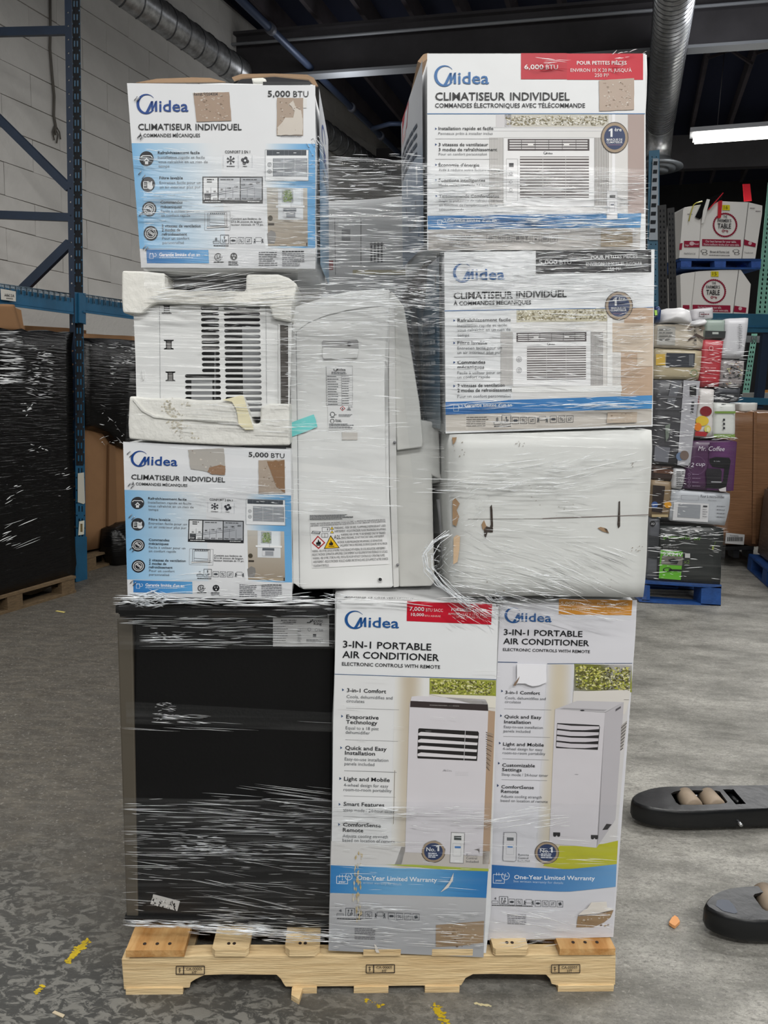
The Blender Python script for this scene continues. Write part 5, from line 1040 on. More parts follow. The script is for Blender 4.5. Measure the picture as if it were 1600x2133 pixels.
# lid with rounded rim
pl = S0.off(FO-.035); q = [pl.at(238, 1256), pl.at(690, 1262), pl.at(690, 1289), pl.at(239, 1287)]
bm = prism_bm([q], SN*.5); bmesh.ops.bevel(bm, geom=bm.edges[:], offset=.009, segments=3, affect='EDGES'); from_bm('lid', bm, M_LID, fz, True)
kf = crop(220, 1220, 3.2); p = Print(kf, onplane(PF), 0)
p.rect(1116, 184, 1490, 405, (204, 204, 204), 1); p.text('MODEL / MODÈLE', 1170, 236, 1272, 9, MID, 1); p.text('ARU06M1ABB', 1178, 249, 1270, 8, MID, 1); p.fine(1165, 254, 1278, 1, 6, MID, 2, 3)
p.text('Arctic', 1368, 243, 1448, 19, (34, 36, 40), 1); p.text('King', 1388, 262, 1440, 17, (34, 36, 40), 1); p.poly([(1338, 250), (1350, 240), (1356, 246), (1368, 228), (1376, 240), (1362, 250)], (60, 62, 66), 2); p.ring(1358, 292, 9, 11, MID, 3); p.ring(1405, 295, 8, 10, MID, 3); p.text('Energy', 1420, 294, 1450, 7, MID, 1); p.text('Verified', 1420, 303, 1450, 7, MID, 1); p.rect(1382, 322, 1404, 344, (40, 42, 46), 2)
for k in range(8): p.fine(1117, 270+k*15.5, 1220, 1, 8, (120, 122, 124), k, 4); p.fine(1280, 288+k*13, 1306, 1, 8, (120, 122, 124), k+9, 4)
p.fine(1338, 358, 1450, 3, 8, (120, 122, 124), 5, 4); tag(p.build('rating_label', fz), 'white rating label with logo')
k_ = crop(220, 1590, 3.2); p = Print(k_, onplane(PF), 0); p.poly([(318, 872), (496, 918), (478, 985), (298, 938)], (198, 198, 196), 1); R = rng(5)
for k in range(46): x = R.uniform(312, 465); y = 890+(x-312)*.26+R.uniform(0, 50); s_ = R.uniform(3, 11); p.poly([(x-s_*.5, y), (x, y-s_), (x+s_*.6, y), (x+s_*.2, y+s_*1.2)], (20, 20, 22) if k % 4 else (232, 232, 230), 2)
tag(p.build('scratched_sticker', fz), 'white sticker scratched to bits')

# ------------------------------------------------------------------ window unit lying in its foam ends
M_FOAM = mat('white_foam', (220, 219, 213), .75, bump=.35, bscale=55, var=.04, vscale=3)
M_PLAST = mat('white_plastic', (212, 213, 212), .42, bump=.04, bscale=8); M_DARKIN = mat('dark_inside', (18, 19, 22), .7)
kc = crop(230, 550, 3.5556)
ac = thing('window_air_conditioner', 'white slotted window air conditioner lying between two foam ends', 'air conditioner', S0.at(420, 830))
slots = []
def stadium(x0, x1, y, h):
    r = h/2; n = 5
    return [(x1-r+r*cos(-pi/2+pi*i/n), y+r*sin(-pi/2+pi*i/n)) for i in range(n+1)]+[(x0+r+r*cos(pi/2+pi*i/n), y+r*sin(pi/2+pi*i/n)) for i in range(n+1)]
for k in range(19):
    y = 328+k*41.8; dx = k*.9
    slots.append(stadium(838+dx, 1108+dx, y, 26))
    if k < 12: slots.append(stadium(668+dx, 804+dx, y, 26))
    elif k < 17: slots.append(stadium(546+dx*.5, 806+dx, y, 26))
def ishape(x, y):
    w_, h_, t_ = 38, 36, 9
    return [(x-w_, y-h_), (x+w_, y-h_), (x+w_-3, y-h_+t_), (x+22, y-h_+t_+3), (x+22, y+h_-t_-3), (x+w_-3, y+h_-t_), (x+w_, y+h_), (x-w_, y+h_), (x-w_+3, y+h_-t_), (x-22, y+h_-t_-3), (x-22, y-h_+t_+3), (x-w_+3, y-h_+t_)]
for (x, y) in ((417, 333), (432, 597), (444, 832)): slots.append(ishape(x, y))
pan = [(172, 365), (185, 300), (1345, 300), (1345, 430), (1325, 1130), (230, 1130), (192, 975), (186, 700)]
slab('side_panel', [kc(*q) for q in pan], S0, .003, M_PLAST, ac, off=.012, holes=[[kc(*q) for q in h] for h in slots])
slab('chassis', [kc(*q) for q in ((190, 320), (1240, 320), (1240, 1120), (230, 1120))], S0, .36, M_DARKIN, ac, off=.035)
slab('outer_case', [kc(*q) for q in ((172, 365), (185, 300), (380, 300), (380, 1120), (230, 1120), (192, 975))], S0, .38, M_PLAST, ac, off=.0165, bevel=.003)
slab('inner_box', [kc(*q) for q in ((975, 460), (1130, 460), (1130, 1110), (985, 1110))], S0, .01, mat('inner_grey', (150, 152, 154), .5), ac, off=.024)
slab('inner_box', [kc(*q) for q in ((600, 850), (755, 850), (755, 1010), (600, 1010))], S0, .01, mat('inner_grey', (150, 152, 154), .5), ac, off=.026)
slab('inner_rod', [kc(*q) for q in ((770, 640), (780, 640), (780, 1000), (770, 1000))], S0, .008, mat('inner_grey', (150, 152, 154), .5), ac, off=.022)
for (x, y) in ((417, 333), (432, 597), (444, 832)): slab('clip_plate', [kc(x-14, y-30), kc(x+16, y-30), kc(x+16, y+30), kc(x-14, y+30)], S0, .003, mat('clip_grey', (120, 118, 116), .4), ac, off=.0195)
slab('coil_fins', [kc(*q) for q in ((1258, 452), (1316, 452), (1316, 1035), (1264, 1035))], S0, .02, mat('coil_grey', (70, 66, 62), .6, bump=.6, bscale=6, stretch=(1, 1, 40)), ac, off=.0105)
slab('case_seam', [kc(*q) for q in ((1243, 446), (1254, 446), (1256, 1038), (1245, 1038))], S0, .004, M_PLAST, ac, off=.006, bevel=.001)
for x in (362, 1150): slab('panel_groove', [kc(x, 310), kc(x+3, 310), kc(x+9, 1030), kc(x+6, 1030)], S0, .001, mat('groove_grey', (150, 152, 154), .6), ac, off=.0112)
slab('button', [kc(*q) for q in ((232, 790), (240, 782), (246, 800), (248, 850), (240, 866), (234, 840))], S0, .004, M_PLAST, ac, off=.008, bevel=.0012)
ft = thing('foam_end', 'white moulded foam end block on top of the slotted window air conditioner', 'foam', S0.at(430, 655))
TOPF = [(84, 48), (240, 52), (390, 66), (402, 80), (402, 182), (560, 190), (1000, 200), (1006, 76), (1240, 74), (1320, 100), (1385, 150), (1345, 330), (1340, 430), (1200, 400), (1182, 312), (1150, 306), (330, 290), (300, 310), (226, 368), (205, 370), (90, 362), (82, 250)]
slab('foam_body', [kc(*q) for q in TOPF], S0, .37, M_FOAM, ft, off=-.006, bevel=.006, segs=3)
slab('foam_top_tray', [kc(*q) for q in ((402, 100), (1006, 90), (1000, 205), (402, 190))], S0, .26, mat('carton_inner_grey', (112, 112, 114), .7), ft, off=.08)
slab('foam_post', [kc(*q) for q in ((565, 160), (620, 160), (620, 192), (565, 192))], S0, .02, M_DARKIN, ft, off=.07)
slab('foam_post', [kc(*q) for q in ((876, 182), (930, 180), (930, 200), (876, 198))], S0, .02, M_DARKIN, ft, off=.07)
fb = thing('foam_end', 'stained white foam end block under the slotted window air conditioner', 'foam', S0.at(430, 918))
BOTF = [(140, 978), (300, 995), (500, 992), (640, 1008), (830, 1006), (900, 990), (960, 972), (984, 975), (1010, 1040), (1060, 1190), (1108, 1180), (1112, 1060), (1180, 1035), (1325, 1035), (1330, 1344), (900, 1346), (400, 1320), (136, 1296), (130, 1180)]
slab('foam_body', [kc(*q) for q in BOTF], S0, .37, M_FOAM, fb, off=-.006, bevel=.006, segs=3)
slab('moulded_ridge', [kc(*q) for q in ((170, 990), (190, 1010), (250, 1080), (340, 1125), (470, 1140), (930, 1162), (960, 1190), (965, 1222), (940, 1176), (900, 1168), (440, 1152), (320, 1138), (230, 1090), (165, 1010))], S0, .004, M_FOAM, fb, off=-.0095, bevel=.0012)
slab('tape_strip', [kc(*q) for q in ((830, 1006), (960, 974), (985, 976), (1062, 1225), (1000, 1228), (950, 1190), (940, 1110), (930, 1070), (900, 1020))], S0, .001, mat('yellowed_paper', (222, 214, 180), .6), fb, off=-.0118)
p = Print(kc, onplane(S0.off(-.006)), 0); R = rng(6)
for (cx, cy, sx_, sy_, n_) in ((430, 1070, 22, 32, 60), (500, 1200, 34, 34, 60), (470, 1130, 26, 26, 30), (560, 1040, 16, 8, 10), (600, 1270, 40, 20, 10)):
    for i in range(n_):
        X, Y = R.gauss(cx, sx_), R.gauss(cy, sy_); r = R.uniform(2, 8); p.poly([(X+r*cos(t)*R.uniform(.5, 1.5), Y+r*sin(t)*R.uniform(.5, 1.2)) for t in (0, 1.3, 2.5, 3.8, 5)], mixc((196, 188, 166), (222, 217, 204), R.random()), 1)
p.build('stain', fb)

# ------------------------------------------------------------------ portable air conditioner standing on the carton
AO = .07; k6 = crop(580, 580, 4.2105); k7 = crop(580, 940, 4.2105); PA = S0.off(AO)
pa = thing('portable_air_conditioner', 'unboxed white portable air conditioner standing on end between the carton columns', 'air conditioner', PA.at(715, 1228))
arc = [(160, 470), (170, 440), (240, 380), (420, 310), (620, 262), (800, 240), (955, 222)]
slab('side_shell', [k6(*q) for q in ((92, 290), (104, 262), (170, 236), (330, 185), (560, 122), (760, 98), (930, 93), (968, 95), (985, 110))]+[k6(960, 900), k7(975, 400), k7(1008, 1185), k7(1005, 1200), k7(215, 1218), k7(190, 1200), k7(126, 1150), k7(118, 1100)], S0, .30, M_PLAST, pa, off=AO, bevel=.008, segs=3)
slab('rear_edge', [k6(96, 420), k6(152, 470), k7(184, 1195), k7(128, 1152)], S0, .02, M_PLAST, pa, off=AO-.0025, bevel=.002)
slab('shell_seam', [k6(153, 470), k6(158, 468), k7(189, 1195), k7(184, 1195)], S0, .001, mat('groove_grey', (150, 152, 154), .6), pa, off=AO-.0015)
slab('top_crease', [k6(*q) for q in ((158, 478), (170, 440), (260, 376), (420, 312), (620, 266), (800, 240), (950, 222), (950, 228), (800, 248), (620, 274), (420, 322), (262, 386), (176, 448), (162, 480))], S0, .001, M_PLAST, pa, off=AO-.003)
slab('edge_strip', [k6(968, 130), k6(1000, 112), k6(1025, 200), k6(1030, 1000), k7(1040, 400), k7(1060, 1190), k7(1008, 1196), k7(975, 300), k6(966, 900)], S0, .26, mat('strip_grey', (196, 196, 194), .45), pa, off=AO+.006, bevel=.003)
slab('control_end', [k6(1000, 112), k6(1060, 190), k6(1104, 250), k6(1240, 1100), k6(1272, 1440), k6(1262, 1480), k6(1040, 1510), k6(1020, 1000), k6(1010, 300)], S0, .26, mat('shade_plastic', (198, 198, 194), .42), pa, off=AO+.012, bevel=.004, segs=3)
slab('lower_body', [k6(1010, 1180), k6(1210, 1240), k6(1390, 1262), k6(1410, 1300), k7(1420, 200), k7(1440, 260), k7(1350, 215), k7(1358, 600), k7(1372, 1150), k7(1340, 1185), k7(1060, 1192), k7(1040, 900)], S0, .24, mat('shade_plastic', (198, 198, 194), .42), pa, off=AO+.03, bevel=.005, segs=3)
slab('hose_port', [k6(1200, 1255), k6(1395, 1258), k7(1420, 90), k7(1442, 90), k7(1442, 270), k7(1340, 290), k7(1330, 200), k7(1100, 200)], S0, .16, mat('port_grey', (186, 187, 184), .5), pa, off=AO+.05, bevel=.006)
rg_ = slab('rear_grille', [k6(1120, 360), k6(1150, 400), k6(1238, 1150), k6(1212, 1180), k6(1190, 1060)], S0, .22, mat('grille_dark', (44, 46, 52), .5), pa, off=AO+.022)
for k in range(14):
    y = 420+k*54; x = 1128+(y-380)*.118; slab('grille_bar', [k6(x, y), k6(x+32, y+6), k6(x+34, y+16), k6(x+2, y+10)], S0, .02, mat('bar_grey', (92, 94, 100), .5), rg_, off=AO+.016)
hr_ = slab('handle_recess', [k6(*q) for q in ((380, 560), (395, 540), (690, 536), (702, 550), (704, 650), (560, 640), (385, 600))], S0, .001, mat('recess_grey', (150, 150, 150), .5), pa, off=AO-.0018)
slab('handle_lip', [k6(*q) for q in ((384, 604), (560, 612), (704, 618), (704, 650), (690, 700), (400, 705), (384, 690))], S0, .006, M_PLAST, hr_, off=AO-.0055, bevel=.002)
tube('lock_button', [PA.off(-.002).at(*k6(622, 570)), PA.off(-.005).at(*k6(622, 570))], .0048, mat('button_grey', (118, 118, 120), .4), hr_, 14)
scw = tube('screw', [PA.off(-.001).at(*k7(893, 1124)), PA.off(-.003).at(*k7(893, 1124))], .006, M_PLAST, pa, 16); tube('screw_head', [PA.off(-.002).at(*k7(893, 1124)), PA.off(-.0042).at(*k7(893, 1124))], .004, mat('screw_dark', (50, 50, 52), .4, .6), scw, 12)
for q in (k6(1020, 1438), k7(1047, 996)): tube('screw', [PA.off(.004).at(*q), PA.off(.001).at(*q)], .0035, mat('button_grey', (118, 118, 120), .4), pa, 12)
slab('teal_tape', [k6(*q) for q in ((90, 1275), (160, 1245), (310, 1192), (328, 1240), (342, 1302), (250, 1340), (92, 1398))], S0, .0006, mat('teal_tape', (108, 200, 198), .4), pa, off=AO-.005)['label'] = 'strip of teal adhesive tape'
p = Print(k6, onplane(PA), .0)
p.poly([(420, 770), (648, 766), (662, 1322), (440, 1328)], (226, 227, 227), 1); p.frame(420, 768, 650, 1110, 2.5, (150, 152, 154), 2)
logo(p, 482, 778, 108, 36, (40, 42, 46)); p.fine(465, 820, 608, 2, 12, MID, 3, 5)
p.line((425, 850), (645, 848), 2, MID, 3); p.line((550, 850), (558, 1112), 2, MID, 3)
for k in range(12): p.fine(428+k*.8, 858+k*22, 530, 1, 8, MID, k, 5); p.fine(556+k*.4, 856+k*21.5, 625, 1, 8, MID, 30+k, 4); p.line((425, 872+k*22), (648, 870+k*22), 1.2, (130, 132, 136), 3)
p.poly([(563, 1118), (587, 1140), (563, 1162), (539, 1140)], (176, 40, 44), 3); p.poly([(563, 1125), (579, 1140), (563, 1155), (547, 1140)], WHITE, 4); p.poly([(556, 1148), (563, 1130), (570, 1148)], (30, 30, 34), 5)
p.poly([(600, 1156), (618, 1120), (638, 1156)], (60, 62, 66), 3); p.poly([(606, 1152), (618, 1128), (632, 1152)], WHITE, 4); p.poly([(612, 1150), (618, 1134), (626, 1150)], (30, 30, 34), 5); p.text('A2L', 630, 1132, 652, 12, MID)
p.ring(474, 1192, 17, 22, (40, 42, 46), 3); p.text('c', 452, 1198, 462, 14, MID, 1); p.text('us', 498, 1198, 512, 10, MID, 1); p.rect(458, 1214, 492, 1220, MID, 3); p.fine(528, 1192, 652, 3, 9, (110, 112, 116), 4, 4)
p.ring(472, 1250, 14, 19, (40, 42, 46), 3); p.text('Energy', 500, 1247, 548, 12, (40, 42, 46), 1); p.text('Verified', 500, 1260, 552, 12, (40, 42, 46), 1); p.fine(445, 1274, 660, 4, 11, MID, 8, 5)
p.rect(560, 1345, 694, 1416, (206, 202, 196), 1)
p.build('rating_label', pa)['label'] = 'white rating label with small print'
p = Print(k7, onplane(PA), -.05)
p.poly([(275, 552), (660, 540), (660, 600), (275, 602)], (226, 227, 226), 1); p.sl = -.02; p.fine(276, 560, 655, 5, 9, (70, 72, 74), 3, 5)
p.poly([(276, 628), (945, 592), (968, 990), (300, 1025)], (232, 232, 232), 1); p.sl = -.045
p.text('WARNING - RISK OF ELECTRIC SHOCK. CAN CAUSE INJURY OR DEATH. DISCONNECT ALL REMOTE ELECTRIC POWER SUPPLIES BEFORE SERVICING.', 280, 644, 940, 14, (56, 58, 60), 0, y1=606)
p.text('AVERTISSEMENT - RISQUE DE DÉCHARGE ÉLECTRIQUE. PEUT CAUSER DES BLESSURES OU LA MORT. DÉBRANCHER TOUTES LES ALIMENTATIONS.', 281, 662, 942, 14, (56, 58, 60), 0, y1=622)
for k, (x0, y, x1) in enumerate(((490, 682, 945), (492, 712, 946), (548, 742, 940), (552, 770, 930), (520, 808, 912), (540, 836, 955), (296, 888, 945), (298, 918, 960), (302, 950, 935), (306, 982, 962), (308, 1016, 445))):
    R = rng(k); L_ = ['WARNING - RISK OF FIRE. FLAMMABLE REFRIGERANT USED.', 'AVERTISSEMENT - RISQUE D\'INCENDIE. FLUIDE FRIGORIGÈNE INFLAMMABLE.', 'WARNING: RISK OF FIRE. TO BE REPAIRED ONLY BY TRAINED', 'SERVICE PERSONNEL. DO NOT PUNCTURE TUBING. AVERTISSEMENT:', 'INCENDIE. FLUIDE FRIGORIGÈNE INFLAMMABLE. LES RÉPARATIONS', 'UNIQUEMENT PAR DU PERSONNEL DE SERVICE QUALIFIÉ. NE PAS PERCER', 'WARNING - RISK OF FIRE. DISPOSE OF PROPERLY IN ACCORDANCE WITH FEDERAL OR LOCAL REGULATIONS. AVERTISSEMENT -', 'RISQUE D\'INCENDIE. ÉLIMINATION APPROPRIÉE CONFORMÉMENT AUX RÉGLEMENTATIONS FÉDÉRALES OU LOCALES.', 'WARNING - RISK OF FIRE. STORE IN A WELL VENTILATED ROOM WITHOUT CONTINUOUSLY OPERATING FLAMES.', 'AVERTISSEMENT - RISQUE D\'INCENDIE. VEUILLEZ ASSURER UNE DISTANCE AVEC LES FLAMMES ET AUTRES SOURCES', 'D\'IGNITION POTENTIELLES.'][k]
    p.text(L_, x0, y, x1, 21 if k > 5 else 19, (92, 94, 94), 0)
p.poly([(345, 740), (412, 802), (352, 858), (292, 804)], (178, 38, 42), 3); p.poly([(347, 754), (398, 802), (352, 844), (306, 804)], (236, 236, 234), 4); p.poly([(330, 818), (332, 796), (342, 800), (350, 770), (362, 796), (370, 790), (374, 816), (362, 822), (344, 822)], (26, 26, 28), 5); p.rect(334, 824, 370, 830, (26, 26, 28), 5, 0)
p.poly([(458, 736), (538, 848), (398, 856)], (50, 44, 30), 3); p.poly([(458, 748), (528, 843), (408, 850)], (234, 188, 26), 4); p.poly([(444, 822), (446, 800), (454, 806), (460, 778), (472, 802), (478, 798), (480, 818), (470, 826)], (30, 28, 26), 5); p.rect(440, 830, 490, 836, (30, 28, 26), 5, 0)
p.text('A2L', 488, 770, 546, 34, (60, 62, 66), 0)
for y in (672, 705): p.poly([(470, y-14), (488, y+14), (453, y+15)], (60, 54, 36), 3); p.poly([(470, y-9), (483, y+11), (458, y+12)], (230, 196, 50), 4)
p.poly([(288, 720), (300, 698), (372, 704), (362, 728)], (90, 92, 94), 3); p.poly([(296, 718), (306, 703), (362, 708), (354, 722)], WHITE, 4); p.line((305, 713), (355, 716), 4, (60, 62, 66), 5); p.frame(384, 668, 448, 706, 3, (100, 102, 104), 3); p.frame(380, 722, 434, 756, 3, (100, 102, 104), 3); p.line((407, 722), (407, 756), 3, (100, 102, 104), 4); p.rect(428, 676, 434, 694, (50, 52, 54), 4)
p.build('warning_label', pa)['label'] = 'white bilingual warning label with flame signs'
CRD = tag(tube('power_cord', [PA.off(.06).at(915, 1040), PA.off(.06).at(920, 1090), PA.off(.055).at(925, 1160), PA.off(.06).at(928, 1225)], .007, mat('cord_grey', (150, 150, 152), .4), None, 8), 'grey power cord hanging right of the unboxed portable unit', 'cord')

# ------------------------------------------------------------------ cartons in the second row, seen through the gap
M_GREYC = mat('rear_carton_grey', (150, 152, 154), .6, bump=.1, bscale=5)
RB = S0.off(.56)
cr1 = thing('rear_carton', 'dim grey carton seen through the film in the gap between the two top cartons', 'box', RB.at(770, 600))
carton('carton_body', [(668, 418), (905, 402), (905, 640), (668, 640)], RB, .34, M_GREYC, cr1, 0, 81, .004)
ky = crop(400, 0, 3.0769)
p = Print(ky, onplane(RB), 0); p.line((1083, 1400), (1083, 1690), 5, (84, 84, 86), 2); p.line((915, 1400), (920, 1760), 4, (100, 100, 104), 2)
for k in range(4): p.rect(1144+k*22, 1552, 1156+k*22, 1680, (44, 46, 52), 3)
p.rect(1140, 1560, 1228, 1568, (60, 62, 66), 2); p.rect(960, 1470, 1015, 1540, (96, 98, 102), 2); p.rect(865, 1670, 905, 1730, (120, 54, 56), 2); p.rect(1030, 1730, 1380, 1760, (140, 132, 96), 2); p.build('side_print', cr1)
cr2 = thing('rear_carton', 'grey carton of the second row showing under the film behind the unboxed portable unit', 'box', RB.at(760, 1000))
carton('carton_body', [(620, 640), (905, 640), (900, 1130), (620, 1130)], RB, .34, M_GREYC, cr2, .0, 82, .004)
cr3 = thing('rear_carton', 'dark teal appliance carton in the shadowed gap left of the black banner carton', 'box', S0.off(.40).at(890, 900))
carton('carton_body', [(848, 640), (985, 640), (985, 885), (852, 885)], S0, .3, mat('dark_teal_print', (34, 52, 60), .45), cr3, .40, 83, .003)
p = Print(k6, onplane(S0.off(.40)), 0); p.text('PINK', 1210, 535, 1262, 20, (120, 124, 130)); p.text('DRY', 1215, 565, 1258, 20, (120, 124, 130)); p.fine(1200, 600, 1340, 4, 22, (84, 98, 106), 4, 8); p.rect(1395, 400, 1425, 590, (70, 84, 90), 2)
for k in range(9): p.rect(1398, 415+k*18, 1424, 421+k*18, (140, 146, 150), 3)
p.rect(1375, 690, 1445, 900, (62, 86, 90), 2); p.build('front_print', cr3)
cr4 = thing('rear_carton', 'dark brown topped carton wedged behind the two right hand cartons', 'box', S0.off(.14).at(900, 640))
slab('carton_lid', [(848, 598), (892, 536), (925, 528), (925, 640), (880, 640)], S0, .2, mat('dark_lid_board', (78, 74, 74), .7), cr4, off=.14, bevel=.003)
carton('carton_body', [(866, 600), (930, 590), (932, 880), (884, 880)], S0, .2, mat('slate_print', (64, 78, 88), .5), cr4, .16, 85, .003)
# support cartons of the second row, up to the pallet deck
for (q, s_, lb) in (([(640, 1134), (1000, 1134), (985, 1712), (650, 1712)], 84, 'tall grey carton of the second row standing on the pallet behind the red banner carton'),):
    c_ = thing('rear_carton', lb, 'box', RB.at(800, 1700)); carton('carton_body', q, RB, .34, M_GREYC, c_, .0, s_, .003)

# ------------------------------------------------------------------ pallet jack forks on the right
M_FORK = mat('black_fork_paint', (13, 15, 18), .34, .1, bump=.25, bscale=14, var=.35, vscale=5)
M_ROLL = mat('nylon_roller', (150, 134, 116), .6, var=.15, vscale=20); M_PIT = mat('fork_inside', (6, 7, 8), .7)
ZT = .088
kj = crop(1290, 1560, 4.961)
def fork(outline, holes, root, name='fork'):
    top = [onz(*kj(*q), ZT) for q in outline]; hl = [[onz(*kj(*q), ZT) for q in h] for h in holes]
    n = len(top); c = sum(top, Vector())/n
    bm = prism_bm([top]+hl, Vector((0, 0, -.008)))
    o = from_bm(name, bm, M_FORK, root)
    bm = bmesh.new(); prof = [(1.0, 0), (1.012, -.004), (1.02, -.014), (1.018, -.05), (1.0, -.066)]
    # skirt follows the outline, rounded at its top edge
    ring = []
    for s_, z in prof: ring.append([bm.verts.new(p_+((p_-c).normalized()*(s_-1)*.4)+Vector((0, 0, z))) for p_ in top])
    for i in range(len(prof)-1):
        for k in range(n): bm.faces.new((ring[i][k], ring[i][(k+1) % n], ring[i+1][(k+1) % n], ring[i+1][k]))
    sk = from_bm('skirt', bm, M_FORK, o if False else root, True)
    fl = [p_+Vector((0, 0, -.062)) for p_ in top]; from_bm('bottom_plate', prism_bm([fl], Vector((0, 0, .004))), M_PIT, root)
    return o
pj = thing('pallet_jack', 'two black pallet jack forks with tan rollers lying on the concrete at the right', 'pallet jack', onz(1700, 1700, 0))
o1 = [(146, 520), (150, 500), (165, 480), (190, 462), (240, 440), (330, 412), (420, 396), (500, 390), (900, 382), (3400, 350), (3500, 620), (1538, 612), (850, 632), (640, 632), (450, 620), (330, 600), (240, 575), (180, 548), (155, 534)]
h1 = [[(535, 462), (560, 445), (620, 430), (700, 426), (900, 430), (1000, 430), (1040, 440), (1118, 545), (1112, 556), (1050, 568), (850, 578), (620, 576), (590, 555)], [(1070, 418), (1180, 418), (1312, 568), (1204, 572)]]
fork(o1, h1, pj)
o2 = [(906, 1600), (912, 1585), (935, 1550), (980, 1510), (1060, 1470), (1150, 1443), (1300, 1425), (1538, 1410), (3900, 1380), (4100, 1800), (1538, 1765), (1400, 1762), (1250, 1745), (1120, 1715), (1000, 1672), (930, 1630)]
h2 = [[(1385, 1520), (1400, 1500), (1470, 1482), (1560, 1476), (1900, 1478), (2020, 1640), (1980, 1660), (1640, 1680), (1520, 1672), (1480, 1650)]]
fork(o2, h2, pj)
ax_d = (onz(*kj(690, 600), .05)-onz(*kj(640, 440), .05)).normalized()
for (x, y, zc) in ((690, 520, .062), (925, 522, .062)):
    c = onz(*kj(x+30, y+20), zc); d = Vector((.06, -1, 0)).normalized(); tube('load_roller', [c-d*.042, c-d*.038, c+d*.038, c+d*.042], .033, M_ROLL, pj, 24, radii=[.026, .033, .033, .026])
c = onz(*kj(1560, 1590), .06); tube('load_roller', [c-Vector((.06, -1, 0)).normalized()*.045, c+Vector((.06, -1, 0)).normalized()*.045], .034, M_ROLL, pj, 24)
c = onz(*kj(800, 512), .055); tube('axle_link', [c+Vector((-.03, .02, 0)), c+Vector((.05, .02, 0))], .008, mat('bright_steel', (190, 192, 194), .3, .9), pj, 8)
tube('link_bar', [onz(*kj(1130, 480), .06), onz(*kj(1240, 560), .06)], .012, M_FORK, pj, 8)
yc = onz(*kj(1246, 770), .04); tube('pin', [yc-Vector((0, .012, 0)), yc+Vector((0, .02, 0))], .006, mat('bright_steel', (190, 192, 194), .3, .9), pj, 14)
p = Print(kj, lambda x, y, l: onz(x, y, ZT+.0006), 0); p.poly([(1008, 1565), (1060, 1555), (1135, 1562), (1180, 1610), (1225, 1690), (1190, 1702), (1070, 1672), (1000, 1620)], (74, 80, 92), 1); p.build('worn_patch', pj)
xr_ = onz(1750, 1690, 0).x+1.0
box('cross_frame', (xr_+.35, onz(1750, 1690, 0).y-.22, .13), (.14, .68, .2), M_FORK, pj, bevel=.01)
chip = thing('wood_chip', 'small orange brown wood chip on the concrete near the forks', 'wood chip', onz(1405, 1920, 0))
zc = lambda pts, z: [onz(*kj(*q), z) for q in pts]
from_bm('chip_body', prism_bm([zc(((515, 1790), (545, 1740), (575, 1718), (605, 1738), (628, 1780), (578, 1828), (545, 1812)), .012)], Vector((0, 0, -.009))), mat('chip_orange', (212, 150, 96), .7), chip)
for (x, y, lb) in ((125, 1274, 'small yellow scrap on the floor by the left pallet'), (121, 2113, 'pale splinter on the floor at the lower left')):
    t_ = thing('floor_scrap', lb, 'scrap', onz(x, y, 0)); a = onz(x, y, .003); s_ = .035 if y < 1500 else .016
    from_bm('scrap_body', prism_bm([[a+Vector((-s_, .3*s_, 0)), a+Vector((s_*.9, -.5*s_, 0)), a+Vector((s_, 0, 0)), a+Vector((-.8*s_, .7*s_, 0))]], Vector((0, 0, -.002))), mat('scrap_%d' % int(y), (206, 190, 110) if y < 1500 else (190, 176, 150), .7), t_)
# worn yellow paint left on the floor
def paint(pts_list, n, seed):
    R = rng(seed); bm = bmesh.new()
    for (x0, y0, x1, y1, wd) in pts_list:
        for i in range(n):
            t_ = R.random(); X = x0+(x1-x0)*t_+R.gauss(0, wd*.35)*(1-.5*abs(t_-.5)); Y = y0+(y1-y0)*t_+R.gauss(0, wd*.25); r = R.uniform(1, 4.2)
            try: bm.faces.new([bm.verts.new(onz(X+r*cos(a)*R.uniform(.6, 1.8), Y+r*.6*sin(a)*R.uniform(.5, 1.4), .0006+.0002*R.random())) for a in (0, 1.2, 2.3, 3.5, 4.6, 5.5)])
            except ValueError: pass
    return bm
M_YEL = mat('worn_yellow_paint', (196, 168, 22), .6, var=.3, vscale=40)
from_bm('paint_mark', paint([(182, 1958, 140, 2004, 9)], 150, 1), M_YEL, FLOOR); from_bm('paint_mark', paint([(88, 2052, 74, 2068, 6)], 26, 2), M_YEL, FLOOR)
from_bm('paint_mark', paint([(905, 2094, 930, 2130, 14)], 90, 3), M_YEL, FLOOR); from_bm('paint_mark', paint([(792, 2095, 760, 2085, 9)], 16, 4), M_YEL, FLOOR)
from_bm('paint_mark', paint([(992, 2090, 1022, 2096, 2)], 14, 5), mat('pale_scrape', (200, 190, 150), .7), FLOOR)
# ------------------------------------------------------------------ mixed appliance pallet on the right
kr = crop(1330, 620, 3.2333)
BASE = onz(1500, 1262, 0); RN = Vector((-SX.y*0-.0, 1, 0)); RP = Plane(BASE, (0, 1, 0))
M_PBLUE = mat('pallet_blue', (28, 74, 140), .6, var=.35, vscale=12, bump=.3, bscale=30)
bp = thing('blue_pallet', 'chipped blue wooden pallet under the mixed appliance boxes', 'pallet', RP.at(1420, 1255))
def rs(name, pts, d, m, parent, off=0, bevel=0.0, back=0.0): return slab(name, [kr(*q) for q in pts], RP, d, m, parent, off=off, bevel=bevel, back=back)
for k in range(3): rs('runner_block', [(20+0*k, 1935), (78, 1940), (78, 2040), (25, 2040)], .14, M_PBLUE, bp, back=k*.45); rs('runner_block', [(425, 1958), (558, 1945), (555, 2080), (420, 2066)], .14, M_PBLUE, bp, back=k*.45)
for k in range(3): rs('bottom_board', [(0, 2032), (556, 2070), (552, 2090), (5, 2048)], .12, M_PBLUE, bp, back=k*.45)
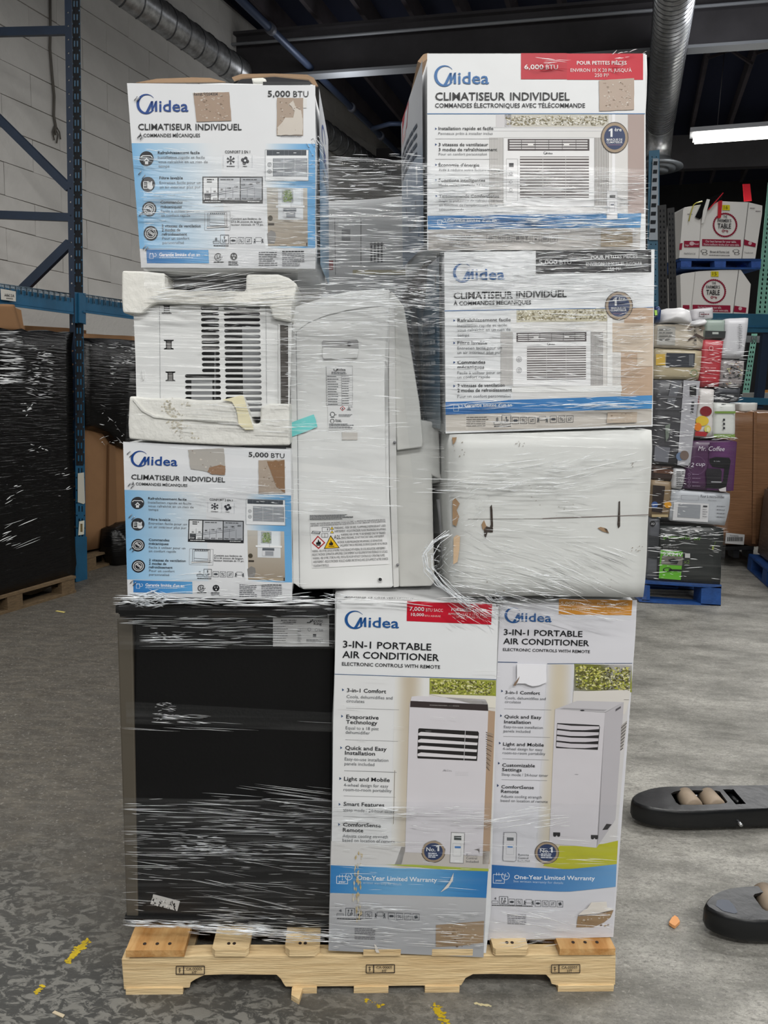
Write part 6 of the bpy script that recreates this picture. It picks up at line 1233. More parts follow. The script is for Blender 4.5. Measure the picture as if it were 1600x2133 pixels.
for k in range(7): rs('deck_board', [(20, 1905), (560, 1935), (560, 1958), (20, 1925)], .1, M_PBLUE, bp, back=k*.16)
items = [  # name, label, category, quad (crop units), offset, colour
 ('appliance_carton', 'black carton with green lettering and a lime panel, bottom of the mixed appliance pallet', [(150, 1535), (582, 1552), (556, 1940), (128, 1900)], .0, (34, 38, 38)),
 ('appliance_carton', 'narrow grey and black carton left of the green lettered black carton', [(75, 1480), (150, 1485), (128, 1905), (55, 1895)], .01, (84, 86, 92)),
 ('microwave_carton', 'grey microwave carton showing a microwave, above the green lettered carton', [(228, 1292), (630, 1318), (592, 1540), (205, 1508)], -.01, (176, 180, 186)),
 ('coffee_carton', 'tan and black carton with blue and yellow cups, left of the microwave carton', [(92, 1228), (232, 1236), (208, 1486), (80, 1480)], .0, (130, 110, 84)),
 ('coffee_maker_carton', 'purple coffee maker carton above the microwave carton', [(345, 960), (668, 962), (632, 1312), (305, 1292)], -.012, (70, 36, 72)),
 ('small_white_carton', 'small white carton standing left of the purple coffee maker carton', [(246, 1148), (322, 1152), (300, 1292), (230, 1286)], -.02, (190, 190, 192)),
 ('appliance_carton', 'dark brown carton at the left under the tall black and white carton', [(98, 1122), (250, 1132), (242, 1232), (92, 1226)], .01, (58, 44, 40)),
 ('tall_appliance_carton', 'tall black and white appliance carton with a slanted white side', [(105, 548), (418, 560), (348, 1135), (98, 1118)], -.02, (62, 62, 66)),
 ('fruit_juicer_carton', 'white carton printed with red and yellow fruit', [(414, 604), (515, 610), (500, 948), (372, 945)], .0, (206, 202, 200)),
 ('white_green_carton', 'white carton with green bands right of the fruit carton', [(515, 704), (660, 708), (650, 950), (503, 945)], -.004, (202, 204, 200)),
 ('dark_silver_carton', 'dark silver carton lying over the white carton with green bands', [(522, 600), (690, 604), (678, 706), (520, 704)], .01, (70, 72, 78)),
 ('patterned_carton', 'grey patterned carton under the tall grey white top carton', [(560, 412), (722, 420), (695, 606), (545, 604)], .0, (140, 134, 134)),
 ('red_carton', 'red carton standing in the upper middle of the mixed pallet', [(436, 276), (578, 284), (545, 606), (412, 600)], -.006, (170, 48, 58)),
 ('tan_carton', 'tan carton with a dark picture in the upper left of the mixed pallet', [(118, 335), (438, 350), (414, 560), (105, 548)], .0, (172, 160, 132)),
 ('beige_coffee_carton', 'beige coffee brewer carton lying on its side with a brown ribbon', [(125, 176), (448, 170), (438, 352), (116, 336)], -.01, (184, 174, 158)),
 ('clear_lid_carton', 'grey green box with a dark label strip beside the beige coffee brewer carton', [(452, 150), (592, 146), (586, 276), (446, 274)], .0, (136, 150, 142)),
 ('tall_white_carton', 'tall grey white carton at the top right of the mixed pallet', [(594, 136), (746, 132), (714, 414), (564, 410)], -.012, (186, 186, 190)),
 ('open_grey_carton', 'grey carton lying on top of the mixed pallet', [(372, 74), (506, 66), (510, 146), (358, 156)], .03, (176, 174, 178)),
]
MX = {}
MSZ = len(items)
for i, (nm, lb, q, of, c) in enumerate(items):
    t = thing(nm, lb, 'box', RP.off(of).at(*kr(*[(q[2][k]+q[3][k])/2 for k in (0, 1)])))
    carton('carton_body', [kr(*a) for a in q], RP, .42 if i != 5 else .2, mat('rc_%d' % i, c, .4, bump=.15, bscale=6), t, of, 100+i, .008, N=6, soft=.008)
    MX[i] = (t, of)
def pr(i, sl=0.0): return Print(kr, onplane(RP.off(MX[i][1]), -.004, -.002), sl)
p = pr(0, .035); p.text('greenworks', 166, 1622, 345, 24, (96, 150, 50), 1); p.text('24V', 372, 1632, 420, 20, (96, 150, 50), 1); p.poly([(150, 1700), (300, 1712), (285, 1902), (138, 1890)], (104, 186, 48), 1); p.poly([(160, 1738), (300, 1745), (294, 1805), (152, 1795)], (120, 116, 110), 2); p.text('2X24V', 165, 1738, 298, 24, (220, 226, 220), 1, 4); p.rect(314, 1722, 348, 1752, (200, 200, 200), 2); p.text('x2', 305, 1790, 345, 24, (96, 120, 60), 1); p.ring(195, 1832, 22, 30, (20, 22, 22), 4, ky=.5); p.rect(205, 1828, 290, 1840, (20, 22, 22), 4)
p.fine(165, 1660, 270, 3, 16, (130, 130, 130), 3, 6); p.poly([(500, 1670), (512, 1680), (505, 1702), (494, 1695)], (150, 170, 60), 3); p.line((520, 1640), (506, 1690), 4, (80, 110, 50), 3); p.poly([(200, 1765), (240, 1755), (270, 1775), (260, 1795), (220, 1790)], (40, 42, 44), 4); p.build('front_print', MX[0][0])
p = pr(1); p.disc(96, 1522, 20, 20, (28, 28, 32), 1); p.text('A3', 85, 1530, 108, 14, (200, 200, 204), 1); p.poly([(70, 1600), (140, 1610), (130, 1760), (65, 1750)], (50, 52, 56), 1); p.build('front_print', MX[1][0])
p = pr(2, .04); p.text('Four à micro-ondes', 420, 1345, 578, 17, (60, 62, 70), 1); p.text('Microwave', 470, 1368, 525, 8, (120, 120, 126)); p.poly([(240, 1375), (475, 1388), (468, 1512), (230, 1498)], (216, 216, 218), 1); p.poly([(270, 1388), (420, 1396), (414, 1488), (262, 1478)], (150, 154, 160), 2); p.rect(436, 1400, 464, 1410, (50, 52, 56), 3)
for k in range(4): p.fine(432, 1424+k*16, 466, 1, 8, (130, 130, 134), k, 4); p.fine(528, 1402+k*24, 592, 1, 8, (110, 112, 118), k+9, 5)
p.frame(290, 1330, 405, 1360, 2, (150, 150, 156)); p.build('front_print', MX[2][0])
p = pr(3); p.poly([(98, 1262), (180, 1270), (160, 1450), (90, 1440)], (44, 34, 32), 1); p.disc(110, 1395, 22, 22, (60, 90, 150), 2); p.disc(198, 1395, 24, 22, (226, 160, 40), 2); p.rect(90, 1460, 200, 1478, (190, 170, 130), 2); p.build('front_print', MX[3][0])
p = pr(4, .02); p.text('Mr. Coffee', 402, 1030, 578, 30, (222, 216, 226), it=.25); p.text('12', 336, 1140, 372, 28, (216, 210, 222), it=.25); p.text('cup', 385, 1132, 447, 26, (216, 210, 222), it=.25); p.ring(392, 1130, 60, 62, (120, 90, 126), 2)
p.grad([(480, 975), (664, 972), (640, 1300), (460, 1296)], 6, 6, lambda u, v: mixc((74, 38, 78), (104, 60, 110), max(0, sin(pi*u)*(1-v))), 1)
p.poly([(478, 1085), (520, 1072), (612, 1078), (622, 1100), (590, 1290), (450, 1280), (465, 1250), (570, 1240), (580, 1150), (500, 1140), (480, 1110)], (18, 18, 22), 3); p.poly([(455, 1165), (465, 1150), (550, 1152), (562, 1170), (556, 1260), (460, 1255)], (34, 32, 38), 4); p.rect(490, 1238, 560, 1244, (190, 190, 196), 5); p.text('Mr. Coffee', 508, 1105, 550, 7, (200, 200, 206), 0, 5)
for k in range(4): p.ring(342, 1190+k*26, 7, 9, (150, 130, 156), 3, n=10); p.fine(362, 1188+k*26, 420, 1, 8, (150, 130, 156), k, 4)
p.poly([(540, 1290), (590, 1275), (590, 1306), (550, 1305)], (208, 204, 206), 6); p.build('front_print', MX[4][0])
p = pr(5); p.fine(256, 1170, 310, 8, 14, (70, 72, 76), 5, 5); p.build('front_print', MX[5][0])
p = pr(6); p.poly([(105, 1150), (240, 1160), (236, 1190), (100, 1180)], (96, 66, 52), 1); p.text('46', 102, 1176, 122, 16, (170, 150, 140)); p.fine(160, 1140, 240, 1, 10, (150, 130, 120), 2, 6); p.build('front_print', MX[6][0])
p = pr(7, .02); p.poly([(305, 556), (416, 562), (348, 1132), (262, 1128)], (176, 176, 182), 1); p.rect(346, 590, 390, 664, (30, 30, 34), 2); p.poly([(225, 560), (290, 562), (240, 720), (190, 715)], (110, 112, 118), 1); p.poly([(110, 1000), (214, 1010), (200, 1110), (105, 1100)], (120, 122, 130), 1); p.poly([(180, 860), (215, 850), (205, 940), (185, 970)], (120, 130, 120), 1); p.disc(310, 1062, 30, 32, (120, 104, 96), 3); p.disc(280, 1070, 26, 28, (110, 130, 160), 2)
for k in range(4): p.rect(358-k*2, 700+k*22, 376-k*2, 712+k*22, (60, 62, 66), 3)
p.rect(122, 660, 300, 672, (96, 96, 100), 2); p.rect(115, 745, 300, 752, (96, 96, 100), 2); p.build('front_print', MX[7][0])
p = pr(8); p.disc(455, 765, 40, 34, (130, 30, 38), 1); p.disc(430, 830, 44, 34, (224, 190, 60), 1); p.disc(400, 870, 26, 28, (226, 130, 40), 2); p.disc(466, 885, 22, 26, (214, 206, 110), 3); p.disc(470, 888, 12, 16, (226, 224, 170), 4); p.poly([(384, 900), (470, 905), (455, 935), (380, 930)], (170, 40, 46), 3); p.text('Power', 400, 662, 400.5, 14, (170, 60, 66), 1, 2, y1=720); p.build('front_print', MX[8][0])
p = pr(9); p.rect(513, 765, 655, 780, (120, 150, 70), 1); p.rect(508, 920, 650, 942, (120, 150, 70), 1); p.fine(560, 716, 596, 1, 8, MID, 2, 6)
for k in range(3): p.rect(570, 815+k*28, 584, 830+k*28, (50, 52, 56), 2)
p.build('front_print', MX[9][0])
p = pr(10); p.poly([(540, 636), (680, 640), (672, 690), (530, 688)], (44, 46, 50), 1); p.build('front_print', MX[10][0])
p = pr(11); R = rng(4)
for k in range(60): x = R.uniform(566, 690); y = R.uniform(430, 590); p.rect(x, y, x+R.uniform(5, 24), y+R.uniform(3, 12), R.choice([(90, 88, 90), (176, 172, 170), (150, 120, 100), (60, 62, 66), (190, 186, 150)]), 1)
p.build('front_print', MX[11][0])
p = pr(12); p.ring(490, 340, 10, 16, (216, 150, 150), 2); p.rect(448, 420, 560, 424, (206, 120, 124), 1); p.fine(450, 470, 540, 2, 20, (214, 140, 144), 3, 8); p.build('front_print', MX[12][0])
p = pr(13); p.poly([(190, 372), (382, 376), (376, 468), (186, 466)], (48, 52, 60), 1); p.rect(118, 380, 180, 455, (206, 170, 70), 1); p.rect(340, 384, 372, 460, (90, 94, 100), 2); p.ring(374, 508, 20, 24, (90, 130, 90), 2); p.build('front_print', MX[13][0])
p = pr(14); p.poly([(130, 190), (250, 196), (246, 320), (124, 316)], (168, 166, 160), 1); p.poly([(328, 288), (388, 240), (446, 268), (446, 288), (392, 262), (340, 290)], (74, 58, 50), 2); p.fine(140, 210, 230, 4, 22, (110, 110, 108), 3, 8)
for (ch, y) in (('K', 205), ('E', 228), ('U', 250), ('R', 272), ('I', 292), ('G', 316)): p.text(ch, 376, y+2, 392, 14, (70, 64, 60), 1, 4)
for (x, y) in ((350, 205), (432, 205)): p.disc(x, y, 16, 14, (120, 104, 88), 2)
p.build('front_print', MX[14][0])
p = pr(15); p.poly([(450, 222), (588, 226), (584, 272), (448, 270)], (40, 44, 44), 1); p.rect(498, 232, 540, 246, (180, 184, 180), 2); p.build('front_print', MX[15][0])
p = pr(16); p.fine(676, 180, 700, 14, 12, (120, 120, 124), 3, 4); p.fine(650, 380, 700, 2, 8, (130, 130, 134), 4, 3); p.build('front_print', MX[16][0])
p = pr(17); p.frame(412, 98, 442, 128, 3, (70, 60, 64)); p.fine(420, 108, 480, 1, 12, (110, 70, 76), 3, 8); p.build('front_print', MX[17][0])
M_BAG = mat('white_bag', (206, 206, 208), .4, bump=.5, bscale=6)
b_ = thing('crumpled_white_bag', 'crumpled white plastic bag on top of the mixed pallet', 'bag', RP.at(*kr(240, 175)))
blob('bag_body', [kr(*q) for q in ((145, 140), (165, 96), (230, 80), (300, 72), (348, 92), (352, 150), (330, 176), (230, 172), (140, 176))], RP, .2, M_BAG, b_, .02, 7, .03, .1)
b2 = thing('clear_film_bunch', 'bunched clear plastic beside the crumpled white bag on the mixed pallet', 'plastic', RP.at(*kr(400, 175)))
blob('bunch', [kr(*q) for q in ((350, 172), (385, 150), (440, 140), (460, 158), (450, 182), (400, 186))], RP, .1, M_BAG, b2, -.02, 5, .03, .05)
b3 = thing('green_label_bottle', 'small blue bottle with a green label at the top left of the mixed pallet', 'bottle', RP.at(*kr(125, 178)))
blob('bottle_body', [kr(*q) for q in ((106, 82), (112, 62), (134, 58), (150, 84), (148, 130), (140, 172), (112, 172))], RP, .06, mat('bottle_blue', (30, 50, 90), .3), b3, .0, 3, .004, .03); slab('bottle_label', [kr(*q) for q in ((108, 84), (126, 84), (128, 118), (112, 120))], RP, .002, mat('label_green', (150, 190, 80), .5), b3, off=-.045)

# large wrapped cardboard bin behind, barcode label, black pallet
GP = Plane(BASE+Vector((0, 1.35, 0)), (0, 1, 0))
gy = thing('cardboard_bin', 'big brown cardboard bin in clear film behind the mixed appliance pallet', 'bin', GP.at(1545, 1140))
M_GAY = mat('wrapped_brown_board', (122, 88, 62), .35, bump=.35, bscale=3, stretch=(2, 2, 24), var=.2, vscale=3)
carton('bin_body', [(1500, 858), (1660, 858), (1655, 1140), (1500, 1135)], GP, 1.0, M_GAY, gy, 0, 131, .03, N=10)
slab('bin_corner', [kr(*q) for q in ((780, 770), (800, 765), (790, 1660), (768, 1660))], GP, .02, M_GAY, gy, off=-.02, bevel=.004)
p = Print(kr, onplane(GP, -.05, -.003), .05); p.poly([(590, 1582), (716, 1596), (710, 1665), (584, 1655)], (186, 186, 186), 1); R = rng(2)
x = 600
while x < 700: w_ = R.uniform(1.5, 5); p.rect(x, 1612, x+w_, 1640, (40, 40, 42), 2); x += w_+R.uniform(2, 4)
p.text('Contents', 616, 1606, 674, 9, (60, 60, 62), 1); p.build('barcode_label', gy)
gb = thing('black_plastic_pallet', 'black plastic pallet under the big cardboard bin', 'pallet', GP.at(1545, 1160))
slab('pallet_deck', [kr(*q) for q in ((540, 1680), (780, 1672), (778, 1700), (540, 1702))], GP, 1.0, mat('black_plastic', (22, 22, 24), .5), gb, bevel=.004)
for x in (545, 640, 735): slab('pallet_foot', [kr(x, 1700), kr(x+40, 1700), kr(x+38, 1752), kr(x+2, 1752)], GP, .12, mat('black_plastic', (22, 22, 24), .5), gb, off=.02)
wc = thing('white_carton', 'white carton lying on top of the cardboard bin', 'box', GP.at(1560, 855)); carton('carton_body', [kr(*q) for q in ((690, 712), (805, 710), (800, 768), (690, 770))], GP, .3, mat('rc_white', (196, 196, 192), .5), wc, .1, 133, .006, N=5)
# blue pallet and its wrapped load at the right edge
BP2 = Plane(onz(1568, 1212, 0), (-.55, .84, 0))
bq = thing('blue_pallet', 'blue plastic pallet cut by the right edge of the picture', 'pallet', BP2.at(1590, 1230))
a = onz(1556, 1185, 0); b2_ = onz(1625, 1248, 0); d_ = (b2_-a).normalized(); n_ = Vector((-d_.y, d_.x, 0)); n_ = n_ if n_.x > 0 else -n_
for z_, th in ((.012, .024), (.13, .024)): box('pallet_deck', a+d_*.6+n_*.5+Vector((0, 0, z_)), (1.2, 1.0, th), M_PBLUE, bq, d_, n_, bevel=.004)
for k in range(3):
    for j in range(3): box('pallet_foot', a+d_*(.07+k*.53)+n_*(.07+j*.43)+Vector((0, 0, .07)), (.14, .14, .1), M_PBLUE, bq, d_, n_)
wl = thing('wrapped_load', 'dark grey film wrapped load on the blue plastic pallet at the right edge', 'wrapped pallet', a+d_*.6+n_*.5+Vector((0, 0, .14)))
M_GFILM = mat('dim_clear_wrap', (96, 84, 78), .25, bump=.5, bscale=3, stretch=(3, 3, 20), var=.3, vscale=4)
o_ = box('wrapped_goods', a+d_*.6+n_*.53+Vector((0, 0, .46)), (1.12, .94, .62), M_GFILM, wl, d_, n_, bevel=.02)

# ------------------------------------------------------------------ rack on the right with the produce boxes
RK = Plane(onz(1480, 1130, 0)+Vector((0, .6, 0)), (-.08, 1, 0))
k8 = crop(1330, 0, 3.2333)
rk = thing('pallet_rack', 'pallet rack with green posts and blue beams on the right, holding white produce boxes', 'rack', RK.at(1560, 1090))
M_GREEN = mat('rack_green', (124, 178, 160), .5, var=.15, vscale=6); M_RB2 = mat('rack_blue_dim', (36, 92, 120), .5, var=.2, vscale=6)
def hole_post(name, tl, tr, br, bl, plane, m, parent, pitch, off, hw, hh, d=.06, rows=2):
    hs = []; y = tl[1]+pitch
    while y < bl[1]-pitch:
        t_ = (y-tl[1])/(bl[1]-tl[1]); xa = tl[0]*(1-t_)+bl[0]*t_; xb = tr[0]*(1-t_)+br[0]*t_
        for f_ in ((.3, .7) if rows == 2 else (.5,)):
            cx = xa+(xb-xa)*f_; hs.append([(cx-hw*.5, y-hh), (cx+hw*.5, y-hh), (cx+hw, y+hh*.4), (cx+hw*.5, y+hh), (cx-hw*.5, y+hh), (cx-hw, y+hh*.4)])
        y += pitch
    slab(name, [tl, tr, br, bl], plane, .004, m, parent, off=off, holes=hs)
    slab(name+'_back', [(tl[0]+1, tl[1]), (tr[0]-1, tr[1]), (br[0]-1, br[1]), (bl[0]+1, bl[1])], plane, .004, mat('post_inside', (8, 14, 22), .8), parent, off=off+d)
hole_post('front_post', (1600, 380), (1624, 380), (1600, 660), (1574, 660), RK, M_GREEN, rk, 9.6, -.03, 2.0, 3)
hole_post('rear_post', (1566, 695), (1578, 695), (1560, 826), (1546, 826), RK, M_GREEN, rk, 9.6, .9, 1.6, 2.4)
slab('beam', [(1380, 650), (1700, 656), (1700, 694), (1380, 690)], RK, .06, M_RB2, rk, off=-.06, bevel=.006)
slab('beam_lip', [(1380, 676), (1700, 680), (1700, 684), (1380, 680)], RK, .02, M_RBLUE, rk, off=-.075)
slab('beam', [(1520, 826), (1700, 834), (1700, 846), (1520, 842)], RK, .05, M_RB2, rk, off=-.06, bevel=.004)
slab('rear_beam', [(1500, 697), (1700, 704), (1700, 716), (1500, 712)], RK, .05, mat('dull_steel', (120, 124, 126), .5, .4), rk, off=.9)
slab('front_upright', [(1590, 694), (1606, 694), (1590, 850), (1574, 850)], RK, .06, M_RDARK, rk, off=-.03)
wb = thing('small_parcel', 'small orange and grey parcel on the lower rack shelf at the right edge', 'parcel', RK.at(1590, 826)); slab('parcel_body', [(1576, 818), (1640, 818), (1640, 832), (1574, 830)], RK, .3, mat('parcel_grey', (150, 150, 146), .6), wb, off=.05, bevel=.003); slab('parcel_tape', [(1592, 812), (1640, 812), (1640, 820), (1594, 820)], RK, .2, mat('parcel_orange', (190, 130, 60), .6), wb, off=.06)
# blue post and black perforated posts next to the tall carton
BPn = Plane(onz(1372, 1120, 0)+Vector((0, -.3, 0)), (0, 1, 0))
up = thing('blue_rack_post', 'dark blue perforated rack post rising behind the red banner carton', 'post', BPn.at(1370, 1150))
hole_post('post_face', (1352, 314), (1374, 312), (1372, 1160), (1338, 1160), BPn, M_RB2, up, 13, 0, 1.1, 1.4)
slab('slot_strip', [(1360, 330), (1372, 330), (1371, 500), (1352, 500)], BPn, .01, mat('worn_steel', (118, 124, 130), .45, .6), up, off=-.02)
for k in range(9): slab('punched_slot', [(1362-k*.9, 336+k*17.5), (1370-k*.5, 336+k*17.5), (1369-k*.5, 344+k*17.5), (1361-k*.9, 344+k*17.5)], BPn, .002, mat('post_inside', (8, 14, 22), .8), up, off=-.023)
M_BPOST = mat('black_post', (9, 10, 12), .5, .0, spec=.25)
BQ = Plane(onz(1395, 1173, 0), (0, 1, 0))
for (q, lb) in ((((1370, 428), (1388, 426), (1400, 1172), (1378, 1172)), 'black perforated steel post leaning left of its twin, above the mixed pallet'), (((1390, 434), (1405, 432), (1424, 1172), (1404, 1172)), 'black perforated steel post leaning nearest the produce boxes')):
    u_ = thing('perforated_post', lb, 'post', BQ.at((q[2][0]+q[3][0])/2, 1165)); tl_, tr_, br_, bl_ = q
    y1_ = 645; f_ = (y1_-tl_[1])/(br_[1]-tl_[1]); 
    hole_post('post_face', tl_, tr_, (tr_[0]+(br_[0]-tr_[0])*f_, y1_), (tl_[0]+(bl_[0]-tl_[0])*f_, y1_), BQ, M_BPOST, u_, 11.2, 0, 1.5, 2.6)
    slab('post_lower', [(tl_[0]+(bl_[0]-tl_[0])*f_, y1_), (tr_[0]+(br_[0]-tr_[0])*f_, y1_), br_, bl_], BQ, .004, M_BPOST, u_)
# produce boxes
M_PBOX = mat('produce_white', (226, 224, 220), .6, bump=.08, bscale=6); MAR = (158, 30, 62)
def produce(lbl, lb_pal, dx, dy, outline, fold1, fold2, num, off, cy, cx):
    t = thing('produce_box', lbl, 'box', RK.off(off).at(*k8((outline[0][0]+outline[-1][0])/2, outline[-1][1])))
    slab('box_body', [k8(*q) for q in outline], RK, .38, M_PBOX, t, off=off, bevel=.004)
    p = Print(k8, onplane(RK.off(off), -.006, -.002), .02)
    p.line(fold1[0], fold1[1], 3, (190, 186, 182), 1); p.line(fold2[0], fold2[1], 3, (60, 56, 58), 1)
    p.ring(cx, cy, 72, 80, MAR, 2, n=40)
    for k in range(40): a_ = 2*pi*k/40; p.disc(cx+80*cos(a_), cy+80*sin(a_), 4.5, 4.5, MAR, 2, 6)
    p.text('THE', cx-12, cy-48, cx+14, 16, (50, 48, 52), 1); p.text("FARMER'S", cx-50, cy-20, cx+42, 20, (50, 48, 52), 1); p.text('TABLE', cx-50, cy+22, cx+40, 32, (36, 34, 38), 1)
    p.ring(cx-12, cy+40, 5, 9, MAR, 3, n=12); p.rect(cx-6, cy+36, cx+18, cy+40, MAR, 3); p.ring(cx+16, cy+44, 3, 6, MAR, 3, n=10)
    p.rect(cx-18, cy-135, cx+32, cy-100, (230, 216, 40), 3); p.text(num, cx-8, cy-108, cx+18, 22, (120, 100, 20), 0)
    return t, p
t1, p = produce('upper white produce box with a yellow 16 sticker and a red strap', '', 0, 0, [(302, 1410), (312, 1396), (420, 1378), (560, 1355), (742, 1362), (836, 1384), (834, 1440), (788, 1742), (700, 1742), (410, 1742), (275, 1738), (285, 1620)], ((430, 1376), (408, 1740)), ((742, 1364), (697, 1742)), '16', -.05, 1515, 584)
p.rect(430, 1610, 690, 1655, MAR, 2); p.text('Our best harvest for your table.', 452, 1632, 660, 15, (236, 210, 216), 1, 4); p.text('Notre meilleure récolte pour votre table.', 440, 1652, 680, 14, (236, 210, 216), 1, 4); p.rect(308, 1622, 412, 1665, MAR, 2, .0); p.disc(360, 1640, 16, 14, (226, 190, 196), 3); p.text('finger', 315, 1656, 342, 12, (236, 210, 216), 1, 4); p.text('food', 376, 1648, 405, 12, (236, 210, 216), 1, 4); p.poly([(714, 1612), (792, 1640), (788, 1664), (712, 1650)], MAR, 2); p.disc(752, 1638, 12, 12, (226, 190, 196), 3); p.poly([(278, 1640), (298, 1636), (292, 1680), (274, 1684)], MAR, 2)
p.text('Brown & Forms Ltd.', 484, 1702, 614, 14, (50, 48, 52), 1); p.fine(476, 1716, 624, 1, 8, (120, 118, 120), 3, 4); p.text('Head & Farms Ltd.', 308, 1712, 385, 12, (60, 58, 62)); p.text('Transformed', 714, 1706, 772, 10, (60, 58, 62))
for x in (442, 658): p.ring(x, 1690, 18, 22, (60, 56, 58), 3, ky=.5, n=14); p.ring(x+6, 1708, 14, 18, (60, 56, 58), 3, ky=.5, n=14)
for (x, y) in ((330, 1440), (752, 1400), (790, 1420)): p.fine(x, y, x+36, 1, 8, (120, 110, 112), 3, 4)
p.build('front_print', t1)
M_REDS = mat('red_strap', (196, 22, 40), .5)
slab('red_strap', [k8(*q) for q in ((540, 1352), (566, 1350), (556, 1466), (534, 1470))], RK, .003, M_REDS, t1, off=-.075)
slab('red_strap', [k8(*q) for q in ((704, 1240), (752, 1238), (764, 1352), (714, 1356))], RK, .01, M_REDS, t1, off=.1)
slab('black_film_scrap', [k8(*q) for q in ((382, 1462), (430, 1362), (470, 1340), (572, 1294), (560, 1340), (500, 1380), (460, 1420), (416, 1476))], RK, .004, M_BLACKF, t1, off=-.08)
slab('white_strap', [k8(*q) for q in ((462, 1340), (482, 1344), (440, 1500), (424, 1506), (436, 1420))], RK, .004, M_PBOX, t1, off=-.085)
slab('thin_red_line', [k8(*q) for q in ((470, 1412), (474, 1404), (570, 1296), (574, 1300), (478, 1412))], RK, .003, M_REDS, t1, off=-.088)
tube('yellow_cord', [RK.off(-.08).at(*k8(*q)) for q in ((430, 1356), (390, 1366), (372, 1380), (352, 1440), (340, 1490))], .006, mat('cord_yellow', (190, 180, 60), .5), t1, 5)
t2, p = produce('lower white produce box with a yellow 15 sticker, standing on the blue beam shelf', '', 0, 0, [(282, 1850), (300, 1842), (410, 1826), (560, 1818), (690, 1816), (758, 1914), (738, 2118), (640, 2118), (350, 2130), (290, 2120)], ((384, 1828), (352, 2120)), ((676, 1818), (637, 2118)), '15', -.05, 1962, 508)
p.rect(366, 2052, 620, 2098, MAR, 2); p.text('Our best harvest for your table.', 400, 2076, 560, 15, (236, 210, 216), 1, 4); p.text('Notre meilleure récolte pour votre table.', 376, 2094, 606, 14, (236, 210, 216), 1, 4); p.poly([(648, 2058), (728, 2072), (724, 2106), (642, 2100)], MAR, 2); p.disc(686, 2078, 12, 12, (226, 190, 196), 3); p.rect(300, 2054, 344, 2080, MAR, 2)
p.build('front_print', t2)
rp = thing('blue_pallet', 'blue pallet between the two white produce boxes on the rack', 'pallet', RK.at(*k8(550, 1805)))
slab('top_deck', [k8(*q) for q in ((276, 1742), (828, 1744), (828, 1758), (278, 1756))], RK, .45, M_PBLUE, rp, off=-.07)
slab('bottom_deck', [k8(*q) for q in ((282, 1798), (824, 1802), (822, 1814), (286, 1812))], RK, .45, M_PBLUE, rp, off=-.07)
for (x0, x1) in ((286, 358), (512, 590), (760, 826)):
    for k in range(2): slab('pallet_block', [k8(x0, 1754), k8(x1, 1756), k8(x1-2, 1804), k8(x0+2, 1802)], RK, .1, mat('faded_blue', (52, 92, 170), .6, var=.3, vscale=20), rp, off=-.065, back=k*.3)

# ------------------------------------------------------------------ clear stretch film round the two wrapped stacks
FILM = film_mat('clear_stretch_film', .975, .75, .25)
FILM2 = film_mat('dense_stretch_film', .93, .65, .35, scale=(1.5, 1.5, 60.0), bump=.8)
def sheet(name, pts, plane, m, parent, off=-.012, nx=24, ny=30, amp=.0025, seed=1):
    """pts: TL,TR,BR,BL pixels; softly rippled film surface"""
    pl = plane.off(off); c = [pl.at(*q) for q in pts]; vs = []; fs = []
    for j in range(ny+1):
        for i in range(nx+1):
            u, v = i/nx, j/ny; p_ = (c[0]*(1-u)+c[1]*u)*(1-v)+(c[3]*(1-u)+c[2]*u)*v
            p_ = p_ - pl.n*(amp*(1+noise.noise(Vector((p_.x*3, p_.z*26+seed, seed)))))
            vs.append(tuple(p_))
            if i < nx and j < ny: a = j*(nx+1)+i; fs.append((a, a+1, a+nx+2, a+nx+1))
    me = bpy.data.meshes.new(name); me.from_pydata(vs, [], fs); return link(name, me, m, parent, True)
sw = thing('stretch_wrap', 'clear glossy stretch film with fine creases wound around the air conditioner stack', 'stretch film', S0.at(800, 1900))
sheet('film_sheet', [(664, 326), (888, 340), (922, 640), (610, 640)], S0, FILM2, sw, off=.03, seed=3)
sheet('film_sheet', [(300, 330), (664, 322), (664, 600), (300, 600)], S0, FILM, sw, off=-.013, seed=5)
sheet('film_sheet', [(884, 338), (1346, 352), (1358, 900), (925, 900)], S0, FILM, sw, off=-.013, seed=7)
sheet('film_sheet', [(280, 640), (925, 640), (925, 1000), (262, 920)], S0, FILM, sw, off=-.014, seed=9)
sheet('film_sheet', [(820, 620), (925, 620), (940, 1000), (860, 1000)], S0, FILM, sw, off=.05, seed=11)
sheet('film_sheet', [(262, 960), (940, 1000), (940, 1110), (262, 1120)], S0, FILM, sw, off=-.0145, seed=12)
sheet('film_sheet', [(930, 905), (1362, 900), (1344, 1290), (945, 1290)], S0, FILM, sw, off=-.015, seed=13)
sheet('film_sheet', [(240, 1238), (700, 1246), (700, 1350), (250, 1352)], S0, FILM, sw, off=FO-.05, seed=15)
sheet('film_sheet', [(262, 1460), (700, 1484), (694, 1524), (264, 1506)], S0, FILM, sw, off=FO-.02, seed=17)
sheet('film_sheet', [(256, 1660), (1292, 1676), (1274, 1945), (262, 1925)], S0, FILM, sw, off=-.014, seed=19)
R = rng(2)
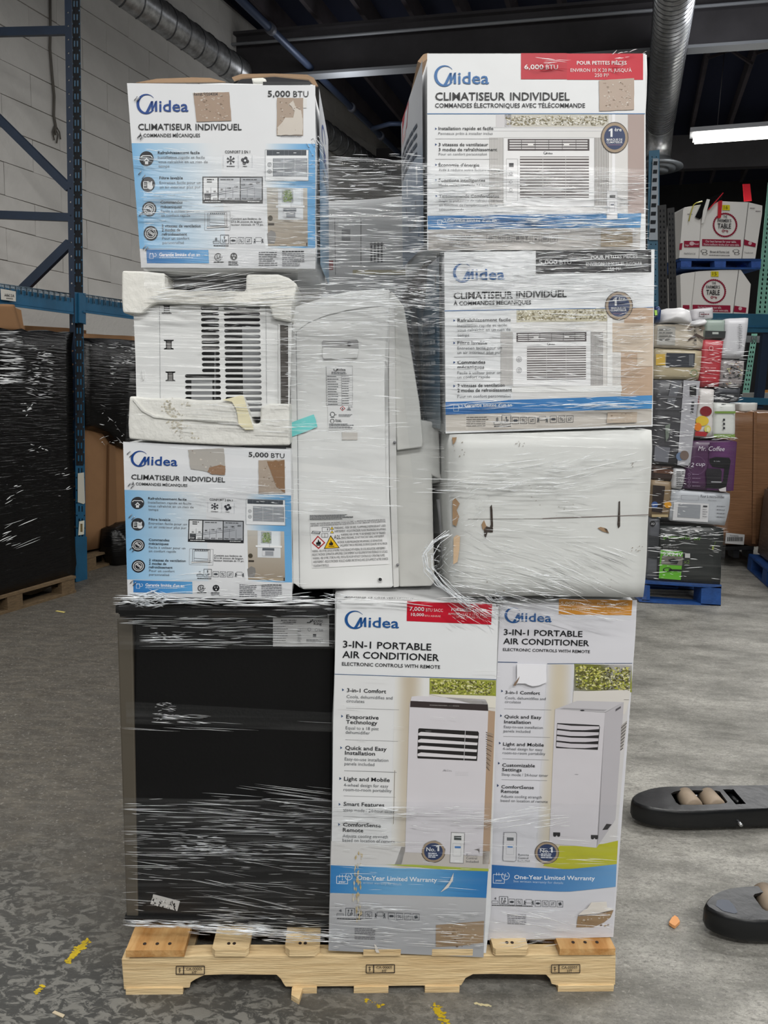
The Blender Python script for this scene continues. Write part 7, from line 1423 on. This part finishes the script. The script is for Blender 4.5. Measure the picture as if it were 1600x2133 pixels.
A1 = [  # x0,y0,x1,y1,n,lmin,lmax,w,slope,jit
 # gap between the stacks
 (664, 320, 890, 345, 26, 20, 150, 1.1, .03, .02), (664, 345, 895, 640, 330, 12, 110, 1.6, .0, .03), (740, 560, 925, 640, 60, 15, 90, 1.5, .05, .03),
 # over the top left carton
 (285, 310, 400, 345, 16, 12, 60, 1.2, .12, .05), (300, 398, 420, 412, 12, 20, 100, 1.6, .0, .01), (295, 425, 480, 450, 16, 20, 150, 1.6, .0, .015), (290, 400, 345, 480, 18, 8, 30, 1.3, .05, .1), (560, 335, 690, 530, 110, 12, 70, 1.3, .02, .05), (420, 500, 690, 560, 40, 10, 60, 1.2, -.02, .05),
 # foam and slotted unit
 (340, 570, 620, 620, 30, 30, 180, 2.0, -.12, .03), (310, 600, 620, 660, 60, 20, 130, 1.7, -.01, .03), (590, 640, 640, 900, 40, 10, 45, 1.2, .0, .04), (420, 640, 600, 720, 30, 10, 70, 1.2, .01, .03), (360, 840, 610, 900, 36, 20, 120, 1.4, .02, .015), (530, 700, 620, 860, 26, 10, 50, 1.1, 0, .03),
 # portable unit
 (600, 600, 820, 770, 210, 15, 110, 1.6, -.01, .03), (620, 770, 830, 960, 60, 15, 90, 1.2, .01, .03), (600, 985, 830, 1070, 70, 15, 110, 1.3, .05, .03), (820, 600, 925, 680, 90, 8, 50, 1.3, .03, .1), (600, 880, 860, 900, 20, 30, 160, 1.3, -.04, .02),
 # top right cartons
 (892, 355, 1345, 500, 230, 15, 120, 1.8, -.01, .04), (900, 440, 1345, 520, 150, 15, 120, 1.8, .01, .04), (925, 520, 1360, 610, 240, 12, 120, 1.6, -.03, .05), (925, 610, 1360, 720, 150, 15, 100, 1.4, -.01, .04), (940, 720, 1340, 850, 90, 15, 90, 1.3, .04, .05), (1280, 650, 1350, 820, 60, 8, 26, 1.3, -.35, .12), (930, 836, 1358, 850, 40, 20, 110, 1.7, -.04, .03), (1020, 870, 1350, 895, 16, 20, 100, 1.3, -.05, .03),
 (1270, 100, 1350, 140, 10, 8, 22, 2, -.3, .3), (1085, 118, 1180, 132, 7, 20, 60, 2.6, .02, .02),
 # plain white carton
 (1030, 940, 1350, 1020, 60, 15, 110, 1.5, -.18, .06), (870, 975, 1160, 1030, 46, 20, 130, 1.5, .02, .03), (1010, 960, 1240, 1120, 60, 15, 110, 1.2, .01, .03), (945, 990, 1010, 1120, 60, 5, 26, 1.2, -.6, .4), (960, 1125, 1260, 1230, 60, 20, 120, 1.2, .35, .2), (1140, 1130, 1320, 1230, 34, 20, 110, 1.3, .45, .12), (945, 1180, 1180, 1260, 100, 12, 90, 1.4, .12, .12),
 # rim above the freezer and the portable cartons
 (245, 1240, 700, 1262, 90, 20, 140, 2.2, .02, .04), (700, 1244, 1040, 1262, 26, 15, 90, 1.8, .04, .05), (1040, 1248, 1330, 1296, 60, 15, 90, 1.3, .12, .15), (940, 1240, 1040, 1300, 60, 8, 50, 1.5, .5, .3),
 (262, 1062, 640, 1080, 10, 20, 110, 1.2, .04, .02), (380, 1010, 610, 1060, 40, 12, 90, 1.1, .05, .03), (360, 1195, 640, 1242, 40, 12, 80, 1.3, .02, .08),
 # bottom cartons
 (690, 1680, 1010, 1725, 60, 15, 120, 1.6, .03, .02), (690, 1725, 1010, 1860, 40, 15, 90, 1.2, .03, .03), (690, 1880, 1010, 1975, 90, 15, 110, 1.5, .04, .03), (1012, 1680, 1180, 1725, 40, 15, 110, 1.4, -.12, .08), (1020, 1740, 1290, 1800, 20, 20, 120, 1.2, .05, .05), (1020, 1890, 1270, 1955, 60, 15, 100, 1.4, .05, .1), (700, 1385, 1040, 1560, 16, 10, 60, 1.1, .03, .02)]
folds('film_crease_glints', sw, S0, A1, seed=12, off=-.016)  # raised creases, coloured white in place of specular streaks
A2 = [(258, 1262, 700, 1300, 60, 20, 110, 1.7, .0, .01), (300, 1300, 700, 1350, 90, 15, 140, 1.2, .0, .015), (320, 1318, 380, 1334, 26, 6, 30, 1.3, 0, .1), (322, 1464, 360, 1500, 26, 5, 26, 1.3, .05, .15), (325, 1490, 430, 1508, 26, 12, 70, 1.2, .04, .03),
 (262, 1504, 694, 1524, 8, 80, 260, 1.1, .047, .003), (400, 1640, 690, 1700, 30, 40, 240, 1.1, .11, .03), (262, 1664, 692, 1790, 210, 15, 190, .95, .02, .02), (360, 1740, 470, 1780, 60, 10, 60, 1.3, .03, .03), (470, 1760, 692, 1800, 26, 20, 130, 1.3, .08, .02), (262, 1790, 692, 1900, 80, 20, 150, .95, .03, .05), (400, 1790, 620, 1900, 16, 60, 200, 1.3, .2, .02), (420, 1895, 692, 1950, 110, 15, 110, 1.3, .03, .03)]
folds('film_crease_glints', sw, S0, A2, seed=22, off=FO-.03)
# gathered edge hanging over the pallet and the bright bunches on the freezer lid
A3 = [(262, 1918, 700, 1926, 70, 30, 190, 1.6, .07, .02)]
vs = []
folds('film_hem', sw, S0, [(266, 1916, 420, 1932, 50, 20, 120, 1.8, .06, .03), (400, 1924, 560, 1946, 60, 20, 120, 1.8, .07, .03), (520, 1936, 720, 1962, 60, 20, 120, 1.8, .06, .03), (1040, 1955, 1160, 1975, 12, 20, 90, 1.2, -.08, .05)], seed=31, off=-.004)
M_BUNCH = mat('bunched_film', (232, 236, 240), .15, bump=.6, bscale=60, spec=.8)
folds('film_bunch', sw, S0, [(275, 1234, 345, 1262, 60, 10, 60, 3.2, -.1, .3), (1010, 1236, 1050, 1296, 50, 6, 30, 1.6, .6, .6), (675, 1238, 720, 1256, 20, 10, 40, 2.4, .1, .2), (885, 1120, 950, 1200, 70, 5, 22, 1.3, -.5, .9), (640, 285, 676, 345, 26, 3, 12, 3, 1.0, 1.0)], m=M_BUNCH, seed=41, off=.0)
# twisted rope of film hanging at the plain white carton's left edge
RR = rng(8)
for k in range(16):
    tw = [(938, 1110), (908, 1130), (888, 1158), (893, 1185), (918, 1215), (950, 1242), (985, 1262)]; j = RR.uniform(-12, 16)
    tube('film_rope', [S0.off(-.015+RR.uniform(-.006, .006)).at(q[0]+j*RR.uniform(.3, 1.2), q[1]+RR.uniform(-7, 7)) for q in tw[RR.randint(0, 2):]], .0006, M_BUNCH, sw, 4)

sw2 = thing('stretch_wrap', 'clear film wound around the mixed appliance pallet on the right', 'stretch film', RP.at(1430, 1200))
sheet('film_sheet', [kr(*q) for q in ((100, 150), (745, 130), (560, 1950), (55, 1910))], RP, FILM, sw2, off=-.05, seed=33)
FA = []
for (x0, y0, x1, y1, n_, sl) in ((120, 180, 440, 560, 60, .03), (440, 280, 720, 610, 70, .02), (105, 560, 400, 1000, 90, .1), (400, 600, 690, 720, 16, 0), (100, 1000, 350, 1240, 26, .05), (90, 1240, 320, 1480, 24, .05), (150, 1540, 580, 1620, 55, .06), (80, 1620, 560, 1900, 60, .06), (450, 930, 660, 960, 16, 0), (500, 640, 700, 690, 20, 0)):
    a_, b_ = kr(x0, y0), kr(x1, y1); FA.append((a_[0], a_[1], b_[0], b_[1], n_, 6, 42, 1.0, sl, .12))
folds('film_crease_glints', sw2, RP, FA, seed=55, off=-.06)
